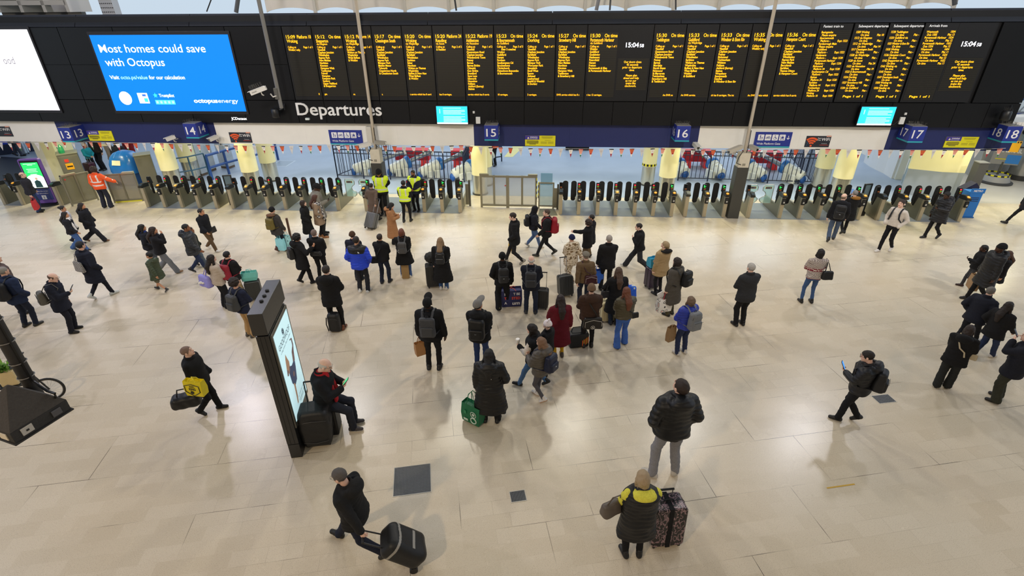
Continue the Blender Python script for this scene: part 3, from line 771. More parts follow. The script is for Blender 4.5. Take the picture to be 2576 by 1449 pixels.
# bunting
FL = [plastic('d8633a'), plastic('f0ece6'), plastic('d5d3d2'), plastic('e7a08c'), plastic('1b1b1d'), plastic('a82a35'), plastic('3d7a45'), plastic('7d4a3a')]
def flag_mesh(kind):
    p = MB(); w, h = 0.082, 0.30
    def band(z0, z1, m_, y=-0.003):
        x0, x1 = w * (1 + z0 / h), w * (1 + z1 / h)
        p.poly([(-x0, y, z0), (x0, y, z0), (x1, y, z1), (-x1, y, z1)], m_)
    base = FL[0] if kind == 0 else FL[1] if kind in (1, 3) else FL[2]
    p.prism([(-w, 0), (w, 0), (0, -h)], -0.0015, 0.0015, base)
    dot = lambda x, z, r, m_: p.lathe([(r, 0), (r, 0.001)], m_, 8, Matrix.Translation((x, -0.005, z)), 'y')
    if kind == 0:
        band(-0.19, -0.299, FL[1]); dot(0, -0.16, 0.024, FL[5]); dot(-0.025, -0.07, 0.008, FL[4]); dot(0.025, -0.07, 0.008, FL[4]); band(0, -0.025, FL[7])
    elif kind == 1:
        band(0, -0.035, FL[4]); dot(-0.02, -0.08, 0.008, FL[4]); dot(0.02, -0.08, 0.008, FL[4]); dot(0, -0.11, 0.01, FL[0]); band(-0.17, -0.22, FL[5]); band(-0.22, -0.299, FL[5])
    elif kind == 3:
        band(0, -0.03, FL[5]); band(-0.03, -0.17, FL[3]); dot(-0.02, -0.07, 0.007, FL[4]); dot(0.02, -0.07, 0.007, FL[4]); band(-0.2, -0.299, FL[6])
    else:
        for z0 in (-0.04, -0.08, -0.12): p.box(-0.04, 0.035, -0.004, -0.003, z0 - 0.008, z0, FL[7] if z0 == -0.08 else plastic('b5b0ac'))
    o = p.build('flag'); me = o.data; bpy.data.objects.remove(o); return me
FLAGS = [flag_mesh(k) for k in (0, 1, 2, 3)]
segs = [(-35, 356, 148, 356, 'far left'), (148, 351, 395, 359, 'under signs 13 and 14'), (395, 360, 815, 366, 'above the gates below sign 14'), (815, 363, 1172, 365, 'in front of the left railings'), (1172, 368, 1655, 373, 'under the 15 sign'), (1655, 373, 2070, 374, 'in front of the right railings'), (2070, 374, 2530, 373, 'under the 17 sign')]
kk = 0
for x0, y0, x1, y1, lab in segs:
    VB = VBAND - 0.05
    a, za = on_plane(x0, y0, VB); b, zb_ = on_plane(x1, y1, VB)
    t = sthing('bunting', 'string of Christmas bunting flags ' + lab, 'bunting', a, VB, za, 'christmas bunting strings')
    L = b - a; n = max(3, round(L / 0.345))
    sag = lambda q: (zb_ - za) * q - 0.05 * 4 * q * (1 - q)
    p = MB(); p.tube([(L * q, 0, sag(q)) for q in np.linspace(0, 1, 24)], 0.006, plastic('d9d7d2'), 4); p.build('string', t)
    for i in range(n):
        q = (i + 0.5) / n
        o = bpy.data.objects.new('flag', FLAGS[(0, 2, 1, 3)[kk % 4]]); kk += 1; COL.objects.link(o); o.parent = t
        o.location = (L * q, -0.004, sag(q)); o.rotation_euler = (random.uniform(-0.1, 0.1), random.uniform(-0.06, 0.06), random.uniform(-0.25, 0.25))
# ------------------------------------------------------------------ pillars behind the gates
CREAM = mat('e9e2b4', 0.45, 0, 0.04, 2)
CLAD = steel('c9c6b8', 0.25)
PIL_Z = 0.8
for px, py, r, lab, extra in ((414, 431, 0.33, 'cream pillar just right of the tall grey cabinet', 0), (461, 409, 0.33, 'cream pillar behind the blue railings below sign 14', 0), (618, 435, 0.33, 'near cream pillar of the pair below the wifi poster', 0), (664.5, 412, 0.33, 'far cream pillar of the pair below the wifi poster', 0),
                       (1204, 443, 0.31, 'cream pillar at the glass double gate below the 15 sign', 0), (1218, 422, 0.30, 'cream pillar hidden behind the one at the double gate', 0), (1636, 421, 0.29, 'cream pillar with yellow and black tape left of the railings', 1), (1684, 449, 0.33, 'cream pillar in front of the taped pillar below sign 16', 0),
                       (2083.5, 426, 0.34, 'far cream pillar at the right end of the railings', 0), (2131, 452, 0.34, 'near cream pillar below the 17 sign', 0)):
    u, v = gu(px, py, PIL_Z)
    v += r
    t = sthing('pillar', lab, 'pillar', u, v, 0, 'cream pillars behind the gates')
    p = MB(); p.lathe([(r, PIL_Z), (r, 6.0)], CREAM, 36); p.build('upper_casing', t, smooth=True)
    p = MB(); p.lathe([(r * 0.93, 0.06), (r * 0.93, PIL_Z)], CLAD, 36); p.lathe([(r, 0), (r, 0.06)], DSTEEL, 36); p.build('steel_cladding', t, smooth=True)
    if extra:
        p = MB()
        for k in range(24): 
            a0, a1 = 2 * math.pi * k / 24, 2 * math.pi * (k + 1) / 24
            p.poly([((r + 0.004) * math.cos(a0), (r + 0.004) * math.sin(a0), 0.82), ((r + 0.004) * math.cos(a1), (r + 0.004) * math.sin(a1), 0.82), ((r + 0.004) * math.cos(a1), (r + 0.004) * math.sin(a1), 0.91), ((r + 0.004) * math.cos(a0), (r + 0.004) * math.sin(a0), 0.91)], YEL if k % 2 else BLK)
        p.build('hazard_tape', t)
# flat cream pier at the far left
u, v = gu(140, 470)
t = sthing('pier', 'flat cream and white pier behind the purple information screen', 'pier', *on_plane(112, 400, 2.6)[:1], 2.6)
p = MB(); p.box(-0.28, 0.08, 0, 0.9, 0, 6, WHITEP); p.build('white_face', t); p = MB(); p.box(0.08, 0.62, 0.0, 0.9, 0, 6, CREAM); p.build('cream_face', t)

# ------------------------------------------------------------------ ticket gates
GB = steel('8a8778', 0.42); GF = steel('b4ab96', 0.35)
PADM = mat('141416', 0.55, 0, 0.1, 20)
def mk(fn, bevel=0.0):
    p = MB(); fn(p)
    o = p.build('gate_part')
    if bevel:
        bm = bmesh.new(); bm.from_mesh(o.data)
        bmesh.ops.bevel(bm, geom=[e for e in bm.edges if len(e.link_faces) == 2 and e.calc_face_angle(0) > 0.6], offset=bevel, segments=2, affect='EDGES', clamp_overlap=True)
        bm.to_mesh(o.data); bm.free()
    me = o.data; bpy.data.objects.remove(o); return me
GM = {}
GM['cabinet'] = mk(lambda p: (p.prism([(0.10, 0), (0.10, 0.9), (0.34, 0.86), (0.46, 0.44), (1.5, 0.42), (1.5, 0)], -0.055, 0.055, GB, 'x'), p.box(-0.035, 0.035, 0.5, 1.45, 0.42, 0.45, GF)), 0.006)
GM['front_post'] = mk(lambda p: p.box(-0.062, 0.062, 0, 0.10, 0, 0.92, GF), 0.008)
GM['reader_head'] = mk(lambda p: p.prism([(-0.05, 0.88), (-0.07, 0.95), (0.10, 1.05), (0.32, 1.01), (0.34, 0.86)], -0.078, 0.078, plastic('1a1b1c', 0.35), 'x'), 0.012)
def _pad(p):
    T = Matrix.Translation((0, 0.012, 1.008)) @ Matrix.Rotation(R(30.5), 4, 'X')
    p.lathe([(0.05, -0.01), (0.05, 0.004), (0.04, 0.008)], mat('f0a21c', 0.4, emit=0.25), 20, T)
    p.lathe([(0.024, 0.004), (0.024, 0.010)], plastic('f5d98a'), 16, T)
GM['card_pad'] = mk(_pad)
def _pad0(p):
    T = Matrix.Translation((0, 0.012, 1.008)) @ Matrix.Rotation(R(30.5), 4, 'X')
    p.box(-0.055, 0.055, -0.05, 0.05, -0.01, 0.005, plastic('3a4654', 0.25), T)
GM['blank_pad'] = mk(_pad0)
GM['ticket_slot'] = mk(lambda p: (p.box(-0.055, 0.055, -0.045, 0.02, 0.60, 0.84, BLK), p.box(-0.025, 0.03, -0.055, -0.04, 0.66, 0.73, plastic('b9b7b0')), p.box(-0.03, 0.03, -0.05, -0.04, 0.77, 0.79, plastic('4a4b4d'))), 0.004)
GM['stem'] = mk(lambda p: p.box(-0.03, 0.03, 0.50, 0.58, 0.40, 1.02, BLK), 0.006)
GM['display_pod'] = mk(lambda p: p.prism([(0.47, 0.98), (0.44, 1.05), (0.475, 1.32), (0.56, 1.31), (0.60, 0.98)], -0.058, 0.058, plastic('191a1b', 0.4), 'x'), 0.01)
POD = Matrix.Translation((0, 0.458, 1.19)) @ Matrix.Rotation(R(-7), 4, 'X')
def _scr(kind):
    def f(p):
        p.box(-0.045, 0.045, -0.004, 0, -0.115, 0.11, plastic('050505', 0.2), POD)
        p.box(-0.035, 0.035, -0.008, -0.003, -0.10, -0.05, plastic('9a5a2c'), POD)
        if kind == 'x':
            g = glow('ff3a44', 1.6)
            for s in (-1, 1): p.box(-0.035, 0.035, -0.009, -0.004, -0.009, 0.009, g, POD @ Matrix.Translation((0, 0, 0.06)) @ Matrix.Rotation(s * R(45), 4, 'Y'))
            p.box(-0.032, 0.032, -0.008, -0.004, -0.02, -0.002, glow('8fd63a', 1.0), POD)
        elif kind == 'go':
            g = glow('3df56a', 1.6)
            p.box(-0.03, 0.035, -0.009, -0.004, 0.05, 0.068, g, POD)
            for s in (-1, 1): p.box(-0.035, 0.0, -0.009, -0.004, -0.009, 0.009, g, POD @ Matrix.Translation((-0.014, 0, 0.059 + s * 0.012)) @ Matrix.Rotation(s * R(45), 4, 'Y'))
            p.box(-0.032, 0.032, -0.008, -0.004, -0.02, -0.002, glow('5fc63a', 0.8), POD)
    return f
for k in ('x', 'go', 'off'): GM['screen_' + k] = mk(_scr(k))
def _pad_leaf(sx):
    def f(p):
        pts = [(0.065, 0.62), (0.10, 0.50), (0.10, 0.42)] + [(0.185 + 0.085 * math.cos(a), 0.42 + 0.09 * math.sin(a)) for a in np.linspace(math.pi, 2 * math.pi, 9)] + [(0.275, 0.80), (0.27, 1.18)] + [(0.17 + 0.10 * math.cos(a), 1.18 + 0.10 * math.sin(a)) for a in np.linspace(0.1, math.pi, 9)] + [(0.065, 1.1)]
        p.prism([(sx * a, b) for a, b in pts], 0.80, 0.83, PADM)
    return f
GM['paddle_r'] = mk(_pad_leaf(1), 0.008); GM['paddle_l'] = mk(_pad_leaf(-1), 0.008)
def _wide_leaf(sx):
    GL = glass('a9dcd2', 0.4)
    out = [(0.08, 0.36), (0.40, 0.36), (0.47, 0.45), (0.50, 0.55), (0.44, 0.62), (0.34, 0.68), (0.31, 0.78), (0.36, 0.88), (0.44, 0.94), (0.45, 1.10), (0.38, 1.20), (0.10, 1.20), (0.08, 1.1)]
    def g(p): p.prism([(sx * a, b) for a, b in out], 0.80, 0.815, GL)
    def f(p): p.tube([(sx * a, 0.807, b) for a, b in out], 0.013, steel('a5a49c', 0.3), 8, True)
    def s(p):
        p.box(min(sx * 0.15, sx * 0.37), max(sx * 0.15, sx * 0.37), 0.790, 0.798, 1.02, 1.12, plastic('d9b93a'))
        p.box(min(sx * 0.165, sx * 0.355), max(sx * 0.165, sx * 0.355), 0.786, 0.792, 1.03, 1.11, plastic('16203e'))
        for k in range(3): pict(p, (0, 2, 3)[k], sx * 0.26 + (k - 1) * 0.055, 1.07, 0.05, SIGNW, 0.784)
    return mk(g), mk(f), mk(s)
GM['wide_r'] = _wide_leaf(1); GM['wide_l'] = _wide_leaf(-1)
ORD = ['first', 'second', 'third', 'fourth', 'fifth', 'sixth', 'seventh', 'eighth', 'ninth', 'tenth']
def inst(name, me, parent):
    o = bpy.data.objects.new(name, me); COL.objects.link(o); o.parent = parent; return o
for _k, _m in GM.items():
    for _me in (_m if isinstance(_m, tuple) else (_m,)):
        f_ = 0.79 if _k.startswith(('stem', 'display', 'screen', 'paddle')) else 0.80 if _k.startswith('wide') else 0.87
        _me.transform(Matrix.Diagonal((1, 1, f_, 1)))
def gate(px, py, label, left='', right='', scr='x', pad=True):
    u, v = gu(px, py)
    t = sthing('ticket_gate', label, 'ticket gate', u, 0.0, 0, 'ticket gates')
    inst('cabinet', GM['cabinet'], t); inst('front_post', GM['front_post'], t)
    h = inst('reader_head', GM['reader_head'], t)
    inst('card_pad', GM['card_pad' if pad else 'blank_pad'], h)
    if pad: inst('ticket_slot', GM['ticket_slot'], t)
    inst('stem', GM['stem'], t); d = inst('display_pod', GM['display_pod'], t); inst('screen', GM['screen_' + scr], d)
    for side, sx in ((left, 'l'), (right, 'r')):
        if side == 'n': inst('paddle', GM['paddle_' + sx], t)
        elif side == 'w':
            a = inst('wide_paddle', GM['wide_' + sx][0], t); inst('paddle_frame', GM['wide_' + sx][1], a); inst('pictogram_plate', GM['wide_' + sx][2], a)
    return u
runs = [
 ('left of the purple screen', [(16, 514.4, 'n', 'n', 'off', 1), (61, 515, 'n', '', 'off', 1)]),
 ('below sign 14', [(372, 522.5, '', 'n', 'off', 0), (415, 523, 'n', 'n', 'x', 1), (458, 524, 'n', 'n', 'x', 1), (501, 525, 'n', 'n', 'x', 1), (544.5, 526, 'n', '', 'x', 1)]),
 ('below the wifi poster', [(586, 526.5, '', 'n', 'off', 0), (630.7, 528, 'n', 'n', 'x', 1), (674, 529, 'n', 'n', 'x', 1), (718.6, 529, 'n', 'n', 'x', 1), (763.5, 529.7, 'n', 'n', 'x', 1), (807.5, 531, 'n', 'n', 'go', 1), (850, 532.4, 'n', 'w', 'go', 1)]),
 ('behind the yellow vests', [(921.5, 533, 'w', '', 'go', 1), (1023, 534.5, '', 'n', 'x', 1), (1068, 535, 'n', 'n', 'x', 1), (1112.6, 536, 'n', 'n', 'go', 1), (1157.5, 536.5, 'n', '', 'go', 1)]),
 ('right of the double gate', [(1409.4, 541.3, '', 'n', 'off', 0), (1455, 542, 'n', 'n', 'x', 1), (1502, 542, 'n', 'n', 'x', 1), (1547.6, 543, 'n', 'n', 'x', 1), (1595, 544.4, 'n', 'n', 'x', 1), (1641.6, 544.4, 'n', 'n', 'x', 1), (1688, 545.5, 'n', '', 'go', 1)]),
 ('of three by the dark plinth', [(1722.4, 545.8, '', 'n', 'off', 0), (1770, 546.7, 'n', 'n', 'go', 1), (1818.4, 547, 'n', '', 'go', 1)]),
 ('right of the dark plinth', [(1881, 548.5, '', 'w', 'off', 0), (1959, 549.4, 'w', 'n', 'go', 1), (2008, 550.7, 'n', 'n', 'go', 1), (2056.5, 551.6, 'n', 'n', 'go', 1), (2106, 552, 'n', 'n', 'go', 1), (2155, 552, 'n', '', 'go', 1)]),
 ('at the right end', [(2204, 553, '', 'n', 'off', 0), (2255, 553.5, 'n', 'n', 'x', 1), (2306, 554, 'n', 'n', 'x', 1), (2356, 554.5, 'n', 'n', 'x', 1), (2405, 555, 'n', '', 'x', 1)])]
for desc, gs in runs:
    us = []
    for i, (px, py, l, r, sc, pad) in enumerate(gs):
        st = {'x': 'lit red cross', 'go': 'lit green arrow', 'off': 'unlit display'}[sc]
        us.append(gate(px, py, '%s ticket gate in the row %s, %s' % (ORD[i], desc, st), l, r, sc, pad))
    m_ = MB()
    t = sthing('gate_mat', 'dark floor mat under the ticket gates ' + desc, 'mat', us[0], 0, 0, 'floor mats under the gates')
    m_.box(0, us[-1] - us[0], -0.05, 1.6, 0.001, 0.008, mat('7d848d', 0.55, 0, 0.2, 60, spec=0.3)); m_.build('mat', t)
# tail of the left-most row is outside the frame
# leaf gates at the left, glass partitions, double gate
def panel_gate(name, label, cat, p0, p1, h, panes=2, glasscol='8a8676', alpha=0.55, frame=DSTEEL, z0=0.06, fw=0.05, group=None):
    d = Vector((p1[0] - p0[0], p1[1] - p0[1], 0)); w = d.length
    t = sthing(name, label, cat, p0[0], p0[1], 0, group, math.atan2(d.y, d.x))
    p = MB()
    p.box(0, w, -0.025, 0.025, z0, z0 + fw, frame); p.box(0, w, -0.025, 0.025, h - fw, h, frame)
    for k in range(panes + 1): p.box(w * k / panes - fw / 2, w * k / panes + fw / 2, -0.03, 0.03, 0.0 if k in (0, panes) else z0, h, frame)
    p.build('frame', t, bevel=0.004)
    for k in range(panes):
        p = MB(); p.box(w * k / panes + fw / 2, w * (k + 1) / panes - fw / 2, -0.006, 0.006, z0 + fw, h - fw, glass(glasscol, alpha)); p.build('pane', t)
    return t, w
a, b = gu(183, 519), gu(248, 503)
t, w = panel_gate('leaf_gate', 'open steel leaf gate with mesh panes right of the purple screen', 'gate', a, b, 1.15, 2, '77745f', 0.75, GB)
p = MB(); p.box(0.02, w * 0.55, -0.06, 0.06, 1.15, 1.2, GF); p.build('top_rail', t); p = MB(); p.ell((0.1, -0.04, 1.02), (0.03, 0.02, 0.03), plastic('c22a26'), 10, 6); p.build('latch', t)
a, b = gu(290, 510), gu(361, 505)
t, w = panel_gate('leaf_gate', 'steel leaf gate below the blue cover, held by the orange jacket', 'gate', a, b, 1.12, 2, '8f8a78', 0.7, GB)
p = MB(); p.box(w * 0.62, w, -0.07, 0.07, 1.1, 1.17, GF); p.build('top_rail', t); p = MB(); p.box(0.0, w, -0.02, 0.02, 0.0, 0.05, mat('d8d23a', 0.5)); p.build('yellow_foot', t)
u, v = gu(154, 518)
gate(154, 518, 'single steel ticket gate between the purple screen and the open leaf gate', '', '', 'off', 0)
# glass partitions between runs
for (x, y), lab in (((566, 527), 'narrow glass partition between gate rows below sign 14'), ((2180, 552.5), 'narrow glass partition between gate rows below sign 17')):
    u, v = gu(x, y)
    t, w = panel_gate('glass_partition', lab, 'partition', (u - 0.13, 0.55), (u + 0.13, 0.62), 1.12, 1, '5b7076', 0.75, BLK, 0.02, 0.035, 'glass partitions between gate rows')
    p = MB(); p.prism([(0.02, 0), (0.02, 0.12), (0.12, 0.2), (0.22, 0.12), (0.22, 0)], -0.16, 0.12, BLK); p.build('foot', t)
t0 = gu(1212, 521); t1 = gu(1277.5, 522.5); t2 = gu(1348, 523.5)
tg, w = panel_gate('double_gate_leaf', 'left glass leaf of the wide double gate below the 15 sign', 'gate', t0, (t1[0] - 0.02, t1[1]), 1.22, 2, 'a9a9a4', 0.4, GB, 0.06, 0.07)
p = MB(); p.box(-0.04, 0.3, -0.05, 0.05, 1.22, 1.28, GB); p.build('top_hinge', tg); p = MB(); p.ell((w - 0.06, -0.05, 0.86), (0.025, 0.02, 0.025), plastic('c22a26'), 10, 6); p.build('lock_knob', tg)
tg, w = panel_gate('double_gate_leaf', 'right glass leaf of the wide double gate below the 15 sign', 'gate', (t1[0] + 0.02, t1[1]), t2, 1.22, 2, 'a9a9a4', 0.4, GB, 0.06, 0.07)
p = MB(); p.box(w - 0.3, w + 0.04, -0.05, 0.05, 1.22, 1.28, GB); p.build('top_hinge', tg)
p = MB()
for k in range(8): p.box(w + 0.01, w + 0.035, -0.04, 0.04, 0.35 + k * 0.1, 0.45 + k * 0.1, YEL if k % 2 else BLK)
p.build('hazard_strip', tg)
a, b = gu(1355.5, 524), gu(1391, 525)
tg, w = panel_gate('glass_screen', 'tall blue-tinted glass screen right of the double gate', 'screen', a, b, 1.0, 1, '7fa3ae', 0.5, GB, 0.08, 0.05)
p = MB(); p.box(0.05, w - 0.05, -0.008, 0.008, 0.9, 1.33, glass('6f9fb8', 0.6)); p.build('upper_pane', tg)
p = MB()
for k in range(6): p.box(-0.045, -0.02, -0.035, 0.035, 0.4 + k * 0.1, 0.5 + k * 0.1, YEL if k % 2 else BLK)
p.build('hazard_strip', tg)
for x0, y0, x1, y1, h, lab in ((1173, 518, 1184, 518, 0.85, 'low grey steel panel left of the double gate pillar'), (1391, 526, 1403, 526.5, 0.8, 'low grey steel panel right of the blue-tinted glass screen')):
    a, b = gu(x0, y0), gu(x1, y1)
    t = sthing('side_panel', lab, 'panel', a[0], a[1], 0, 'low steel panels by the double gate'); w = b[0] - a[0]
    p = MB(); p.box(0, w, -0.02, 0.02, 0.06, h, GB); p.build('sheet', t); p = MB(); p.box(w - 0.05, w + 0.02, -0.03, 0.03, 0, h + 0.15, DSTEEL); p.build('post', t)
a = gu(1352, 545); b = gu(1403, 542); c = gu(1394, 527); d = gu(1358, 527)
t = sthing('ramp_plate', 'dark grey wedge ramp on the floor in front of the blue-tinted glass screen', 'ramp', 0, 0)
p = MB(); p.poly([(q[0], q[1], z) for q, z in ((a, 0.004), (b, 0.004), (c, 0.03), (d, 0.03))], mat('6d6b5e', 0.6, 0, 0.15, 30)); p.poly([(q[0], q[1], 0.002) for q in (a, d, c, b)], BLK); p.build('plate', t)

# ------------------------------------------------------------------ camera poles
POLE = mat('b5aa98', 0.5)
def cctv(parent, loc, rz, tilt, L=0.42, col='d6d4cf', name='camera_body'):
    T = Matrix.Translation(loc) @ Matrix.Rotation(rz, 4, 'Z') @ Matrix.Rotation(tilt, 4, 'X')
    p = MB(); p.box(-0.065, 0.065, -L / 2, L / 2, -0.06, 0.06, mat(col, 0.4), T); p.box(-0.075, 0.075, -L / 2 - 0.06, L / 2 - 0.05, 0.06, 0.075, mat(col, 0.4), T)
    o = p.build(name, parent, bevel=0.012)
    p = MB(); p.lathe([(0.045, 0), (0.045, 0.02)], plastic('15161a', 0.1), 16, T @ Matrix.Translation((0, -L / 2 - 0.015, 0)), 'y'); p.build('lens', o)
    p = MB(); a = T @ Vector((0, 0.05, -0.06)); p.tube([a, a + Vector((0, 0.04, -0.09)), a + Vector((0, 0.12, -0.12))], 0.018, mat(col, 0.4), 6); p.build('bracket', o)
    return o
for k, (x0, y0, x1, y1, plx0, plx1, lab) in enumerate(((893, -10, 950, 412, 936, 960, 'left pale camera pole rising from a dark plinth past Departures'), (1950, -10, 1877, 385, 1836, 1871, 'right pale camera pole rising from a dark plinth beside sign 16'))):
    v = 0.12
    u = (on_plane(x0, y0, v)[0] + on_plane(x1, y1, v)[0]) / 2
    t = sthing('camera_pole', lab, 'pole', u, v, 0, 'pale camera poles by the gates')
    p = MB(); p.box(-0.19, 0.19, -0.18, 0.2, 0.0, 1.80, mat('3c3b36', 0.5, 0, 0.1, 5)); p.build('plinth', t, bevel=0.01)
    p = MB(); p.box(-0.17, 0.17, -0.16, 0.16, 1.80, 2.28, mat('c9c1ae', 0.6, 0, 0.1, 8)); p.box(-0.05, 0.05, -0.17, -0.16, 1.86, 1.94, plastic('8b8576')); p.build('control_box', t, bevel=0.012)
    p = MB(); p.tube([(0, 0, 2.28), (0, 0, 9)], 0.052, POLE, 14); p.build('pole', t, smooth=True)
    if k == 0: cctv(t, (-0.32, -0.12, 2.42), R(-62), R(8)); cctv(t, (0.2, -0.1, 2.5), R(125), R(14), 0.34, '9a978f')
    else: cctv(t, (-0.36, -0.12, 2.40), R(-70), R(16), 0.5, 'b5aea0'); cctv(t, (0.2, -0.12, 2.45), R(35), R(10), 0.34, 'a8a298')
    p = MB(); p.tube([(-0.1, -0.14, 2.35), (-0.22, -0.18, 2.15), (-0.25, -0.18, 1.95), (-0.1, -0.17, 1.9)], 0.014, BLK, 6); p.tube([(0.05, -0.05, 3.0), (0.06, -0.06, 2.4), (0.02, -0.08, 2.14)], 0.012, BLK, 6); p.build('cable', t)
    if k == 0:
        z = on_plane(928, 338, v)[1]
        p = MB(); p.box(-0.22, -0.04, -0.1, 0.06, z - 0.27, z + 0.27, mat('c2beb4', 0.5)); p.build('equipment_box', t, bevel=0.01)
# dark hanging pole with camera
v = -0.7
u0, z0 = on_plane(705, 268, v); u1, z1 = on_plane(652, -5, v); u = (u0 + u1) / 2
t = sthing('hanging_pole', 'dark grey pole hanging from the roof left of the departure board columns', 'pole', u, v, z0 - 0.05)
p = MB(); p.tube([(0, 0, 0), (0, 0, 9)], 0.058, mat('6e6d6a', 0.5), 14); p.build('pole', t, smooth=True)
p = MB(); p.box(-0.1, 0.02, -0.09, 0.07, 0.28, 0.62, mat('55544f', 0.6)); p.build('clamp', t, bevel=0.01)
p = MB(); p.tube([(0, -0.06, 0.4), (-0.15, -0.1, 0.36), (-0.2, -0.12, 0.46)], 0.022, mat('c9c7c0', 0.4), 8); p.build('arm', t)
uc, zc = on_plane(650, 228, v - 0.15)
t2 = sthing('security_camera', 'large white security camera with bird spikes beside the dark hanging pole', 'camera', uc, v - 0.15, zc)
o = cctv(t2, (0, 0, 0), R(-72), R(18), 0.52, 'dcdad4')
p = MB()
T = Matrix.Rotation(R(-72), 4, 'Z') @ Matrix.Rotation(R(18), 4, 'X')
for k in range(30):
    y = random.uniform(-0.25, 0.2); x = random.uniform(-0.06, 0.06); p.tube([T @ Vector((x, y, 0.075)), T @ Vector((x + random.uniform(-0.06, 0.06), y + random.uniform(-0.04, 0.04), 0.22))], 0.0025, spike_m, 3, cap=False)
tag(p.build('bird_spikes', t2), kind='stuff')
p = MB(); text(p, 'PHILIPS', 0, -0.03, 0.035, plastic('2c2c2c'), align='c', T=T @ Matrix.Translation((0.068, -0.12, 0.02)) @ Matrix.Rotation(R(90), 4, 'Z')); 
text(p, 'PHILIPS', 0, -0.03, 0.035, plastic('2c2c2c'), align='c', T=T @ Matrix.Translation((-0.068, -0.12, 0.02)) @ Matrix.Rotation(R(-90), 4, 'Z')); p.build('lettering', t2)
for px, py, rz, lab in ((430, 349, -55, 'white security camera on the navy band left of the 14 sign'), (538, 349, -40, 'white security camera on the navy band right of the 14 sign'), (1751, 368, 15, 'white security camera at the right end of the band below sign 16')):
    uc, zc = on_plane(px, py, VBAND - 0.3)
    t2 = sthing('security_camera', lab, 'camera', uc, VBAND - 0.3, zc, 'small security cameras on the band')
    cctv(t2, (0, 0, 0.02), R(rz), R(14), 0.32, 'cfcdc8')
    p = MB(); p.tube([(0.02, 0.1, -0.08), (0.05, 0.29, -0.06)], 0.02, mat('cfcdc8', 0.4), 8); p.build('wall_arm', t2)
for px, py, lab in ((693, 284, 'black spiked loudspeaker on the board below the hanging pole'), (2530, 290, 'black bracket camera at the right end of the board')):
    uc, zc = on_plane(px, py, VBRD - 0.25)
    t2 = sthing('black_speaker', lab, 'speaker', uc, VBRD - 0.25, zc)
    p = MB(); p.lathe([(0.11, -0.15), (0.13, -0.12), (0.13, 0.1), (0.1, 0.14)], plastic('141518', 0.4), 18); p.build('body', t2, smooth=True)
    p = MB(); p.tube([(0.02, 0.05, 0.05), (0.22, 0.1, 0.12), (0.25, 0.24, 0.25), (0.22, 0.25, 0.05)], 0.018, plastic('1d1e22', 0.4), 8); p.build('bracket', t2)
    p = MB()
    for k in range(24):
        x, y = random.uniform(-0.11, 0.11), random.uniform(-0.1, 0.1); p.tube([(x, y, 0.14), (x * 1.2, y * 1.2, 0.22)], 0.003, BLK, 3, cap=False)
    tag(p.build('bird_spikes', t2), kind='stuff')

# ------------------------------------------------------------------ buffers, railings and rails behind the gates
BUFW = mat('e9ebe6', 0.4, 0, 0.06, 4); BLUE = mat('1f56a8', 0.35); RED = mat('d8222c', 0.4, 0, 0.06, 3); NAVYM = mat('1b2440', 0.45)
def buffer_(near, far, rod, lab):
    A = Vector((*gu(near[0], near[1], 0.12), 0.0)) + Vector((0, 0.28, 0)); B = Vector((*gu(far[0], far[1], 0.62), 0.0))
    d = (B - A); L = d.length; ang = math.atan2(d.y, d.x) - math.pi / 2
    t = sthing('hydraulic_buffer', lab, 'buffer', A.x, A.y, 0, 'white hydraulic buffers behind the gates', ang)
    def zc(y): return 0.34 + 0.28 * y / L
    tilt = math.atan2(0.28, L)
    T = Matrix.Translation((0, 0, 0.30)) @ Matrix.Rotation(tilt, 4, 'X') @ Matrix.Diagonal((0.78, 1, 0.78, 1))
    p = MB(); p.lathe([(0.18, -0.05), (0.27, 0.0), (0.28, 0.15), (0.28, L * 0.55), (0.31, L * 0.56), (0.31, L * 0.6), (0.28, L * 0.61), (0.30, L - 0.25), (0.31, L - 0.2)], BUFW, 26, T, 'y'); p.build('cylinder', t, smooth=True)
    p = MB(); p.ell((0, -0.05, 0.18), (0.17, 0.1, 0.17), BLUE, 18, 10); p.build('end_cap', t, smooth=True)
    p = MB(); p.lathe([(0.33, L - 0.2), (0.36, L - 0.15), (0.36, L - 0.02), (0.28, L)], mat('2f74c4', 0.3), 26, T, 'y'); p.build('collar', t, smooth=True)
    p = MB(); p.lathe([(0.12, L - 0.05), (0.12, L + 1.0)], steel('9ba0a6', 0.3), 16, T, 'y'); p.lathe([(0.22, L + 1.0), (0.22, L + 1.08)], BUFW, 20, T, 'y'); p.build('piston_rod', t, smooth=True)
    for q in (0.3, 0.62):
        for s in (-1, 1):
            p = MB(); p.box(s * 0.24 - 0.07, s * 0.24 + 0.07, L * q - 0.12, L * q + 0.12, 0, 0.36, BUFW); p.build('support_foot', t, bevel=0.02)
            p = MB(); p.lathe([(0.05, 0), (0.05, 0.14)], BUFW, 10, Matrix.Translation((s * 0.12, L * q, 0.46))); p.build('valve_cap', t)
bl = [((888, 440), (964, 398), 'leftmost white buffer in the left railed pen'), ((979, 442), (1033, 402), 'white buffer behind the staff in the left railed pen'), ((1056, 449), (1114, 406), 'third white buffer in the left railed pen'), ((1138, 454), (1190, 411), 'rightmost white buffer in the left railed pen'),
      ((1725, 447), (1706, 404), 'leftmost white buffer in the right railed pen'), ((1816.6, 451), (1788, 404), 'white buffer left of the plinth in the right railed pen'), ((1924, 456), (1880, 409), 'white buffer right of the plinth in the right railed pen'), ((2023, 460), (1966, 413), 'rightmost white buffer in the right railed pen')]
for a, b, lab in bl: buffer_(a, b, None, lab)
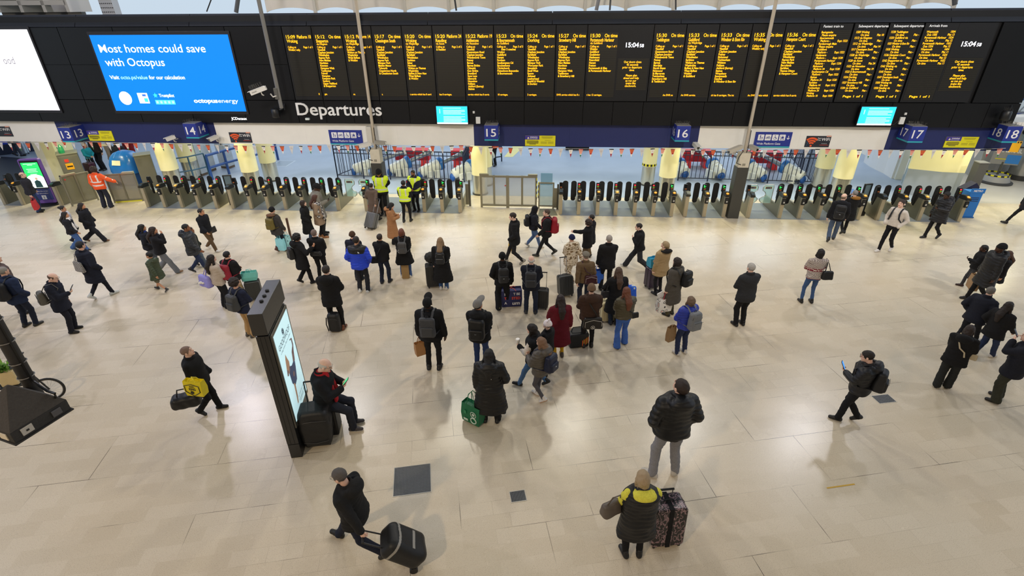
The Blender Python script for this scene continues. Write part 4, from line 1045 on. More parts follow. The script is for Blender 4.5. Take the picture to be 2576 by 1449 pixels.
def redblock(x0, x1, y0, y1, lab, h=0.48):
    a, b = gu(x0, y1 + 16), gu(x1, y1 + 16)
    t = sthing('buffer_beam', lab, 'buffer beam', a[0], a[1], 0, 'red buffer beams')
    w = b[0] - a[0]
    p = MB(); p.box(0, w, 0, 0.5, 0.28, 0.28 + h, RED); p.box(w * 0.04, w * 0.96, -0.03, 0, 0.33, 0.23 + h, mat('a8161f', 0.4)); p.build('beam', t, bevel=0.02)
    for q in (0.12, 0.75):
        p = MB(); p.prism([(-0.1, 0), (0.6, 0), (0.5, 0.4), (0.1, 0.6)], w * q, w * q + 0.25, RED, 'x'); p.build('foot_block', t, bevel=0.015)
redblock(996, 1082, 372, 402, 'long red buffer beam behind the left pen'); redblock(1136, 1186, 372, 404, 'short red buffer beam behind the left pen, beside the pillar')
redblock(1714, 1786, 378, 406, 'long red buffer beam behind the right pen, left of the camera pole'); redblock(1876, 1958, 380, 410, 'long red buffer beam behind the right pen, right of the camera pole')
t = sthing('barrier_block', 'orange-red plastic barrier beside the pillar left of the double gate', 'barrier', *gu(1177, 424)); p = MB(); p.box(-0.1, 0.14, 0, 0.3, 0, 0.8, mat('e23b1c', 0.45)); p.build('block', t, bevel=0.03)
p = MB(); p.box(-0.08, 0.12, -0.01, 0.0, 0.6, 0.7, WHITEP); p.build('white_stripe', t)
def railing(pts, h, pitch, lab, col=NAVYM, spikes=False):
    W = [Vector((*gu(x, y), 0)) for x, y in pts]
    t = sthing('railing', lab, 'railing', W[0].x, W[0].y, 0, 'navy railings around the buffers')
    p = MB(); q = MB(); s = MB(); q.tube([(0, 0, 0), (0, 0, h + 0.05)], 0.028, col, 6); s.tube([(0, 0, 0.1), (0, 0, h + (0.1 if spikes else -0.02))], 0.013, col, 5)
    po = q.build('post', t); bo = s.build('bar', t); first = [1, 1]
    for a, b in zip(W, W[1:]):
        a = a - W[0]; b = b - W[0]; L = (b - a).length
        for z, r in ((0.12, 0.02), (h - 0.16, 0.02), (h, 0.026)): p.tube([a + Vector((0, 0, z)), b + Vector((0, 0, z))], r, col, 6)
        n = max(2, int(L / pitch))
        for k in range(n + 1):
            c = a.lerp(b, k / n)
            i = 0 if k % 7 == 0 else 1; o = (po, bo)[i] if first[i] else inst(('post', 'bar')[i], (po, bo)[i].data, t); first[i] = 0; o.location = c
    p.build('rail', t)
railing([(850, 447), (1168, 458)], 1.25, 0.17, 'navy railing along the front of the left buffer pen')
railing([(850, 447), (985, 392)], 1.4, 0.17, 'navy railing running back along the left side of the left pen')
railing([(1168, 458), (1183, 420)], 1.25, 0.15, 'navy railing along the right end of the left pen')
railing([(1705, 454), (2040, 464)], 1.25, 0.17, 'navy railing along the front of the right buffer pen')
railing([(2040, 464), (1985, 398)], 1.4, 0.15, 'navy railing running back along the right side of the right pen', spikes=True)
def post_rail(pts, h, lab, col, r, rails=(0.5, 1.0), grp=None):
    W = [Vector((*gu(x, y), 0)) for x, y in pts]
    t = sthing('guard_rail', lab, 'guard rail', W[0].x, W[0].y, 0, grp)
    p = MB(); q = MB()
    for i, a in enumerate(W):
        q.tube([a - W[0], a - W[0] + Vector((0, 0, h))], r, col, 8)
        if i:
            for f in rails: p.tube([W[i - 1] - W[0] + Vector((0, 0, h * f)), a - W[0] + Vector((0, 0, h * f))], r, col, 8)
    q.build('post', t); p.build('rail', t)
BLR = mat('244a8e', 0.4); TLR = mat('2d5470', 0.4)
post_rail([(455, 468), (492, 462), (492.5, 462), (530, 452)], 1.15, 'thin teal guard rail below the 14 sign', TLR, 0.028)
post_rail([(535, 452), (577, 438), (640, 420), (700, 402)], 1.05, 'thick blue guard rail left of the cream pillars', BLR, 0.055)
post_rail([(1237, 410), (1262, 406)], 1.6, 'narrow dark metal rack behind the orange vest', NAVYM, 0.03, (0.15, 0.45, 0.7, 1.0))
post_rail([(0, 398), (50, 390), (110, 380)], 0.95, 'white handrail along the dark ramp at the far left', plastic('c9ccd2'), 0.035, (1.0,))
# grey cabinets, blue cover, far-left dressing
GREYC = mat('6a685a', 0.45, 0, 0.1, 4)
def cabinet(pxl, pyl, pxr, pyr, dep, h, lab, parts=True):
    a, b = gu(pxl, pyl), gu(pxr, pyr); d = Vector((b[0] - a[0], b[1] - a[1], 0)); w = d.length
    t = sthing('equipment_cabinet', lab, 'cabinet', a[0], a[1], 0, None, math.atan2(d.y, d.x))
    p = MB(); p.box(0, w, 0, dep, 0, h, GREYC); p.box(-0.02, w + 0.02, -0.02, dep + 0.02, h, h + 0.03, mat('7b7967', 0.4)); p.build('body', t, bevel=0.01)
    p = MB(); p.box(w * 0.06, w * 0.94, -0.015, 0, 0.1, h - 0.08, mat('66645a', 0.4)); p.build('door', t, bevel=0.005)
    return t, w, h
t, w, h = cabinet(178, 478, 228, 470, 0.7, 1.42, 'wide grey-brown cabinet with a yellow notice right of the white pier')
p = MB(); p.box(w * 0.25, w * 0.62, -0.025, -0.015, h - 0.6, h - 0.35, plastic('e3a51c')); p.box(w * 0.28, w * 0.48, -0.025, -0.015, h - 0.3, h - 0.18, plastic('d03a2a')); p.box(w * 0.3, w * 0.58, -0.028, -0.024, h - 0.5, h - 0.45, BLK); p.build('warning_label', t)
p = MB(); p.tube([(w * 0.3, 0.3, h + 0.03), (w * 0.3, 0.3, h + 0.14), (w * 0.34, 0.3, h + 0.28), (w * 0.3, 0.3, h + 0.36)], [0.1, 0.11, 0.07, 0.03], glass('27a66a', 0.8), 10)
o = p.build('bottle', None); o.matrix_world = t.matrix_basis.copy(); tag(o, 'green plastic bottle left on top of the wide grey-brown cabinet', 'bottle')
cabinet(364, 474, 404, 468, 0.6, 1.32, 'tall grey cabinet right of the blue cover')
q = gu(306, 474)
t = sthing('blue_cover', 'bright blue rounded plastic cover with a white label, behind the orange jacket', 'cover', q[0], q[1] + 0.75, 0, None, R(-4))
p = MB()
prof = [(0.75, 0.55), (0.80, 0.62), (0.78, 0.95), (0.66, 1.25), (0.46, 1.42), (0.2, 1.5), (0.02, 1.5)]
vs = []; n = 40
for r, z in prof:
    for j in range(n):
        a = 2 * math.pi * j / n; e = 0.62
        cx, cy = math.copysign(abs(math.cos(a)) ** e, math.cos(a)), math.copysign(abs(math.sin(a)) ** e, math.sin(a))
        vs.append((cx * r * 0.82, cy * r * 0.72, z))
p.add(vs, [(i * n + j, i * n + (j + 1) % n, (i + 1) * n + (j + 1) % n, (i + 1) * n + j) for i in range(len(prof) - 1) for j in range(n)] + [tuple(range(n - 1, -1, -1)), tuple((len(prof) - 1) * n + j for j in range(n))], mat('1f6fc0', 0.25, 0, 0.06, 2))
p.build('shell', t, smooth=True).scale = (0.94, 0.9, 0.93)
p = MB(); p.box(-0.5, 0.5, -0.4, 0.4, 0, 0.54, mat('24518e', 0.4)); p.build('base', t, bevel=0.03)
p = MB(); T = Matrix.Translation((-0.02, -0.478, 0.99)) @ Matrix.Rotation(R(-24), 4, 'X'); p.box(-0.2, 0.18, -0.012, 0.012, -0.1, 0.1, plastic('ece6c0'), T); p.build('label_plate', t)
p = MB()
for s in (-0.16, 0.14): p.tube([(s, -0.46, 1.26), (s * 0.8, -0.3, 1.43), (s * 0.6, -0.1, 1.5)], 0.018, mat('2a7fd0', 0.25), 6)
p.build('rib', t).scale = (0.94, 0.9, 0.93)
# purple touch screen
q0, q1 = gu(101, 516), gu(143, 516)
t = sthing('information_totem', 'purple touch-screen information totem showing a green page', 'information screen', (q0[0] + q1[0]) / 2, q0[1], 0, None, R(14))
PURP = mat('6a4a9a', 0.4)
p = MB(); p.prism(rrect(-0.42, 0.42, 0.1, 2.05, 0.08), 0.0, 0.14, PURP); p.build('casing', t, bevel=0.01)
p = MB(); p.box(-0.36, 0.36, -0.006, 0.0, 0.75, 1.98, plastic('0c0f14', 0.2)); p.box(-0.36, 0.36, -0.006, 0, 0.25, 0.75, plastic('2b3a7a')); p.build('front_panel', t)
p = MB(); p.box(-0.33, 0.33, -0.009, -0.006, 1.25, 1.9, glow('2fd06a', 0.9)); p.box(-0.33, 0.33, -0.009, -0.006, 0.80, 1.25, glow('e6f3ee', 0.95))
p.prism([(0.33 * math.cos(a), 1.22 + 0.16 * math.sin(a)) for a in np.linspace(0, math.pi, 12)], -0.010, -0.009, glow('e6f3ee', 0.95))
p.lathe([(0.05, 0), (0.05, 0.002)], glow('caa98a', 0.7), 12, Matrix.Translation((0.02, -0.012, 1.2)), 'y'); p.prism([(-0.12, 0.82), (0.16, 0.82), (0.13, 1.08), (0.02, 1.15), (-0.1, 1.08)], -0.012, -0.011, glow('2c4a4a', 0.5))
for z, w in ((1.84, 0.5), (1.79, 0.2), (1.62, 0.4), (1.56, 0.34), (1.5, 0.4), (1.4, 0.26)): p.box(-w / 2, w / 2, -0.011, -0.010, z - 0.01, z + 0.01, glow('d8fbe6', 0.9))
p.build('screen', t)
p = MB(); text(p, 'Touch the screen', 0, 0.62, 0.055, SIGNW, align='c', width=0.52, y=-0.009); text(p, 'for information', 0, 0.52, 0.055, SIGNW, align='c', width=0.46, y=-0.009); p.box(-0.09, 0.09, -0.009, -0.007, 0.28, 0.46, SIGNW); text(p, 'i', 0, 0.31, 0.12, plastic('2b3a7a'), align='c', y=-0.012, bold=0.03); p.build('print', t)
p = MB(); p.lathe([(0.48, 0), (0.46, 0.04), (0.3, 0.1)], BLK, 24, Matrix.Translation((0, 0.1, 0)) @ Matrix.Diagonal((1, 0.7, 1, 1))); p.build('foot', t, smooth=True)
for o_ in t.children: o_.data.transform(Matrix.Diagonal((0.84, 1, 0.87, 1)))
# dark ramp, blue hoarding and grey steelwork behind the left gates
DK = mat('262c35', 0.6, 0, 0.15, 2)
m = MB(); m.poly([Vector((*gu(x, y), 0.012)) for x, y in ((-120, 470), (160, 466), (165, 404), (-40, 392))], DK)
tag(m.build('floor_ramp', loc=ORG, rotz=ALPHA), kind='structure')
q0, q1 = gu(-30, 396), gu(102, 380)
d = Vector((q1[0] - q0[0], q1[1] - q0[1], 0))
t = sthing('hoarding', 'blue hoarding with a dark base behind the far left gates', 'hoarding', q0[0], q0[1] + 0.2, 0, None, math.atan2(d.y, d.x))
p = MB(); p.box(0, d.length, 0, 0.1, 0.5, 2.6, mat('2347d0', 0.5)); p.build('blue_panel', t); p = MB(); p.box(0, d.length, -0.01, 0.1, 0, 0.5, mat('2a3550', 0.5)); p.build('base_panel', t)
for x, y, w, dep, h, lab in ((492, 442, 0.75, 0.5, 2.6, 'pale grey metal locker behind the teal guard rail'), (517, 432, 0.55, 0.4, 2.6, 'white metal locker behind the teal guard rail'), (566, 424, 0.5, 0.4, 2.6, 'pale grey metal locker behind the thick blue rail')):
    u, v = gu(x, y); t = sthing('locker', lab, 'locker', u, v, 0, 'grey lockers behind the guard rails', R(-12))
    p = MB(); p.box(-w / 2, w / 2, 0, dep, 0.1, h, mat('b9c1c9' if h else '', 0.45, 0, 0.06, 3)); p.box(-w / 2 + 0.02, w / 2 - 0.02, 0.02, dep, 0, 0.1, mat('6b5a48', 0.6)); p.build('body', t, bevel=0.01)
    p = MB(); p.box(-w * 0.42, w * 0.42, -0.015, 0, 0.2, h - 0.15, mat('c3cad1', 0.45)); p.box(w * 0.3, w * 0.36, -0.04, -0.015, 1.1, 1.25, DSTEEL); p.build('door', t)
u, v = gu(694, 452)
t = sthing('floor_grating', 'dark upright ribbed post right of the far cream pillar', 'post', u, v, 0)
p = MB(); p.box(-0.05, 0.05, -0.05, 0.05, 0, 2.9, mat('3f4a45', 0.5)); p.build('post', t)
for k in range(1): 
    p = MB(); p.box(-0.09, 0.09, -0.03, 0.03, 0.25, 2.9, ramp_mat('ribs', 'wavez', 10, [(0, '2c3531'), (0.5, '55605a')])); p.build('ribbed_plate', t)
t = sthing('cover_plate', 'square steel cover plate in the blue-grey floor right of the far pillar', 'cover plate', *gu(712, 411)); p = MB(); p.box(-0.35, 0.35, -0.45, 0.45, 0.001, 0.006, mat('8d9aa8', 0.4, 0, 0.2, 20)); p.build('plate', t); p = MB(); p.box(-0.42, 0.42, -0.52, 0.52, 0.0005, 0.003, mat('b3bfcb', 0.5)); p.build('frame', t)

# ------------------------------------------------------------------ right of the board
WH = mat('d9dadb', 0.5, 0, 0.04, 2)
LOWG = mat('8f98a4', 0.5)
def wall_seg(name, pts, h, col, band=None):
    m = MB()
    for a, b in zip(pts, pts[1:]):
        A, B = S(*gu(*a)), S(*gu(*b)); n = (B - A).cross(Vector((0, 0, 1))).normalized() * -0.2
        for z0, z1, mm in ((0, band or 0.0, LOWG), (band or 0.0, h, col)):
            if z1 > z0: m.add([A + Vector((0, 0, z0)), B + Vector((0, 0, z0)), B + Vector((0, 0, z1)), A + Vector((0, 0, z1)), A + n + Vector((0, 0, z0)), B + n + Vector((0, 0, z0)), B + n + Vector((0, 0, z1)), A + n + Vector((0, 0, z1))], [(0, 1, 2, 3), (4, 7, 6, 5), (0, 3, 7, 4), (1, 5, 6, 2), (3, 2, 6, 7)], mm)
    tag(m.build(name), kind='structure')
wall_seg('wall_platform_left', [(2172, 408), (2186, 418), (2203, 427), (2222, 436), (2242, 449)], 3.0, WH)
wall_seg('wall_platform_right', [(2262, 487), (2344, 497), (2400, 500)], 3.0, CREAM, 1.0)
t = sthing('steel_jamb', 'white steel jamb at the end of the curved white wall', 'post', *gu(2256, 450)); p = MB(); p.box(-0.14, 0.14, -0.1, 0.2, 0, 3.0, mat('cfd2cf', 0.4)); p.build('jamb', t, bevel=0.01)
t = sthing('glass_edge', 'dark glass edge panel beside the white steel jamb', 'panel', *gu(2268, 462)); p = MB(); p.box(0, 0.3, 0, 0.03, 0, 3.0, glass('8fa79a', 0.7)); p.build('pane', t)
# tall dark post and blue newspaper bin at the right end of the gates
q = gu(2424, 515); hp = vert_z(S(*q), 2458, 407)
t = sthing('dark_post', 'tall dark grey square post at the right end of the gates', 'post', q[0], q[1], 0); p = MB(); p.box(-0.16, 0.16, -0.15, 0.15, 0, hp, mat('4b4b4c', 0.5)); p.build('post', t, bevel=0.008); p = MB(); p.box(-0.17, 0.17, -0.16, 0.16, hp, hp + 0.03, mat('77777a', 0.4)); p.build('cap', t)
q = gu(2430, 548)
t = sthing('newspaper_bin', 'blue newspaper dispenser lettered METRO at the right end of the gates', 'newspaper bin', q[0], q[1], 0, None, 0.0)
p = MB(); p.box(-0.28, 0.3, 0, 0.45, 0.05, 1.25, mat('1f6fbe', 0.45)); p.build('body', t, bevel=0.015); p = MB(); p.box(-0.31, 0.33, -0.03, 0.48, 0, 0.06, mat('175a9c', 0.45)); p.build('base', t, bevel=0.01)
p = MB(); p.box(-0.30, 0.33, -0.02, 0.0, 1.2, 1.42, mat('1f6fbe', 0.45)); p.build('header', t)
p = MB(); text(p, 'METRO', 0.02, 1.27, 0.09, SIGNW, align='c', width=0.4, y=-0.025, bold=0.02); 
for z in (0.98, 0.9, 0.82): p.box(-0.17, 0.2, -0.006, -0.003, z - 0.02, z + 0.02, plastic('15386a'))
p.build('print', t)
for o_ in t.children: o_.data.transform(Matrix.Diagonal((0.72, 0.8, 0.74, 1)))
q = gu(2392, 530)
t = sthing('leaflet_stand', 'dark navy display stand behind the last ticket gate', 'stand', q[0] + 0.2, 0.9, 0); p = MB(); p.prism([(-0.25, 0), (0.25, 0), (0.25, 0.95), (0.1, 1.1), (-0.25, 0.85)], 0, 0.3, mat('1c2140', 0.4)); p.build('body', t)
# far right background
CONC = mat('a7a49c', 0.8, 0, 0.2, 3, 0.2)
m = MB(); pts = [(2452, 452), (2490, 447), (2540, 436), (2600, 420)]
for a, b in zip(pts, pts[1:]):
    A, B = S(*gu(*a)), S(*gu(*b)); m.add([A, B, B + Vector((0.3, 0.6, 2.2)), A + Vector((0.3, 0.6, 2.2)), A + Vector((0.5, 1.5, 0)), B + Vector((0.5, 1.5, 0)), B + Vector((0.6, 1.5, 2.2)), A + Vector((0.6, 1.5, 2.2))], [(0, 1, 2, 3), (4, 7, 6, 5), (3, 2, 6, 7), (0, 3, 7, 4), (1, 5, 6, 2)], CONC)
tag(m.build('wall_escalator'), kind='structure')
q = gu(2500, 458)
t = sthing('floor_sign', 'handrail safety notice on a round grey weighted base at the far right', 'sign', q[0], q[1], 0, None, R(-20))
p = MB(); p.lathe([(0.6, 0), (0.6, 0.06), (0.54, 0.09)], plastic('3a3b3d', 0.6), 28); p.lathe([(0.5, 0.09), (0.42, 0.3), (0.40, 0.32)], mat('8f8f8f', 0.6), 28); p.build('base', t, smooth=True)
p = MB()
for k in range(24):
    a0, a1 = 2 * math.pi * k / 24, 2 * math.pi * (k + 1) / 24; p.poly([(0.43 * math.cos(a0), 0.43 * math.sin(a0), 0.31), (0.43 * math.cos(a1), 0.43 * math.sin(a1), 0.31), (0.43 * math.cos(a1), 0.43 * math.sin(a1), 0.37), (0.43 * math.cos(a0), 0.43 * math.sin(a0), 0.37)], YEL if k % 2 else BLK)
p.build('hazard_ring', t)
p = MB(); p.tube([(0, 0, 0.3), (0, 0, 0.85)], 0.04, DSTEEL, 8); p.build('stem', t)
p = MB(); p.box(-0.42, 0.5, -0.02, 0.02, 0.75, 1.5, mat('8e8d8c', 0.5)); p.build('panel', t)
p = MB(); p.box(0.05, 0.5, -0.03, -0.02, 0.8, 1.15, plastic('2f7fd0')); p.box(-0.4, 0.48, -0.03, -0.02, 1.45, 1.5, BLK); text(p, 'HANDRAIL', 0.04, 1.24, 0.15, SIGNW, align='c', width=0.84, y=-0.03, bold=0.02); p.box(-0.3, 0.05, -0.03, -0.02, 0.95, 0.98, YEL)
p.lathe([(0.14, 0), (0.14, 0.003)], plastic('d04038'), 18, Matrix.Translation((-0.2, -0.034, 1.5)), 'y'); p.build('print', t)
q = gu(2548, 452)
t = sthing('escalator_end', 'steel escalator newel beside the handrail notice at the far right', 'escalator', q[0] + 0.35, q[1] + 0.2, 0)
p = MB(); p.lathe([(0.42, 0.2), (0.42, 1.2), (0.36, 1.3)], steel('a5a6a6', 0.3), 26); p.lathe([(0.46, 0), (0.46, 0.2)], plastic('2a2a2b'), 26); p.build('newel', t, smooth=True)
p = MB(); p.prism([(0.0, 0.9), (0.3, 1.25), (4.0, 2.9), (4.0, 2.0)], 0.35, 0.4, glass('a9c6d6', 0.5), 'x'); p.build('balustrade', t); p = MB(); p.tube([(0.37, 0.0, 0.95), (0.37, 0.3, 1.28), (0.37, 4, 2.95)], 0.05, BLK, 8); p.build('handrail', t)
q = on_plane(2548, 308, 9.0)
t = sthing('hanging_sign', 'navy overhead sign with large white capitals at the right edge', 'sign', q[0], 9.0, q[1]); p = MB(); p.box(0.0, 3.0, 0, 0.15, -0.35, 0.4, SIGN); p.build('board', t); p = MB(); text(p, 'VAT', 0.35, -0.22, 0.38, SIGNW, width=1.0, y=-0.01); p.build('letters', t)
q = on_plane(2560, 275, 9.5)
t = sthing('roof_girder', 'grey lattice girder above the navy overhead sign', 'steelwork', q[0], 9.5, q[1]); p = MB(); p.box(-0.6, 4, 0, 0.1, -0.25, -0.1, mat('b9bdbd', 0.5)); p.box(-0.6, 4, 0, 0.1, 0.4, 0.55, mat('4f7cc0', 0.5))
for k in range(6): p.tube([(-0.6 + k * 0.7, 0.05, -0.2), (-0.25 + k * 0.7, 0.05, 0.45), (0.1 + k * 0.7, 0.05, -0.2)], 0.04, mat('b9bdbd', 0.5), 6)
p.build('lattice', t)
q = on_plane(2553, 392, 1.5)
t = sthing('yellow_notice', 'yellow and black hazard notice hanging below the 18 sign', 'sign', on_plane(2556, 366, 0.9)[0], 0.9, on_plane(2556, 366, 0.9)[1], None, R(-15)); p = MB(); p.box(-0.13, 0.13, 0, 0.02, -0.22, 0.14, plastic('e2a81c')); p.build('board', t); p = MB()
for k in range(4): p.box(-0.13 + k * 0.07, -0.095 + k * 0.07, -0.004, 0, 0.08, 0.13, BLK)
p.build('stripes', t)
p = MB()
for x in (-.1, .1): p.tube([(x, .01, .13), (x, .01, 3.03 - t.location.z)], .006, DSTEEL, 5)
p.build('hanger', t)

t = sthing('end_stop', 'low black block at the far end of the open platform floor', 'block', gu(1452, 376)[0], gu(1452, 378)[1], 0); p = MB(); p.box(-0.6, 0.6, 0, 0.5, 0, 0.6, BLK); p.box(-0.25, -0.05, -0.03, 0, 0.3, 0.5, plastic('3a3c40')); p.build('block', t, bevel=0.03)
m = MB(); m.poly([S(*gu(x, y), 0.004) for x, y in ((1268, 395), (1290, 395), (1320, 366), (1292, 366))], mat('d8cf8a', 0.5)); tag(m.build('trim_20'), kind='structure')
# ------------------------------------------------------------------ floor gratings
def grate(pts, nx, ny, lab):
    c = [ground(x, y) for x, y in pts]
    o = (c[0] + c[1] + c[2] + c[3]) / 4; ux = ((c[1] - c[0]) + (c[2] - c[3])) / 2; uy = ((c[3] - c[0]) + (c[2] - c[1])) / 2
    t = thing('floor_cover', lab, 'floor cover', o, math.atan2(ux.y, ux.x)); w, h = ux.length, uy.length
    p = MB(); p.box(-w / 2, w / 2, -h / 2, h / 2, 0.0005, 0.003, mat('2a2d30', 0.5)); p.build('plate', t)
    p = MB(); g = mat('a3a7aa', 0.4)
    for i in range(nx):
        for j in range(ny):
            for ox in (0, 0.5):
                x, y = -w / 2 + (i + 0.5 * (0.5 + ox)) * w / nx, -h / 2 + (j + 0.5 * (0.5 + ox)) * h / ny
                a, b = w / nx * 0.17, h / ny * 0.28; s = 1 if ox else -1
                p.add([(x - a, y - s * b * 0.3, 0.003), (x, y - b * 0.8, 0.005), (x + a, y + s * b * 0.3, 0.003), (x, y + b * 0.8, 0.005)], [(0, 1, 2, 3)], g)
    tag(p.build('raised_pattern', t), kind='stuff')
    p = MB(); e = mat('c9c2b2', 0.5)
    for a in ((-w / 2 - 0.012, w / 2 + 0.012, -h / 2 - 0.012, -h / 2), (-w / 2 - 0.012, w / 2 + 0.012, h / 2, h / 2 + 0.012), (-w / 2 - 0.012, -w / 2, -h / 2, h / 2), (w / 2, w / 2 + 0.012, -h / 2, h / 2)): p.box(*a, 0.0005, 0.004, e)
    p.build('rim', t)
grate([(989, 1249), (1084, 1237), (1082, 1166), (993, 1178)], 26, 20, 'large square chequered floor cover in front of the black totem')
grate([(1286, 1264), (1325, 1258), (1318, 1233), (1283, 1238)], 10, 8, 'small dark floor cover in the middle of the foreground')
grate([(2212, 1016), (2256, 1010), (2232, 993), (2193, 996)], 14, 10, 'patterned floor cover on the open floor at the right')

# ------------------------------------------------------------------ black advertising totem
A, B = ground(730, 1160), ground(761.6, 1156)
ex = (B - A); w0 = ex.length
Aw = A
# long side direction: find it from the top cap
ZT = vert_z(ground(745, 1158), 640, 792)
c0, c1, c2, c3 = (ground(x, y, ZT) for x, y in ((620, 792), (659, 791), (704, 703.5), (671, 703.5)))
long_ = ((c2 - c1) + (c3 - c0)) / 2
TW, TL = ((c1 - c0).length + (c2 - c3).length) / 2, long_.length
org = (c0 + c1) / 2; org.z = 0
ang = math.atan2(long_.y, long_.x) - math.pi / 2
print('TOTEM', ZT, TW, TL, math.degrees(ang), org, (A + B) / 2, w0)
t = thing('advertising_totem', 'tall black advertising totem with a lit dog poster on its right face', 'advertising totem', org, ang)
KB = mat('1b1b1c', 0.35, 0, 0.08, 12, 0.1)
BW = min(TW * 0.86, 0.3) / 2; HW = TW / 2
zc0 = ZT - 0.36
p = MB(); p.box(-BW, BW, 0.05, TL - 0.05, 0.0, 0.30, KB); p.build('base', t, bevel=0.006)
p = MB(); p.box(-BW, BW, 0.05, TL - 0.05, 0.31, zc0 - 0.05, KB); p.box(-BW * 0.4, -BW * 0.34, 0.045, 0.05, 0.32, zc0 - 0.06, BLK); p.box(BW * 0.3, BW * 0.36, 0.045, 0.05, 0.32, zc0 - 0.06, BLK); p.build('body', t, bevel=0.006)
p = MB(); p.box(-BW * 0.9, BW * 0.9, 0.08, TL - 0.08, zc0 - 0.06, zc0, BLK); p.build('neck', t)
p = MB(); p.box(-HW, HW, 0, TL, zc0, ZT, mat('2b2b2b', 0.4, 0, 0.1, 30, 0.1)); o = p.build('cap', t, bevel=0.008)
for y in (0.35, 0.5, 0.65):
    p = MB(); p.ell((0.0, TL * y, ZT + 0.012), (0.03, 0.035, 0.018), BLK, 12, 6); p.build('vent_knob', o)
y0, y1, z0, z1 = 0.12, TL - 0.12, 0.72, zc0 - 0.12
p = MB(); p.box(BW, BW + 0.03, 0.07, TL - 0.07, z0 - 0.09, z1 + 0.06, mat('55534c', 0.35, 0.5)); p.build('screen_frame', t, bevel=0.006)
p = MB(); p.box(BW + 0.026, BW + 0.033, y0, y1, z0, z1, glow('c2e4ea', 0.7)); sc = p.build('screen', t)
p = MB(); PW = y1 - y0; T = Matrix.Translation((BW + 0.035, y0, z0)) @ Matrix.Rotation(R(90), 4, 'Z'); H_ = z1 - z0
INKB = glow('2d3440', 0.5)
text(p, 'GOODWOOF', PW * 0.5, H_ * 0.80, H_ * 0.055, INKB, align='c', width=PW * 0.8, T=T, y=0); text(p, 'a dog event like no other', PW * 0.5, H_ * 0.755, H_ * 0.02, INKB, align='c', width=PW * 0.72, T=T, y=0)
text(p, 'at Goodwood', PW * 0.66, H_ * 0.12, H_ * 0.022, INKB, align='c', width=PW * 0.42, T=T, y=0); p.box(PW * 0.45, PW * 0.85, -0.001, 0, H_ * 0.08, H_ * 0.085, INKB, T); p.box(PW * 0.5, PW * 0.8, -0.001, 0, H_ * 0.055, H_ * 0.06, INKB, T)
def dog(pts, m_, y=-0.002): p.poly([(PW * a, y, H_ * b) for a, b in pts], m_, T)
D1, D2, D3 = glow('3b4660', 0.5), glow('9b7a62', 0.55), glow('6e5a58', 0.5)
dog([(0.30, 0.36), (0.42, 0.28), (0.60, 0.30), (0.70, 0.42), (0.74, 0.52), (0.62, 0.50), (0.50, 0.50), (0.36, 0.54), (0.28, 0.48)], D1)
dog([(0.20, 0.56), (0.26, 0.66), (0.32, 0.70), (0.36, 0.64), (0.42, 0.58), (0.38, 0.50), (0.28, 0.48)], D2)
dog([(0.20, 0.56), (0.16, 0.50), (0.22, 0.48), (0.28, 0.52)], D3, -0.003)
dog([(0.36, 0.34), (0.44, 0.30), (0.40, 0.16), (0.36, 0.10), (0.30, 0.10), (0.33, 0.18)], D2, -0.003)
dog([(0.62, 0.50), (0.74, 0.48), (0.82, 0.60), (0.78, 0.63), (0.68, 0.60)], D3, -0.003)
p.tube([T @ Vector((PW * a, -0.003, H_ * b)) for a, b in ((0.74, 0.56), (0.83, 0.64), (0.83, 0.71), (0.74, 0.72))], 0.01, D3, 5)
p.lathe([(H_ * 0.028, 0), (H_ * 0.028, 0.001)], D3, 14, T @ Matrix.Translation((PW * 0.5, -0.004, H_ * 0.40)), 'y')
for r in (0.032, 0.018): p.tube([T @ Vector((PW * 0.5 + H_ * r * 0.7 * math.cos(a), -0.002, H_ * 0.9 + H_ * r * math.sin(a))) for a in np.linspace(0, 2 * math.pi, 16, endpoint=False)], 0.004, INKB, 4, True)
p.build('poster_print', sc)
TOTEM = (org, ang, BW, TL)

# ------------------------------------------------------------------ hanging pyramid box in the near left
pa = at_depth(17, 970, 4.0); pc = pa - Vector((0, 0, 0.25))
t = thing('hanging_junction_box', 'dark pyramid-topped box with socket plates hanging on a pole at the left', 'junction box', pc, R(-19.4))
GR = mat('3b3631', 0.85, 0, 0.25, 60, 0.5); GD = mat('2a2826', 0.8, 0, 0.25, 60, 0.4)
s_ = 0.205
p = MB(); p.box(-s_, s_, -s_, s_, -0.10, 0.0, GD); p.box(-s_ - 0.012, s_ + 0.012, -s_ - 0.012, s_ + 0.012, -0.112, -0.098, GD); p.build('box', t, bevel=0.005)
p = MB(); p.add([(-s_, -s_, 0), (s_, -s_, 0), (s_, s_, 0), (-s_, s_, 0), (-.01, -.01, .25), (.01, -.01, .25), (.01, .01, .25), (-.01, .01, .25)], [(0, 1, 5, 4), (1, 2, 6, 5), (2, 3, 7, 6), (3, 0, 4, 7), (4, 5, 6, 7), (3, 2, 1, 0)], GR); p.build('pyramid_top', t, bevel=0.003)
iv = (Matrix.Translation(pc) @ Matrix.Rotation(R(-19.4), 4, 'Z')).inverted()
pp = iv @ at_depth(88, 985, 4.33)
p = MB(); p.tube([(pp.x, pp.y, -0.08), (pp.x, pp.y, 4.5)], 0.05, mat('23211f', 0.6, 0, 0.2, 30), 14); p.build('pole', t, smooth=True)
p = MB(); p.tube([(pp.x, pp.y, -0.04), (0, 0, -0.04)], 0.03, GD, 8); p.build('bracket', t)
p = MB(); p.box(s_, s_ + 0.008, -0.145, -0.065, -0.075, -0.012, plastic('b5afa5')); p.box(s_ + 0.008, s_ + 0.012, -0.115, -0.095, -0.052, -0.036, BLK); p.build('socket_plate', t, bevel=0.002)
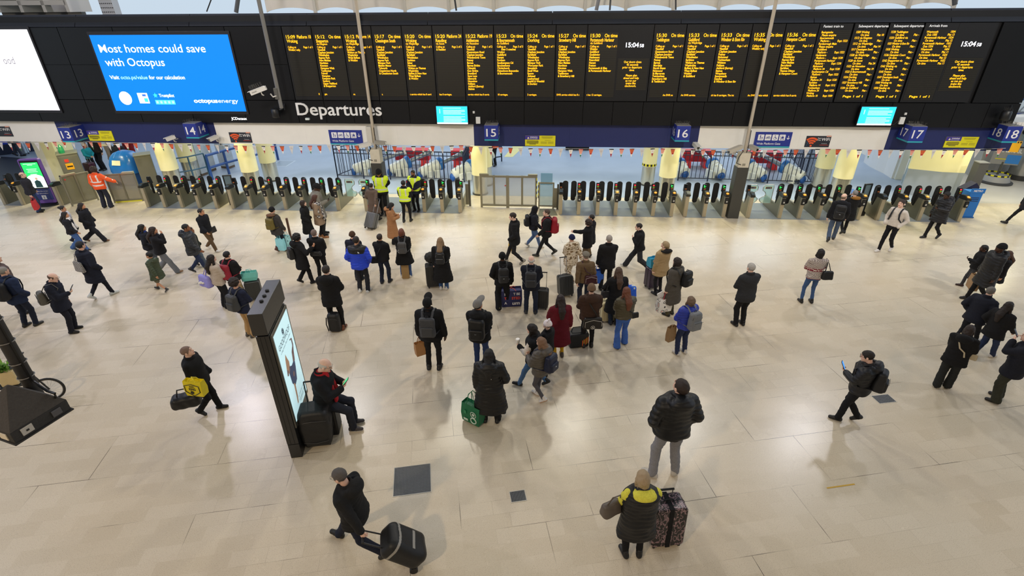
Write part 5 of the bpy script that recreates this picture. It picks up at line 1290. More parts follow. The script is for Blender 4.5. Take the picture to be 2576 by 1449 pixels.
p = MB(); p.box(s_, s_ + 0.014, 0.07, 0.14, -0.075, -0.02, plastic('4c4b4e', 0.2)); p.build('sensor_plate', t, bevel=0.004)
p = MB(); p.box(0.06, 0.15, -s_ - 0.008, -s_, -0.08, -0.02, plastic('cfc3ad')); p.build('socket_plate', t, bevel=0.002)
p = MB(); e = iv @ at_depth(120, 984, 4.2); p.tube([(pp.x + .055, pp.y, .5), (pp.x + .055, pp.y, .12), e, iv @ at_depth(138, 990, 4.12), (s_ * .8, s_ * .8, 0.04)], 0.011, BLK, 6); p.tube([(pp.x + .056, pp.y, 1.3), (pp.x + .056, pp.y, .3)], 0.009, BLK, 6); p.build('cable', t)
p = MB()
for z in (0.16, 0.3, 0.5, 0.7): p.tube([(pp.x + 0.056 * math.cos(a), pp.y + 0.056 * math.sin(a), z) for a in np.linspace(0, 2 * math.pi, 14, endpoint=False)], 0.005, plastic('6c6863'), 4, True)
p.build('cable_tie', t)

# bicycle standing on the floor behind it
q = ground(62, 1018)
t = thing('bicycle', 'small dark bicycle with a cream crate of plants behind the hanging box', 'bicycle', q, R(20))
WR = 0.235; wb = 0.48
def wheel(x):
    p = MB(); p.tube([(x + WR * math.cos(a), 0, WR + 0.01 + WR * math.sin(a)) for a in np.linspace(0, 2 * math.pi, 32, endpoint=False)], 0.021, BLK, 8, True)
    o = p.build('wheel', t, smooth=True)
    p = MB(); p.tube([(x + (WR - 0.025) * math.cos(a), 0, WR + 0.01 + (WR - 0.025) * math.sin(a)) for a in np.linspace(0, 2 * math.pi, 32, endpoint=False)], 0.009, steel('b0b0b0'), 6, True)
    for k in range(18):
        a = 2 * math.pi * k / 18; p.tube([(x, 0, WR + 0.01), (x + (WR - 0.03) * math.cos(a), 0, WR + 0.01 + (WR - 0.03) * math.sin(a))], 0.002, steel('b0b0b0'), 3)
    p.build('spokes', o)
wheel(wb); wheel(-wb)
FR = mat('1d2124', 0.4)
p = MB()
for a, b in (((-wb, 0, WR), (-0.15, 0, 0.3)), ((-0.15, 0, 0.3), (-0.22, 0, 0.8)), ((-0.15, 0, 0.3), (0.34, 0, 0.66)), ((-0.2, 0, 0.62), (-wb, 0, WR)), ((0.31, 0, 0.75), (wb, 0, WR)), ((0.31, 0, 0.6), (0.27, 0, 0.98))): p.tube([a, b], 0.016, FR, 8)
p.build('frame', t)
p = MB(); p.tube([(0.25, -0.27, 0.98), (0.28, -0.1, 1.0), (0.28, 0.1, 1.0), (0.25, 0.27, 0.98)], 0.014, BLK, 8); p.build('handlebar', t)
p = MB(); p.ell((-0.24, 0, 0.83), (0.13, 0.07, 0.035), BLK, 14, 8); p.build('saddle', t)
p = MB(); p.lathe([(0.07, -0.01), (0.07, 0.01)], DSTEEL, 16, Matrix.Translation((-0.15, -0.04, 0.3)), 'y'); p.tube([(-0.15, -0.06, 0.3), (-0.05, -0.07, 0.18)], 0.01, DSTEEL, 6); p.build('crank', t)
cw = ground(34, 962, 0.56); ci = (Matrix.Translation(q) @ Matrix.Rotation(R(20), 4, 'Z')).inverted() @ cw
p = MB(); p.box(ci.x - .17, ci.x + .17, ci.y - .14, ci.y + .14, .53, .555, FR); p.tube([(ci.x, ci.y, .54), (-.2, 0, .62)], .014, FR, 6); p.tube([(ci.x, ci.y, .53), (-.15, 0, .3)], .014, FR, 6); p.build('rack', t)
tc = thing('crate', 'cream crate carried on the rack of the small bicycle', 'crate', cw, R(20)); p = MB(); p.box(-.13, .13, -.11, .11, 0, .3, mat('cdb98a', 0.6, 0, 0.15, 8)); p.build('box', tc, bevel=0.012)
tp = thing('plant', 'green leafy plant growing out of the cream crate', 'plant', cw + Vector((0, 0, .3)), R(20))
p = MB()
for k in range(120):
    c = Vector((random.uniform(-0.16, 0.1), random.uniform(-0.12, 0.12), 0.0)); d = Vector((random.uniform(-1, 1), random.uniform(-1, 1), random.uniform(0.3, 1.2))).normalized(); s2 = d.cross(Vector((0, 0, 1))).normalized() * 0.02; L = random.uniform(0.08, 0.2)
    p.poly([c, c + d * L * 0.5 + s2, c + d * L, c + d * L * 0.5 - s2], mat(random.choice(['5d8a2a', '7fae3c', '49742a']), 0.5))
p.build('leaves', tp)
# ------------------------------------------------------------------ signed-distance modelling for figures and soft bags
def nets(f, lo, hi, h):
    lo = np.asarray(lo, float) - 2 * h; hi = np.asarray(hi, float) + 2 * h
    n = np.maximum(3, np.ceil((hi - lo) / h).astype(int) + 1)
    x = (lo[0] + h * np.arange(n[0]))[:, None, None]; y = (lo[1] + h * np.arange(n[1]))[None, :, None]; z = (lo[2] + h * np.arange(n[2]))[None, None, :]
    d = np.broadcast_to(f(x, y, z), tuple(n)).astype(np.float32)
    s = d < 0
    c = [(i, j, k) for i in (0, 1) for j in (0, 1) for k in (0, 1)]
    sl = lambda a, o: a[o[0]:n[0] - 1 + o[0], o[1]:n[1] - 1 + o[1], o[2]:n[2] - 1 + o[2]]
    cnt = sum(sl(s, o).astype(np.int8) for o in c)
    cells = np.argwhere((cnt > 0) & (cnt < 8))
    if len(cells) == 0: return np.zeros((0, 3)), np.zeros((0, 4), int)
    idx = -np.ones(tuple(n - 1), int); idx[tuple(cells.T)] = np.arange(len(cells))
    acc = np.zeros((len(cells), 3)); num = np.zeros(len(cells))
    cv = [d[cells[:, 0] + o[0], cells[:, 1] + o[1], cells[:, 2] + o[2]] for o in c]
    for a in range(8):
        for ax in range(3):
            if c[a][ax] == 0:
                o = list(c[a]); o[ax] = 1; b = c.index(tuple(o))
                m = (cv[a] < 0) != (cv[b] < 0)
                t = np.where(m, cv[a] / np.where(m, cv[a] - cv[b], 1), 0)
                p = np.tile(np.array(c[a], float), (len(cells), 1)); p[:, ax] += t
                acc += p * m[:, None]; num += m
    V = lo + h * (cells + acc / num[:, None])
    Q = []
    for ax in range(3):
        u, w = [(1, 2), (2, 0), (0, 1)][ax]
        A = [slice(None)] * 3; B = [slice(None)] * 3
        A[ax] = slice(0, n[ax] - 1); B[ax] = slice(1, n[ax])
        for q in (u, w): A[q] = slice(1, n[q] - 1); B[q] = slice(1, n[q] - 1)
        sa, sb = s[tuple(A)], s[tuple(B)]
        for flip, m in ((False, sa & ~sb), (True, ~sa & sb)):
            e = np.argwhere(m)
            if len(e) == 0: continue
            e[:, u] += 1; e[:, w] += 1
            def nb(du, dw):
                g = e.copy(); g[:, u] += du; g[:, w] += dw; return idx[tuple(g.T)]
            q = np.stack([nb(-1, -1), nb(0, -1), nb(0, 0), nb(-1, 0)], 1)
            Q.append(q[:, ::-1] if flip else q)
    return V, np.concatenate(Q)
def rc(x, y, z, a, b, r1, r2, fy=1.0):
    a = np.asarray(a, float); b = np.asarray(b, float)
    X, Y, Z = x - a[0], (y - a[1]) * fy, z - a[2]
    v = b - a; v = np.array([v[0], v[1] * fy, v[2]]); L = max(1e-9, (v * v).sum())
    t = np.clip((X * v[0] + Y * v[1] + Z * v[2]) / L, 0, 1)
    return np.sqrt((X - t * v[0]) ** 2 + (Y - t * v[1]) ** 2 + (Z - t * v[2]) ** 2) - (r1 + (r2 - r1) * t)
def el(x, y, z, c, r):
    X, Y, Z = (x - c[0]), (y - c[1]), (z - c[2])
    k0 = np.sqrt((X / r[0]) ** 2 + (Y / r[1]) ** 2 + (Z / r[2]) ** 2)
    k1 = np.sqrt((X / r[0] ** 2) ** 2 + (Y / r[1] ** 2) ** 2 + (Z / r[2] ** 2) ** 2) + 1e-6
    return k0 * (k0 - 1) / k1
def sm(a, b, k=0.03):
    h = np.clip(0.5 + 0.5 * (b - a) / k, 0, 1)
    return b + (a - b) * h - k * h * (1 - h)
def rbx(x, y, z, c, b, r):
    X, Y, Z = abs(x - c[0]) - (b[0] - r), abs(y - c[1]) - (b[1] - r), abs(z - c[2]) - (b[2] - r)
    return np.sqrt(np.maximum(X, 0) ** 2 + np.maximum(Y, 0) ** 2 + np.maximum(Z, 0) ** 2) + np.minimum(np.maximum(X, np.maximum(Y, Z)), 0) - r
def npmesh(name, V, Q, mats, mi=None, parent=None, loc=None, rot=None):
    me = bpy.data.meshes.new(name)
    n, f = len(V), len(Q)
    me.vertices.add(n); me.vertices.foreach_set('co', np.ascontiguousarray(V, np.float32).ravel())
    me.loops.add(f * 4); me.loops.foreach_set('vertex_index', np.ascontiguousarray(Q, np.int32).ravel())
    me.polygons.add(f); me.polygons.foreach_set('loop_start', np.arange(0, f * 4, 4, dtype=np.int32))
    for m in mats: me.materials.append(m)
    if mi is not None: me.polygons.foreach_set('material_index', np.asarray(mi, np.int32))
    me.polygons.foreach_set('use_smooth', np.ones(f, bool))
    me.update(calc_edges=True); me.validate()
    o = bpy.data.objects.new(name, me); COL.objects.link(o)
    if parent: o.parent = parent
    if loc is not None: o.location = loc
    if rot is not None: o.rotation_euler = (0, 0, rot)
    return o
def ik(a, c, l1, l2, pole):
    a, c, pole = Vector(a), Vector(c), Vector(pole)
    d = c - a; L = min(d.length, (l1 + l2) * 0.999); d.normalize()
    c = a + d * L
    x = (l1 * l1 - l2 * l2 + L * L) / (2 * L); hgt = math.sqrt(max(0, l1 * l1 - x * x))
    n = pole - d * pole.dot(d); n.normalize()
    return a + d * x + n * hgt, c

ARM = {  # wrist position for the right side at 1.75 m, elbow pole, palm direction, hand shown
 'down': ((0.27, 0.03, 0.87), (0.3, -1, 0), (-1, 0.1, 0), 1), 'carry': ((0.25, 0.03, 0.87), (0.3, -1, 0), (-1, 0, 0), 1), 'pocket': ((0.215, 0.10, 0.97), (0.8, -1, 0), (-1, 0, 0), 0),
 'phone': ((0.09, 0.30, 1.17), (0.7, -0.2, -1), (-0.3, -0.7, 0.6), 1), 'front': ((0.07, 0.24, 1.03), (0.9, -0.4, -0.3), (-0.5, -0.8, 0), 1), 'fold': ((-0.04, 0.21, 1.14), (0.9, -0.2, -0.6), (-0.2, -1, 0), 1),
 'raise': ((0.40, 0.26, 1.36), (0.5, -0.3, -1), (-0.5, 0.3, 0.5), 1), 'point': ((0.12, 0.50, 1.27), (0.5, 0, -1), (-0.6, 0, -0.4), 1), 'face': ((0.06, 0.22, 1.47), (0.6, 0.1, -1), (-0.6, -0.8, 0.2), 1), 'chest': ((0.12, 0.19, 1.26), (0.8, -0.2, -0.8), (-0.5, -0.8, 0), 1),
 'swingf': ((0.25, 0.25, 0.95), (0.3, -1, -0.2), (-1, 0, 0), 1), 'swingb': ((0.26, -0.24, 0.92), (0.3, -1, 0), (-1, 0, 0), 1), 'side': ((0.46, 0.26, 1.06), (0.5, -1, 0), (0, -0.2, -1), 1), 'pull': ((0.27, -0.28, 0.90), (0.3, -1, 0.2), (-1, 0, 0), 1), 'back': ((0.05, -0.20, 1.0), (0.9, -0.5, 0), (0, 1, 0), 0), 'hang': ((0.26, 0.10, 0.90), (0.5, -1, 0), (-1, 0, 0), 1)}
SK = {'l': 'd8a88e', 'p': 'e2b9a4', 't': 'c08c6c', 'b': '8c5d42', 'd': '4a3125'}
PROF = np.array([(0.78, .16, .11, .0), (0.90, .172, .125, -.012), (1.02, .162, .113, 0), (1.12, .150, .108, .004), (1.25, .166, .118, .004), (1.36, .176, .122, -.006), (1.42, .160, .102, -.016), (1.46, .105, .082, -.018), (1.50, .06, .058, -.012)])
CUTS = {'jacket': 0.84, 'bomber': 0.90, 'coat': 0.60, 'long': 0.36, 'sweater': 0.90, 'short': 0.93}
def hand_mesh(w, f, n, side, curl=0.5, h=0.0075):
    f = Vector(f).normalized(); n = Vector(n); n = (n - f * n.dot(f)).normalized(); t = f.cross(n) * (-1 if side > 0 else 1)
    # thumb points forward when the arm hangs
    w = Vector(w)
    P = lambda a, b, c: np.array(w + f * a + t * b + n * c)
    segs = [(P(-0.05, 0, 0), P(0.02, 0, 0), 0.025, 0.024)]
    for k, (b, L) in enumerate(((0.028, 0.9), (0.010, 1.0), (-0.009, 0.95), (-0.027, 0.75))):
        segs.append((P(0.01, b * 0.6, 0), P(0.088 - abs(k - 1) * 0.004, b, 0.002), 0.016, 0.0125))
        a1, a2 = curl * 1.0, curl * 2.1
        p0 = (0.088, 0.002); p1 = (p0[0] + 0.042 * L * math.cos(a1), p0[1] + 0.042 * L * math.sin(a1)); p2 = (p1[0] + 0.042 * L * math.cos(a2), p1[1] + 0.042 * L * math.sin(a2))
        segs += [(P(p0[0], b, p0[1]), P(p1[0], b * 1.08, p1[1]), 0.0105, 0.0095), (P(p1[0], b * 1.08, p1[1]), P(p2[0], b * 1.08, p2[1]), 0.0095, 0.008)]
    segs += [(P(0.02, 0.026, 0.004), P(0.055, 0.05, 0.016), 0.015, 0.0115), (P(0.055, 0.05, 0.016), P(0.092, 0.052, 0.028), 0.0115, 0.009)]
    pts = np.array([s[0] for s in segs] + [s[1] for s in segs])
    def fn(x, y, z):
        d = None
        for a, b, r1, r2 in segs:
            e = rc(x, y, z, a, b, r1, r2); d = e if d is None else sm(d, e, 0.006)
        return d
    return nets(fn, pts.min(0) - 0.03, pts.max(0) + 0.03, h)

PEOPLE = {}
def person(key, feet, head, face, label, top=('jacket', '17181b'), legs=('slim', '16171c'), shoes='151515', hair=('short', '241c18'), hat=None, sk='l', arms=('down', 'down'), stride=0.0, lead=1, stance=0.09,
           look=8, turn=0, lean=0.0, wid=1.05, group=None, hood=None, scarf=None, H=None, kid=False, sole=None, beard=None, glasses=False, hem=None, inner=None, vest=None, fold=0.0065, puff=0.0, sit=0.0, yoke=None, extra=None, flare=None, topmat=None, legmat=None, band=None, cuff=None, toe=6):
    P = ground(*feet)
    if H is None:
        H = vert_z(P, *head); 
    H = max(0.9, H)
    s = H / 1.75
    dist = (P - Vector((0, 0, CAM_H))).length
    h = 0.015 if dist < 12 else 0.0185
    t = thing('person', label, 'person', P, R(face), group)
    # ---- skeleton
    hs = 1.24 if kid else 1.06
    hipz, ank = 0.90, 0.085
    ft = []
    for sd in (-1, 1):
        fy = stride * (1 if sd == lead else -1) * 0.5
        rear = stride > 0.15 and sd != lead
        a = Vector((sd * stance, fy, ank + (0.07 if rear else 0)))
        if sit: a = Vector((sd * stance, sit + 0.02, ank))
        ft.append([sd, a, R(-38) if rear else (R(10) if stride > 0.5 and sd == lead else 0)])
    drop = 0.0
    for sd, a, pt in ft:
        dx = math.hypot(a.x - sd * 0.09, a.y); m = a.z + math.sqrt(max(0.01, 0.828 ** 2 - dx * dx)); drop = max(drop, hipz - m)
    if sit: drop = 0.22
    drop = max(0, drop)
    def up(q):
        q = Vector(q); return Vector((q.x * (wid if abs(q.x) > 0.1 else 1), q.y + lean * max(0, q.z - 0.9), q.z - drop))
    legsK = []
    for sd, a, pt in ft:
        hj = Vector((sd * 0.088 * (0.5 + wid * 0.5), -0.01, hipz - drop)); kn, an = ik(hj, a, 0.43, 0.402, (sd * 0.12, 1, 0)); legsK.append((hj, kn, an, sd, pt))
    armsK = []
    for sd, nm in ((-1, arms[0]), (1, arms[1])):
        wv, pole, pn, vis = ARM[nm]
        sj = up((sd * (0.186 if top else .178), -0.012, 1.395)); wr = up((sd * wv[0], wv[1], wv[2])); el_, wr = ik(sj, wr, 0.285, 0.25, (sd * pole[0], pole[1], pole[2]))
        armsK.append((sj, el_, wr, sd, nm, (sd * pn[0], pn[1], pn[2]), vis))
    hc = up((0, 0.0, 1.49)) + Vector((0, 0.035, 0.135 * hs)); hrot = Matrix.Rotation(R(turn), 3, 'Z') @ Matrix.Rotation(R(look), 3, 'X')
    piv = up((0, -0.01, 1.50)); hc = piv + hrot @ (hc - piv)
    hri = np.array(hrot.transposed()); hcn = np.array(hc)
    def HL(x, y, z):
        X, Y, Z = x - hcn[0], y - hcn[1], z - hcn[2]
        return ((hri[0, 0] * X + hri[0, 1] * Y + hri[0, 2] * Z) / hs, (hri[1, 0] * X + hri[1, 1] * Y + hri[1, 2] * Z) / hs, (hri[2, 0] * X + hri[2, 1] * Y + hri[2, 2] * Z) / hs)
    def HP(q): return np.array(hc + hrot @ (Vector(q) * hs))
    zz = PROF[:, 0]; add_ = ({'sweater': .022, 'short': .02}.get(top[0], .05) + puff * .7) if top else .02
    def torso(x, y, z, add, bot, topz, widen=0.0, outer=False):
        z0 = np.minimum(z + drop, 1.5)
        rx = np.interp(z0, zz, PROF[:, 1])
        if outer: rx = np.maximum(rx, np.interp(z0, (1.0, 1.38, 1.43, 1.47, 1.5), (.168, .178, .168, .115, .06)))
        rx = rx * wid + add; ry = np.interp(z0, zz, PROF[:, 2]) * (0.4 + 0.6 * wid) + add
        k = np.clip(0.95 - z0, 0, 1) * widen; rx = rx + k; ry = ry + k * 0.8
        cy = np.interp(z0, zz, PROF[:, 3]) + lean * np.maximum(0, z0 - 0.9)
        d = (np.sqrt((x / rx) ** 2 + ((y - cy) / ry) ** 2) - 1) * np.minimum(rx, ry)
        return np.maximum(d, np.maximum(z - (topz - drop), (bot - drop) - z))
    sd_ = random.random() * 50
    def wr_(x, y, z, amp):
        return amp * (np.sin(21 * x + 9 * np.sin(9 * z + sd_) + sd_) * 0.5 + 0.6 * np.sin(17 * z + 8 * x + 5 * np.sin(7 * y + sd_)) + 0.5 * np.sin(29 * y - 13 * z + sd_))
    # ---- body: one mesh (torso, limbs, neck, head, hands)
    def body(x, y, z):
        d = torso(x, y, z, -0.02, 0.84, 1.47)
        for hj, kn, an, sd, pt in legsK: d = sm(d, np.minimum(rc(x, y, z, hj, kn, .068, .048), rc(x, y, z, kn, an, .048, .034)), .03)
        for sj, e, w, sd, nm, pn, vis in armsK: d = sm(d, np.minimum(rc(x, y, z, sj, e, .045, .036), rc(x, y, z, e, w, .036, .026)), .02)
        return d
    pts = np.array([q for L_2 in legsK for q in L_2[:3]] + [q for A_2 in armsK for q in A_2[:3]] + [up((0.2, .1, 1.5)), up((-0.2, -.1, 1.5))])
    V, Q = nets(body, pts.min(0) - 0.09, pts.max(0) + 0.09, 0.026)
    Vs, Qs, Ms = [V], [Q], [np.zeros(len(Q), int)]
    hh = 0.0075 if dist < 11 else 0.0095
    neck = (np.array(up((0, -0.015, 1.43))), HP((0, -0.03, -0.06)))
    def headf(x, y, z):
        X, Y, Z = HL(x, y, z)
        d = el(X, Y, Z, (0, -0.012, 0.03), (.074, .094, .085))
        d = sm(d, el(X, Y, Z, (0, 0.03, -0.045), (.053, .062, .068)), .04)
        d = sm(d, rc(X, Y, Z, (0, .082, .012), (0, .104, -.022), .009, .014), .012)
        d = sm(d, el(X, Y, Z, (0, .075, .036), (.05, .018, .012)), .012)
        d = sm(d, el(X, Y, Z, (0, .078, -.092), (.022, .018, .016)), .015)
        d = sm(d, el(X, Y, Z, (0, .086, -.057), (.024, .010, .009)), .006)
        for q in (-1, 1):
            d = -sm(-d, el(X, Y, Z, (q * .032, .094, .012), (.017, .014, .011)), .008)
            d = np.minimum(d, el(X, Y, Z, (q * .030, .076, .012), (.0125, .0125, .0115)))
            d = sm(d, el(X, Y, Z, (q * .078, -.012, -.008), (.010, .022, .032)), .006)
        return sm(d, rc(x, y, z, neck[0], neck[1], .064 * hs, .052 * hs) , .02)
    cs = np.array([HP((sx * .1, sy * .125, sz * .13)) for sx in (-1, 1) for sy in (-1, 1) for sz in (-1, 1)] + [neck[0] + .07, neck[0] - .07])
    V, Q = nets(headf, cs.min(0), cs.max(0), hh * hs)
    C = V[Q].mean(1); X, Y, Z = HL(C[:, 0], C[:, 1], C[:, 2]); ax = np.abs(X)
    mi = np.zeros(len(Q), int)
    mi[(Y > .06) & (np.abs(ax - .031) < .0095) & (np.abs(Z - .012) < .005)] = 1
    mi[(Y > .055) & (np.abs(ax - .033) < .018) & (np.abs(Z - .039) < .004)] = 3
    mi[(Y > .07) & (ax < .023) & (np.abs(Z + .056) < .0085)] = 2
    if beard: mi[(Z < -.035) & (Y > -.03) & ((np.abs(Z + .056) > .009) | (ax > .02)) & (Z > -.125) & (Y > .02 - (Z + .035) * 0.1) & ~((Y > .09) & (Z > -.042))] = 3
    Vs.append(V); Qs.append(Q); Ms.append(mi)
    hands = {}
    for sj, e, w, sd, nm, pn, vis in armsK:
        fd = (w - e).normalized()
        if nm in ('phone', 'front', 'face', 'chest', 'raise'): fd = (fd + Vector((0, 0.1, 0.15))).normalized()
        hands['L' if sd < 0 else 'R'] = w + fd * 0.09 + Vector(pn).normalized() * 0.02
        if vis:
            V, Q = hand_mesh(w, fd, pn, sd, 0.95 if nm in ('carry', 'pull', 'phone', 'hang') else 0.45, 0.0075 if dist < 12 else 0.009)
            Vs.append(V); Qs.append(Q); Ms.append(np.zeros(len(Q), int))
    off = np.cumsum([0] + [len(v) for v in Vs])[:-1]
    npmesh('body', np.concatenate(Vs) * s, np.concatenate([q + o for q, o in zip(Qs, off)]), [skin(SK[sk]), plastic('1d1714', 0.2), skin({'d': '3f2320', 'b': '6f4238'}.get(sk, 'b06a5e')), hairm(beard or hair[1])], np.concatenate(Ms), t)
    # ---- trousers
    kind, lc = legs
    r = {'slim': (.088, .062, .05), 'jeans': (.094, .070, .062), 'wide': (.098, .085, .092), 'flare': (.09, .066, .095), 'bare': (.098, .075, .05), 'tight': (.084, .056, .042)}[kind]
    zh = 0.06 if kind in ('wide', 'flare', 'jeans') else 0.10
    def trous(x, y, z):
        d = torso(x, y, z, 0.012, 0.80, 1.04)
        for hj, kn, an, sd, pt in legsK:
            an2 = an + (an - kn).normalized() * 0.02
            L_2 = rc(x, y, z, hj, kn, r[0] * (.4 + .6 * wid), r[1])
            if kind != 'bare': L_2 = sm(L_2, rc(x, y, z, kn, an2, r[1], r[2]), .02)
            else: L_2 = rc(x, y, z, hj, hj.lerp(kn, 0.75), r[0], r[1] + .02)
            d = sm(d, L_2, .025)
        return np.maximum(d + wr_(x, y, z, fold * 0.8), 0.035 - z) if kind != 'bare' else d + wr_(x, y, z, fold)
    pts = np.array([q for L_2 in legsK for q in L_2[:3]] + [up((0.18 * wid, .14, 1.02)), up((-0.18 * wid, -.14, 1.02))])
    lo = pts.min(0) - 0.12; lo[2] = max(lo[2], -0.02)
    V, Q = nets(trous, lo, pts.max(0) + 0.12, h)
    npmesh('shorts' if kind == 'bare' else 'trousers', V * s, Q, [legmat or cloth(lc)], None, t)
    # ---- shoes
    for hj, kn, an, sd, pt in legsK:
        ro = Matrix.Rotation(-sd * R(toe), 3, 'Z') @ Matrix.Rotation(pt, 3, 'X'); ri = np.array(ro.transposed()); o_ = np.array(an) 
        def shoe(x, y, z):
            X, Y, Z = x - o_[0], y - o_[1], z - o_[2] 
            X, Y, Z = ri[0, 0] * X + ri[0, 1] * Y + ri[0, 2] * Z, ri[1, 0] * X + ri[1, 1] * Y + ri[1, 2] * Z, ri[2, 0] * X + ri[2, 1] * Y + ri[2, 2] * Z + ank
            d = rc(X, Y, Z, (0, -.045, .038), (0, .135, .030), .044, .040)
            d = sm(d, rc(X, Y, Z, (0, -.02, .06), (0, .06, .05), .044, .036), .03)
            d = sm(d, rc(X, Y, Z, (0, -.012, .06), (0, -.015, .115), .043, .045), .02)
            return np.maximum(d, -Z)
        V, Q = nets(shoe, np.array(an) - (.22, .24, .17), np.array(an) + (.22, .26, .13), 0.0135)
        mm = [mat(shoes, 0.5, 0, 0.15, 30)]; mi = None
        if sole:
            C = V[Q].mean(1) - o_; Zl = C @ ri[2] + ank; mi = (Zl < 0.028).astype(int); mm.append(plastic(sole))
        if drop is not None:
            V = V.copy(); zmin = V[:, 2].min()
            if zmin < 0: V[:, 2] -= zmin
        npmesh('shoe', V * s, Q, mm, mi, t)
    # ---- upper garment
    if top:
        tk, tc = top[:2]
        cut = hem if hem is not None else CUTS[tk]
        add = {'sweater': .022, 'short': .02}.get(tk, .050) + puff * .7
        sl = {'sweater': (.072, .060, .048)}.get(tk, (.086, .073, .060)); sl = tuple(q + puff * 0.3 for q in sl)
        wd = (0.16 if tk in ('coat', 'long') else 0.10) if flare is None else flare
        vestcut = tk == 'vest' or (len(top) > 2 and top[2] == 'vest')
        def coat(x, y, z):
            d = torso(x, y, z, add, cut, 1.47, wd, True)
            d = sm(d, el(x, y, z, up((0, -.012, 1.465)), (.088, .086, .05)), .03)
            if tk not in ('sweater', 'short'):
                cu = up((0, -.008, 1.50)); d = sm(d, np.sqrt((np.sqrt((x - cu.x) ** 2 + ((y - cu.y) * .95) ** 2) - .080) ** 2 + ((z - cu.z + .25 * (y - cu.y)) * .5) ** 2) - .018, .012)
            for sj, e, w, sd, nm, pn, vis in armsK:
                if vestcut: a = rc(x, y, z, sj * 0.8 + Vector((0, 0, sj.z * .2)), sj * .92 + Vector((0, 0, sj.z * .08)), .075, .07)
                else:
                    w2 = w + (w - e).normalized() * (-0.01 if vis else 0.03)
                    a = np.minimum(rc(x, y, z, sj, e, sl[0], sl[1]), rc(x, y, z, e, w2, sl[1], sl[2]))
                    if not vis: a = sm(a, el(x, y, z, w2, (.05, .06, .06)), .03)
                d = sm(d, a, .035)
            if isinstance(hood, str): d = sm(d, el(x, y, z, up((0, -.10, 1.44)), (.12, .075, .07)), .02)
            elif hood:
                d = sm(d, el(x, y, z, up((0, -.155, 1.46)), (.165, .10, .115)), .012)
                for q in (-1, 1): d = sm(d, rc(x, y, z, up((q * .13, -.09, 1.48)), up((q * .085, .07, 1.45)), .042, .03), .02)
            if puff: d = d + 0.007 - 0.013 * np.abs(np.cos(np.pi * (z + 0.15 * np.abs(x)) / 0.075)) ** 0.6
            return d + wr_(x, y, z, fold)
        pts = np.array([q for A_2 in armsK for q in A_2[:3]] + [up((0.22 * wid, .16, 1.5)), up((-0.22 * wid, -.17, cut))])
        mg = 0.11 + puff + wd * 0.35
        V, Q = nets(coat, np.array([pts[:, 0].min() - mg, pts[:, 1].min() - mg, pts[:, 2].min() - 0.1]), pts.max(0) + mg, h)
        mm = [topmat or (nylon(tc) if puff else cloth(tc))]; mi = None
        C = V[Q].mean(1)
        if yoke:
            mi = ((C[:, 2] > 1.30 - drop)).astype(int) * (np.abs(C[:, 0]) < 0.19 * wid + 0.4 * (C[:, 2] - 1.30)); mm.append(nylon(yoke))
        if inner:
            mi = ((np.abs(C[:, 0]) < 0.03 + 0.12 * (C[:, 2] + drop - 0.95)) & (C[:, 1] > 0.02 + lean * .4) & (C[:, 2] > 0.92 - drop)).astype(int); mm.append(cloth(inner))
        if cuff:
            ws = [np.array(A_2[2]) for A_2 in armsK]; es = [np.array(A_2[1]) for A_2 in armsK]
            mi = np.zeros(len(Q), int)
            for sj, e, w, sd, nm, pn, vis in armsK:
                a = np.array(sj.lerp(e, 0.18)); b_ = np.array(w); mi |= ((rc(C[:, 0], C[:, 1], C[:, 2], a, np.array(e), .085, .08) < 0) | (rc(C[:, 0], C[:, 1], C[:, 2], np.array(e), b_, .085, .08) < 0)).astype(int) * ((np.abs(C[:, 0]) > 0.2)).astype(int)
            mm.append(cloth(cuff))
        if band:
            z_ = C[:, 2] + drop; mi = np.zeros(len(Q), int)
            for z0_, z1_, c_ in band: mi[(z_ > z0_) & (z_ < z1_)] = len(mm); mm.append(c_ if not isinstance(c_, str) else cloth(c_))
        nmn = {'coat': 'coat', 'long': 'coat', 'sweater': 'sweater'}.get(tk, 'jacket')
        npmesh(nmn, V * s, Q, mm, mi, t)
        if vest:   # hi-vis waistcoat over the jacket: colour, stripe colour
            def vst(x, y, z):
                d = torso(x, y, z, add + .012, 0.92, 1.46, 0.06)
                for sj, e, w, sd, nm, pn, vis in armsK: d = np.maximum(sm(d, rc(x, y, z, sj, sj.lerp(e, 0.1), sl[0] + .010, sl[0] + .012), .03), -rc(x, y, z, sj.lerp(e, 0.22), w, sl[0] + .002, sl[0] - .01)) if vest[2] == 'v' else sm(d, np.minimum(rc(x, y, z, sj, e, sl[0] + .01, sl[1] + .012), rc(x, y, z, e, w, sl[1] + .012, sl[2] + .01)), .03)
                return d + wr_(x, y, z, fold)
            V, Q = nets(vst, np.array([pts[:, 0].min() - .15, pts[:, 1].min() - .15, 0.8 - drop]), pts.max(0) + .15, h * 0.85)
            C = V[Q].mean(1); z_ = C[:, 2] + drop; front = C[:, 1] > lean * .3
            mi = ((np.abs(z_ - 1.02) < 0.028) | ((np.abs(z_ - 1.16) < 0.028) & (vest[2] != 'v')) | ((np.abs(np.abs(C[:, 0]) - 0.115) < 0.026) & (z_ > 1.16) & (z_ < 1.45))).astype(int) * (np.abs(C[:, 0]) < 0.21 * wid)
            if vest[2] != 'v':
                for sj, e, w, sd, nm, pn, vis in armsK:
                    q = np.array(e.lerp(w, 0.5)); mi |= (np.linalg.norm(C - q, axis=1) < 0.075).astype(int) * (np.abs((C - q) @ np.array((w - e).normalized())) < 0.03)
                    q = np.array(sj.lerp(e, 0.6)); mi |= (np.linalg.norm(C - q, axis=1) < 0.085).astype(int) * (np.abs((C - q) @ np.array((e - sj).normalized())) < 0.03)
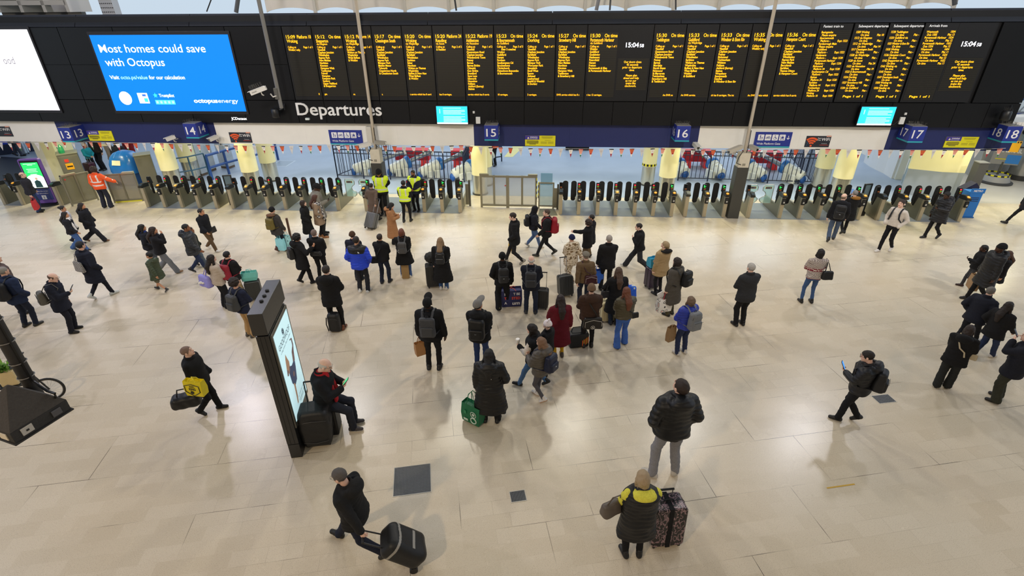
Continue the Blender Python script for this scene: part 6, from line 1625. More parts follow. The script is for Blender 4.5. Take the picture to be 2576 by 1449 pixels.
            npmesh('safety_vest', V * s, Q, [mat(vest[0], 0.7, 0, 0.1, 30), plastic(vest[1])], mi, t)
        if hood:
            if isinstance(hood, str):
                def hf(x, y, z):
                    d = el(x, y, z, up((0, -.145, 1.505)), (.165, .10, .065)); d = sm(d, rc(x, y, z, up((-.11, -.07, 1.49)), up((-.07, .05, 1.44)), .035, .025), .03); return sm(d, rc(x, y, z, up((.11, -.07, 1.49)), up((.07, .05, 1.44)), .035, .025), .03) + wr_(x, y, z, .008)
                b_ = np.array(up((0, 0, 1.48))); V, Q = nets(hf, b_ - .24, b_ + .2, h)
                npmesh('hood_trim', V * s, Q, [cloth(hood)], None, t)
    if scarf:
        def sf(x, y, z):
            d = el(x, y, z, up((0, -.002, 1.485)), (.108, .108, .052))
            if len(scarf) > 1 and scarf[1] == 'f': 
                d = sm(d, rc(x, y, z, up((.05, .10, 1.46)), up((.09, .20, 0.98)), .05, .06, 1.8), .03)
                d = sm(d, rc(x, y, z, up((-.05, .10, 1.46)), up((-.09, .19, 1.05)), .05, .055, 1.8), .03)
            if len(scarf) > 1 and scarf[1] == 's':   # wrapped over the shoulders
                d = sm(d, rc(x, y, z, up((-.17, .02, 1.42)), up((.17, .02, 1.42)), .075, .075, 0.8), .03); d = sm(d, rc(x, y, z, up((.08, .13, 1.4)), up((.10, .20, 0.85)), .07, .09, 1.6), .03); d = sm(d, rc(x, y, z, up((.17, -.02, 1.4)), up((.26, .02, 0.98)), .075, .07), .03)
            return d + wr_(x, y, z, .007)
        b_ = np.array(up((0, .03, 1.30))); V, Q = nets(sf, b_ - (.4, .28, .62), b_ + (.4, .32, .33), h)
        npmesh('scarf', V * s, Q, [scarf[0] if not isinstance(scarf[0], str) else cloth(scarf[0])], None, t)
    # ---- hair and hats
    hk, hcol = hair
    if hat and hk not in ('long', 'bob', 'ponytail'): hk = 'under'
    if hk != 'bald':
        def hairf(x, y, z):
            X, Y, Z = HL(x, y, z)
            g = {'short': .0, 'thin': -.002, 'curly': .028, 'under': -.004, 'afro': .035, 'crop': -.001}.get(hk, .004)
            d = el(X, Y, Z, (0, -.014, .032), (.083 + g, .105 + g, .094 + g))
            openr = (.068, .075, .092) if hk in ('long', 'bob', 'curly', 'afro') else (.098, .10, .102)
            d = np.maximum(d, -el(X, Y, Z, (0, .105, -.035), openr))
            lowcut = {'short': -.065, 'crop': -.055, 'thin': -.06, 'bun': -.06, 'ponytail': -.06, 'under': -.07}.get(hk, -.09)
            d = np.maximum(d, lowcut - Z - 0.35 * (Y + .02))
            if hk == 'thin': d = np.maximum(np.maximum(d, Z - 0.05), Y - .03)
            if hk == 'long':
                ad = (add_ + .012); m_ = np.array(up((0, -.135 - ad, 1.42))); e_ = np.array(up((0, -.125 - ad, 1.25)))
                d = sm(d, rc(x, y, z, HP((0, -.055, 0)), m_, .085, .082, 1.3), .03); d = sm(d, rc(x, y, z, m_, e_, .082, .055, 1.5), .03)
            if hk == 'long':
                for q in (-1, 1): d = sm(d, rc(x, y, z, HP((q * .07, -.01, 0)), np.array(up((q * .10, -.03, 1.40))), .035, .04), .03)
            if hk == 'bob':
                d = sm(d, rc(x, y, z, HP((0, -.05, .0)), HP((0, -.05, -.13)), .085, .075), .03)
                for q in (-1, 1): d = sm(d, rc(X, Y, Z, (q * .07, .0, .0), (q * .075, .01, -.11), .03, .028), .02)
            if hk == 'bun': d = sm(d, el(X, Y, Z, (0, -.115, .075), (.05, .05, .05)), .015)
            if hk == 'ponytail': d = sm(d, rc(X, Y, Z, (0, -.10, .03), (0.02, -.15, -.14), .035, .018), .015)
            if hk in ('curly', 'afro', 'bob', 'long'): d = d + (.007 if hk in ('curly', 'afro') else .003) * (np.sin(75 * X + 3 * np.sin(40 * Z)) + np.sin(70 * Y + 2) * np.sin(62 * Z + 1))
            else: d = d + (.0035 if hk not in ('crop', 'thin', 'under') else .0012) * np.sin(95 * X + 4 * np.sin(45 * Z)) * np.sin(60 * Y + 30 * Z + 1)
            return d
        lo, hi = hcn - .2 * hs, hcn + .19 * hs
        if hk == 'long': lo[2] = min(lo[2], up((0, 0, 1.15)).z); lo[1] -= .2
        if hk == 'bob': lo[2] -= .12
        V, Q = nets(hairf, lo, hi, 0.0105 if dist < 12 else 0.0125)
        if len(Q): npmesh('hair', V * s, Q, [hairm(hcol)], None, t)
    if hat:
        ht, htc = hat[:2]
        def hatf(x, y, z):
            X, Y, Z = HL(x, y, z)
            if ht == 'beanie': 
                d = np.maximum(el(X, Y, Z, (0, -.014, .035), (.092, .114, .112)), .005 - Z - 0.25 * (Y))
                return sm(d, np.maximum(el(X, Y, Z, (0, -.014, .02), (.098, .120, .10)), np.abs(Z - .025 + 0.2 * Y) - .022), .008)
            if ht == 'pompom': 
                d = np.maximum(el(X, Y, Z, (0, -.014, .035), (.094, .116, .116)), .0 - Z - 0.25 * Y); d = np.minimum(d, el(X, Y, Z, (0, -.02, .165), (.035, .035, .035)))
                for q in (-1, 1): d = np.minimum(d, el(X, Y, Z, (q * .06, -.01, .14), (.03, .02, .035)))
                return d
            if ht == 'cap':
                d = np.maximum(el(X, Y, Z, (0, -.012, .035), (.088, .108, .102)), .02 - Z - 0.1 * Y)
                return np.minimum(d, np.maximum(el(X, Y, Z, (0, .115, .05), (.078, .105, .022)), .03 - Y))
            if ht == 'flat':
                return sm(np.maximum(el(X, Y, Z, (0, .005, .075), (.105, .135, .052)), .045 - Z - .2 * Y), np.maximum(el(X, Y, Z, (0, -.012, .035), (.088, .108, .102)), .02 - Z - 0.1 * Y), .02)
            d = el(X, Y, Z, (0, -.02, .03), (.115, .128, .128))    # hood up
            d = sm(d, rc(x, y, z, HP((0, -.03, -.05)), np.array(up((0, -.04, 1.42))), .115, .13), .04)
            return np.maximum(d, -el(X, Y, Z, (0, .115, -.01), (.075, .075, .10)))
        lo, hi = hcn - .25, hcn + .25
        if ht == 'hood': lo[2] = min(lo[2], up((0, 0, 1.30)).z)
        V, Q = nets(hatf, lo, hi, 0.010 if dist < 12 else 0.0125)
        npmesh({'hood': 'hood', 'cap': 'cap', 'flat': 'flat_cap'}.get(ht, 'hat'), V * s, Q, [cloth(htc)], None, t)
    if glasses:
        p = MB()
        for q in (-1, 1):
            ring = [HP((q * .032 + .024 * math.cos(a), .104, .012 + .018 * math.sin(a))) * s for a in np.linspace(0, 2 * math.pi, 12, endpoint=False)]
            p.tube(ring, 0.0018, BLK, 4, True); p.tube([HP((q * .056, .102, .016)) * s, HP((q * .078, .05, .016)) * s, HP((q * .082, -.01, .008)) * s], 0.0018, BLK, 4)
        p.tube([HP((-.009, .106, .016)) * s, HP((.009, .106, .016)) * s], 0.0018, BLK, 4); p.build('glasses', t)
    if glasses == 'ear' : pass
    W = Matrix.Translation(P) @ Matrix.Rotation(R(face), 4, 'Z') @ Matrix.Scale(s, 4)
    d = dict(o=t, P=P, H=H, s=s, face=face, W=W, L=W @ hands['L'], R=W @ hands['R'], up=up, drop=drop, add=(add if top else 0.02), wid=wid, lean=lean, headW=W @ hc)
    PEOPLE[key] = d
    return d

# ------------------------------------------------------------------ luggage
def soft(fn, lo, hi, h, name, m, parent, mi=None):
    V, Q = nets(fn, lo, hi, h)
    mm = m if isinstance(m, list) else [m]
    k = mi(V[Q].mean(1)).astype(int) if mi else None
    return npmesh(name, V, Q, mm, k, parent)
def backpack(pk, label, col, w=0.15, h=0.22, d=0.085, dz=0.0, detail='2a2b2e', group=None, side=0.0, roll=0.0, straps=True, logo=None):
    p = PEOPLE[pk]; s = p['s']
    yb = -(0.125 * (0.4 + 0.6 * p['wid']) + p['add'] + d * 0.80)
    c = p['up']((side, yb, 1.20 + dz)); cw = p['W'] @ c
    t = thing('backpack', label, 'backpack', cw - Vector((0, 0, h * s)), R(p['face']), group)
    m = nylon(col)
    def f(x, y, z):
        z = z / s - h; x = x / s; y = y / s
        dd = rbx(x, y * (1 + 0.25 * (z / h)), z, (0, 0, 0), (w, d, h), min(d, w) * 0.75)
        return (dd + .004 * np.sin(26 * z + 9 * x)) * s
    o = soft(f, (-w * s, -d * s * 1.4, 0), (w * s, d * s * 1.4, 2 * h * s), 0.013, 'pack', m, t)
    def g(x, y, z):
        z = z / s - h; x = x / s; y = y / s
        return rbx(x, y, z, (0, -d * 0.95, -h * 0.36), (w * 0.78, d * 0.45, h * 0.5), d * 0.4) * s
    soft(g, (-w * s, -d * s * 1.6, 0), (w * s, 0, 2 * h * s), 0.012, 'pocket', nylon(col), t)
    q = MB()
    q.tube([Vector((-w * .78 * s, (-d * 1.42) * s, h * 1.08 * s)), Vector((0, -d * 1.47 * s, h * 1.11 * s)), Vector((w * .78 * s, -d * 1.42 * s, h * 1.08 * s))], .004 * s, plastic(detail), 5)
    q.tube([Vector((w * .9 * math.cos(a) * s, -d * 0.75 * s, (h * 1.25 + h * .62 * math.sin(a)) * s)) for a in np.linspace(0.1, math.pi - 0.1, 12)], .004 * s, plastic(detail), 5); q.build('zip', t)
    q = MB(); q.tube([Vector((-.03 * s, d * .3 * s, 1.98 * h * s)), Vector((-.025 * s, d * .3 * s, (2 * h + .035) * s)), Vector((.025 * s, d * .3 * s, (2 * h + .035) * s)), Vector((.03 * s, d * .3 * s, 1.98 * h * s))], .008 * s, nylon(detail), 6); q.build('handle', t)
    if logo:
        q = MB(); q.box(-.02 * s, .02 * s, -d * 1.45 * s, -d * 1.40 * s, h * .75 * s, h * .83 * s, plastic(logo)); q.build('logo', t)
    if straps:
        for sd in (-1, 1):
            a = p['add'] + .012; U = p['up']
            ry = 0.122 * (0.4 + 0.6 * p['wid']) + a
            pts = [U((sd * .085, -ry - .03, 1.36)), U((sd * .10, -.09, 1.445 + a * .8)), U((sd * .105, 0, 1.462 + a * .75)), U((sd * .11, .085, 1.425 + a * .6)), U((sd * .115, ry * .93, 1.33)), U((sd * .135, ry * .88, 1.18)), U((sd * (.172 * p['wid'] + a * .7), .05, 1.06)), U((sd * .14, -ry * .95, 1.02))]
            inv = (Matrix.Translation(t.location) @ Matrix.Rotation(R(p['face']), 4, 'Z')).inverted()
            q = MB(); q.tube([inv @ (p['W'] @ v) for v in pts], .026 * s, nylon(col), 6, flat=0.45); q.build('strap', t)
    return t
def suitcase(label, pos, rot, col, w=0.36, d=0.23, h=0.56, handle=0.0, lean=0.0, ribs=True, m=None, trim='1a1a1b', grip=None, group=None, wheels='1a1a1b', strap=None):
    t = thing('suitcase', label, 'suitcase', pos, R(rot), group)
    T = Matrix.Rotation(lean, 4, 'X')
    sm_ = m or mat(col, 0.35, 0, 0.08, 10)
    wz = 0.05
    p = MB(); pts = rrect(-w / 2, w / 2, wz, wz + h, 0.06, 5); p.prism(pts, -d / 2, d / 2, sm_, T=T); p.build('shell', t, bevel=0.018, smooth=True)
    if ribs:
        p = MB()
        for k in range(5):
            x = -w * 0.36 + w * 0.18 * k; p.box(x - .012, x + .012, -d / 2 - .006, d / 2 + .006, wz + .05, wz + h - .05, sm_, T)
        p.build('ribs', t, bevel=0.004)
    p = MB(); pts2 = rrect(-w / 2 - .004, w / 2 + .004, wz - .004, wz + h + .004, 0.062, 5); p.prism(pts2, -.008, .008, plastic(trim), T=T); p.build('zip', t)
    for x in (-1, 1):
        for y in (-1, 1):
            p = MB(); A = T @ Matrix.Translation((x * (w / 2 - .05), y * (d / 2 - .04), 0.027)); p.lathe([(.026, -.012), (.026, .012)], plastic(wheels), 14, A, 'x'); p.box(x * (w / 2 - .05) - .018, x * (w / 2 - .05) + .018, y * (d / 2 - .04) - .02, y * (d / 2 - .04) + .02, .035, .06, plastic(wheels), T); p.build('wheel', t)
    p = MB(); p.tube([T @ Vector(q) for q in ((-.07, 0, wz + h), (-.06, 0, wz + h + .03), (.06, 0, wz + h + .03), (.07, 0, wz + h))], .01, plastic(trim), 6); p.build('carry_handle', t)
    if handle:
        p = MB()
        for x in (-.085, .085): p.tube([T @ Vector((x, d * .3, wz + h)), T @ Vector((x, d * .3, wz + h + handle))], .008, steel('a9a9a6', 0.3), 6)
        p.build('tubes', t)
        p = MB(); p.tube([T @ Vector((-.1, d * .3, wz + h + handle)), T @ Vector((.1, d * .3, wz + h + handle))], .015, plastic(grip or trim), 8); p.build('grip', t)
    if strap:
        p = MB(); p.box(-.03, .03, -d / 2 - .008, d / 2 + .008, wz - .006, wz + h + .006, cloth(strap), T); p.build('strap', t)
    return t
def tote(name, label, cat, top, rot, col, w=0.30, h=0.30, d=0.12, hl=0.16, m=None, group=None, art=None, handles='same', tilt=0.0, taper=0.06, z=None, soft_=True):
    """open-topped bag hanging from the point top"""
    base = Vector((top[0], top[1], max(0.0, top[2] - hl - h) if z is None else z))
    t = thing(name, label, cat, base, R(rot), group)
    mm = m or mat(col, 0.55, 0, 0.1, 12, 0.3)
    T = Matrix.Translation((0, 0, h)) @ Matrix.Rotation(tilt, 4, 'Y') @ Matrix.Translation((0, 0, -h))
    a, b = w / 2 * (1 - taper), d / 2; c, e = w / 2, d / 2 * (0.75 if soft_ else 1)
    p = MB(); vs = [(-a, -b, 0), (a, -b, 0), (a, b, 0), (-a, b, 0), (-c * 1.02, -b * 1.1, h * .45), (c * 1.02, -b * 1.1, h * .45), (c * 1.02, b * 1.1, h * .45), (-c * 1.02, b * 1.1, h * .45), (-c, -e, h), (c, -e, h), (c, e, h), (-c, e, h), (-c * .95, -e * .92, h - .05), (c * .95, -e * .92, h - .05), (c * .95, e * .92, h - .05), (-c * .95, e * .92, h - .05)]
    fs = [(3, 2, 1, 0)]
    for k in range(2):
        for i in range(4): fs.append((k * 4 + i, k * 4 + (i + 1) % 4, k * 4 + 4 + (i + 1) % 4, k * 4 + 4 + i))
    for i in range(4): fs.append((8 + i, 8 + (i + 1) % 4, 12 + (i + 1) % 4, 12 + i))
    fs.append((12, 13, 14, 15))
    p.add([T @ Vector(v) for v in vs], fs, mm); p.build('bag_body', t, bevel=0.006)
    hm = mm if handles == 'same' else mat(handles, 0.6)
    for y in (-1, 1):
        p = MB(); hz = h + max(.02, (top[2] - base.z - h)); p.tube([T @ Vector((-w * .22, y * e, h - .02)), T @ Vector((-w * .13, y * e * .6, h + (hz - h) * .75)), T @ Vector((0, y * e * .2, hz)), T @ Vector((w * .13, y * e * .6, h + (hz - h) * .75)), T @ Vector((w * .22, y * e, h - .02))], .009, hm, 6, flat=0.6); p.build('handle', t)
    if art:
        p = MB(); art(p, w, h, -b * 1.13, T); p.build('print', t)
    return t
def handbag(label, pk, local, col, w=0.26, h=0.2, d=0.1, strap=None, rot=0, name='handbag', m=None, trim=None, group=None, cat='bag'):
    """soft bag held against a figure; local = canonical figure coordinates of its centre; strap = list of canonical points"""
    p = PEOPLE[pk]; s = p['s']; c = p['W'] @ p['up'](local)
    t = thing(name, label, cat, c - Vector((0, 0, h / 2 * s)), R(p['face'] + rot), group)
    mm = m or mat(col, 0.45, 0, 0.12, 20, 0.2)
    def f(x, y, z):
        zz_ = z / s - h / 2
        return (rbx(x / s * (1 + .15 * zz_ / h), y / s * (1 + .6 * zz_ / h), zz_, (0, 0, 0), (w / 2, d / 2, h / 2), d * .38) + .003 * np.sin(30 * x + 12 * z)) * s
    soft(f, (-w * .6 * s, -d * .8 * s, 0), (w * .6 * s, d * .8 * s, h * s), 0.012, 'bag_body', mm, t)
    if trim:
        q = MB(); pts = [(w * .43 * s * x, -d * .53 * s, h * s * (.5 + .40 * z)) for x, z in ((-1, .5), (0, .95), (1, .5), (1, -.6), (.6, -.95), (-.6, -.95), (-1, -.6))]; q.tube([Vector(v) for v in pts], .005, plastic(trim), 5, True); q.tube([Vector((a, -b, c_)) for a, b, c_ in pts], .005, plastic(trim), 5, True); q.build('piping', t)
    if strap:
        inv = (Matrix.Translation(t.location) @ Matrix.Rotation(R(p['face'] + rot), 4, 'Z')).inverted()
        q = MB(); q.tube([inv @ (p['W'] @ p['up'](v)) for v in strap], .013, mat(col or '1a1a1a', 0.5) if not m else m, 6, flat=0.6); q.build('strap', t)
    return t
def crossbody(p, sd, yb, z1):
    """strap from hip on side sd over the opposite shoulder"""
    a = p['add'] + .02; ry = .125 * (.4 + .6 * p['wid']) + a; w_ = p['wid']
    return [(sd * .13, -ry * .95, z1), (sd * .10, -ry - .005, z1 + .12), (0, -ry - .012, 1.24), (-sd * .08, -ry * .8, 1.39), (-sd * .105, -.02, 1.462 + a * .75), (-sd * .09, ry * .75, 1.38), (0, ry + .005, 1.22), (sd * .08, ry * .9, z1 + .2)]
def phone(pk, side, label, lit='8fc4ff', tilt=35):
    p = PEOPLE[pk]; c = p[side]
    t = thing('phone', label, 'phone', c + Vector((0, 0, 0.03)), R(p['face']))
    T = Matrix.Rotation(R(90 - tilt), 4, 'X') @ Matrix.Rotation(R(180), 4, 'Y') if False else Matrix.Rotation(R(-tilt), 4, 'X')
    q = MB(); q.prism(rrect(-.037, .037, -.03, .125, .01), -.005, .005, plastic('141517', 0.3), T=T); q.build('case', t)
    q = MB(); q.prism(rrect(-.033, .033, -.026, .121, .008), -.0065, -.005, glow(lit, 0.9), T=T); q.build('screen', t)
    return t
# ------------------------------------------------------------------ people
K = '131316'; NV = '1a1f2e'; DK_ = '1d1d20'; JN = '2c3a56'; JB = '3f5f92'
MOT = ramp_mat('camouflage', 'noise', 13, [(0.0, '8a6f50'), (0.38, 'd3c5ae'), (0.56, 'c7b598'), (0.61, '8c7a58'), (0.68, '6a5238')], 0.9, detail=1.0)
NORD = ramp_mat('nordic_knit', 'checker', 62, [(0.0, 'd3c9be'), (0.5, '57464a')], 0.9)
NORD2 = ramp_mat('knit_band', 'checker', 30, [(0.0, 'd3c9be'), (0.5, '7a2030')], 0.9)
PLAID = ramp_mat('plaid', 'checker', 16, [(0.0, 'b8b4ae'), (0.5, '4a484a')], 0.9)
P = person
# back row by the gates
P('red_bag_man', (100, 533), (53, 434), -62, 'person in dark jacket and jeans standing in front of the purple screen', ('jacket', '26262e'), ('jeans', '2c3f66'), K, ('thin', '6b5a4c'), sk='p', arms=('hang', 'down'), look=12, stance=.11)
P('orange_worker', (272, 522), (240, 420), 5, 'person in an orange high-visibility jacket holding the leaf gate', ('jacket', 'e8572a'), ('wide', '252836'), K, ('afro', '33261f'), arms=('hang', 'side'), vest=('ef5a24', 'dedede', 'j'), look=-4, stance=.13)
P('white_coat_girl', (196, 612), (156, 518), -75, 'person in a white coat walking behind two friends in black', ('coat', 'd6d2cf'), ('jeans', '23283a'), K, ('bun', '1a1614'), sk='t', stride=.4, arms=('swingb', 'swingf'))
P('white_scarf_girl', (203, 630), (172, 530), -72, 'person in black jacket, long white scarf and wide blue jeans walking right', ('jacket', '191a20'), ('wide', '3d5a8c'), K, ('long', '1a1513'), sk='t', stride=.5, scarf=('dcd8d4', 'f'), arms=('pocket', 'swingf'))
P('black_coat_girl', (243, 608), (194, 508), -78, 'person in black jacket and trousers with brown boots striding ahead of a white scarf', ('jacket', '16171d'), ('wide', '1b1c22'), '6b4a30', ('long', '1c1614'), sk='t', stride=.75, arms=('pocket', 'pocket'), hem=.72)
P('tote_walker', (260, 748), (206, 605), -22, 'person in long navy coat and white trainers carrying a houndstooth bag', ('coat', '161a28'), ('slim', '1b1d28'), 'c9cdc9', ('short', '15151a'), stride=.45, arms=('hang', 'pocket'), hem=.56, turn=12, sole='d8d8d8')
P('bald_phone_man', (187, 833), (146, 680), -72, 'person in navy coat with a grey shoulder bag reading a phone', ('coat', '171b29'), ('jeans', '1a1c26'), '0f0f11', ('thin', '5b4738'), sk='p', arms=('down', 'phone'), look=-22, glasses=True, hem=.72, wid=1.08, lean=.04, stance=.12)
P('grey_backpack_man', (80, 820), (12, 671), -10, 'person in navy jacket with a large black backpack at the left edge', ('jacket', '1e2a45'), ('jeans', '1c2233'), '20201f', ('crop', '8b857c'), stride=.1, arms=('pocket', 'pocket'), wid=1.1, hem=.76, look=4, stance=.12)
P('brown_edge_person', (60, 788), (-8, 640), -30, 'person in a brown coat partly cut off by the left edge', ('coat', '5a4c48'), ('slim', '22222a'), K, ('short', '4b3a2e'), wid=1.1)
# left middle
P('blue_scarf_girl', (395, 676), (356, 565), -60, 'person with a blue scarf mostly hidden behind the grey flared jeans', ('jacket', '1b1d26'), ('jeans', '4b4f58'), K, ('long', '17130f'), sk='t', scarf=('22357a',), arms=('pocket', 'pocket'))
P('phone_face_girl', (424, 688), (374, 570), -68, 'person in black jacket and grey flared jeans, hand raised to the face', ('jacket', '16161b'), ('wide', '6f7278'), '8a6a4c', ('long', '2a1c17'), sk='t', stride=.6, arms=('chest', 'face'))
P('green_coat_boy', (410, 732), (381, 633), 78, 'child in a dark green parka with bare legs walking left', ('jacket', '39442f'), ('bare', '6d6a58'), '2b2b2d', ('short', '15120f'), sk='t', stride=.62, arms=('swingb', 'swingf'), kid=True, hood=True, inner='2f8a6a', hem=.66, puff=.02, flare=.25, turn=10, sole='9a9a9a')
P('brown_trouser_man', (535, 630), (496, 525), -105, 'person in black zip jacket, brown trousers and white trainers walking right', ('bomber', '14161c'), ('jeans', '5d4932'), 'd3cec6', ('short', '1d1916'), sk='t', stride=.55, arms=('swingb', 'swingf'), glasses=True, hem=.84, turn=20)
P('long_puffer_man', (505, 687), (463, 563), -72, 'person in dark grey hooded puffer coat and jeans walking right', ('jacket', '25282e'), ('slim', '232e4b'), '1b1b1d', ('short', '120f0e'), sk='b', stride=.5, arms=('down', 'swingf'), hood=True, puff=.02, hem=.76, sole='dcdcdc')
P('green_coat_teen', (508, 669), (482, 573), -75, 'child in dark green coat walking close beside the grey puffer coat', ('jacket', '272d28'), ('wide', '5a6570'), '3d352e', ('short', '14110f'), sk='b', stride=.4, arms=('pocket', 'hang'), kid=True)
P('lilac_bag_woman', (571, 773), (543, 639), -38, 'person in beige top and black wide trousers with a lilac bag', ('jacket', 'b3a596'), ('wide', '14151b'), K, ('long', '1e1511'), sk='p', arms=('down', 'front'), look=14)
P('red_pack_man', (606, 762), (576, 632), -12, 'person in a black jacket and tan trousers wearing a red backpack', ('jacket', '151518'), ('jeans', 'a08a64'), '3b3b3b', ('short', '0f0d0d'), arms=('fold', 'fold'), look=6, wid=1.05)
P('curly_pack_person', (632, 846), (602, 698), -25, 'person in navy top and tan trousers with a grey backpack beside the totem', ('sweater', '1c2238'), ('jeans', 'b08f62'), '4a4640', ('curly', '231813'), arms=('pocket', 'front'), look=16, turn=-20, hem=.80)
# centre left
P('olive_pack_man', (709, 632), (678, 523), -18, 'person in grey parka with a brown fur hood and an olive backpack', ('jacket', '3a3838'), ('slim', '1d212d'), '5a2f22', ('short', '0f0e0f'), hat=('beanie', '101013'), arms=('down', 'hang'), hood='6b4f3c', hem=.72, stride=.25)
P('gesturing_woman', (772, 713), (730, 592), -48, 'person in long black hooded coat with a slung rucksack raising one hand', ('coat', '131316'), ('jeans', '121216'), K, ('curly', '0e0c0c'), sk='t', arms=('down', 'raise'), hood=True, hem=.60, stride=.3, stance=.13, wid=1.06)
P('waist_bag_man', (815, 706), (797, 577), -6, 'person all in black with a waist bag across the lower back', ('bomber', '0f0f12'), ('slim', '101014'), K, ('crop', '6a5850'), sk='p', arms=('fold', 'fold'), look=16, wid=1.08, stance=.12)
P('brown_boot_man', (850, 828), (831, 667), 0, 'person in black parka and brown boots with a black bag between the feet', ('jacket', '121214'), ('slim', '0f0f12'), '6a3d28', ('short', '2a211c'), sk='p', arms=('front', 'front'), hood=True, hem=.72, stance=.15, wid=1.04)
P('beige_phone_man', (815, 590), (801, 461), -80, 'person in beige coat, grey scarf and black beanie looking at a phone', ('coat', '77736a'), ('slim', '2b2a2b'), K, ('short', '0e0c0b'), hat=('beanie', '121214'), sk='d', arms=('down', 'phone'), scarf=('8c8a86',), look=-15)
P('plaid_scarf_woman', (812, 597), (798, 490), -72, 'person in camel coat and a large checked scarf', ('coat', '8b7661'), ('slim', '161619'), '8b5a30', ('long', '4a2c20'), sk='p', arms=('pocket', 'pocket'), scarf=(PLAID, 's'), look=8, stride=.15)
P('black_coat_woman', (782, 607), (775, 503), -78, 'person in a long black coat beside the large checked scarf', ('long', '0f0f12'), ('slim', '2c4260'), K, ('bob', '2a1c17'), sk='p', arms=('pocket', 'pocket'), look=8, hem=.42)
P('brown_coat_woman', (946, 556), (937, 461), -18, 'person in long brown coat pulling a grey suitcase towards the gates', ('long', '5f5047'), ('slim', '1c1a1b'), K, ('short', '15110f'), arms=('pocket', 'pull'), stride=.35, hem=.42, scarf=('2a2526',))
P('beanie_guard', (968, 541), (963, 423), 178, 'person in yellow vest and black beanie facing the concourse', ('jacket', '141519'), ('slim', '101013'), K, ('short', '1a1513'), hat=('beanie', '111113'), sk='b', arms=('back', 'back'), vest=('d6f02a', 'cfd2c4', 'v'), look=-20)
P('bearded_guard', (1049, 531), (1037, 428), 165, 'person in navy coat under a yellow vest, hands clasped', ('jacket', '151a2b'), ('slim', '0f1015'), K, ('crop', '17110e'), sk='b', arms=('front', 'front'), vest=('d6f02a', 'cfd2c4', 'v'), beard='17110e', hem=.78, look=0, inner='151a2b')
P('back_guard', (1025, 558), (1006, 455), -8, 'person in yellow vest seen from behind, nearest of the three yellow vests', ('jacket', '15171f'), ('slim', '101116'), '17171a', ('short', '110f0e'), sk='b', arms=('front', 'front'), vest=('d6f02a', 'cfd2c4', 'v'), stance=.13, stride=.12)
P('camel_coat_woman', (992, 613), (986, 509), -82, 'person in a long camel coat reading a phone', ('long', '9a6d48'), ('wide', '101014'), K, ('long', '17110f'), sk='p', arms=('phone', 'phone'), look=-18, hood='9a6d48', hem=.34)
P('brown_hat_person', (905, 704), (893, 583), -10, 'person in navy with a brown pompom hat behind the bright blue jacket', ('jacket', '191b28'), ('jeans', '1f2430'), K, ('short', '3b2a20'), hat=('beanie', '4a3526'))
P('blue_puffer_man', (917, 734), (911, 594), -3, 'person in bright blue and black puffer jacket with white trainers', ('bomber', '1d3fc4'), ('jeans', '23242b'), 'cfcfca', ('short', '231a15'), sk='t', arms=('pocket', 'pocket'), puff=.022, yoke='121215', hem=.82, wid=1.08, stance=.12, sole='e6e6e6')
P('black_leather_man', (971, 711), (948, 590), -12, 'person in shiny black jacket and dark jeans with a shoulder bag', ('bomber', '131315'), ('jeans', '1f2638'), '1c1a1c', ('short', '2b1e19'), sk='t', arms=('fold', 'fold'), look=10, hem=.86, stride=.12, stance=.11)
P('red_hair_woman', (1023, 697), (1015, 576), 4, 'person in a black coat and jeans with a square grey backpack', ('coat', '111113'), ('jeans', '3c5580'), 'c9c2b8', ('bob', '6a3a28'), sk='p', arms=('fold', 'fold'), flare=.24, hem=.55, stance=.13)
P('blond_pack_woman', (1117, 728), (1109, 599), -3, 'person in long black coat with a small leather backpack and tall black suitcase', ('long', '111113'), ('jeans', '34507c'), 'b9b3ab', ('long', '8a6f50'), sk='p', arms=('carry', 'fold'), hem=.34, stance=.09)
# centre and right
P('yellow_bag_walker', (1294, 662), (1282, 533), 84, 'person in black coat striding left past a yellow bag', ('jacket', '141416'), ('slim', '1c1b1e'), '8f8a80', ('short', '2a1e18'), sk='p', stride=.55, arms=('pocket', 'hang'), hem=.74, look=-6)
P('hooded_pack_walker', (1342, 622), (1350, 519), -82, 'person in black headscarf and pale jeans wearing a black backpack walking right', ('jacket', '1b1d26'), ('jeans', '56709c'), 'cbc6bc', ('short', '101010'), hat=('hood', '131318'), stride=.5, arms=('down', 'swingf'), look=-8)
P('red_rucksack_man', (1373, 643), (1370, 524), 86, 'person in black jacket with a red and black rucksack walking left', ('jacket', '17181b'), ('slim', '1a1b20'), '2a2c28', ('crop', '4a3a2f'), sk='p', stride=.6, lead=-1, arms=('swingf', 'swingb'), hem=.80)
P('rear_couple_man', (1482, 645), (1473, 540), 68, 'person in dark coat behind the one in black pointing left', ('coat', '16161a'), ('jeans', '6a563c'), K, ('short', '1b1513'), sk='t')
P('pointing_person', (1474, 664), (1469, 553), 62, 'person in black coat pointing left with a gloved hand', ('jacket', '121214'), ('jeans', '5d4c36'), K, ('curly', '30221a'), sk='p', arms=('point', 'down'), hem=.72)
P('camo_person', (1433, 708), (1453, 590), 28, 'person in pale camouflage suit and navy beanie striding left', ('jacket', 'c9b999'), ('wide', 'c9b999'), '23232b', ('short', '1c1c28'), hat=('beanie', '1c2244'), stride=.55, arms=('fold', 'swingb'), topmat=MOT, legmat=MOT, hem=.72, hood=True, puff=.015, sole='e0e0e0')
P('flat_cap_man', (1466, 767), (1462, 636), 4, 'person in flat cap and brown jacket with a maroon shoulder bag', ('bomber', '64513a'), ('jeans', '1f2537'), '2a2a2e', ('crop', '8d7a6a'), hat=('flat', '6d675c'), sk='p', arms=('pull', 'hang'), wid=1.05, hem=.84, stance=.11, sole='d8d8d8')
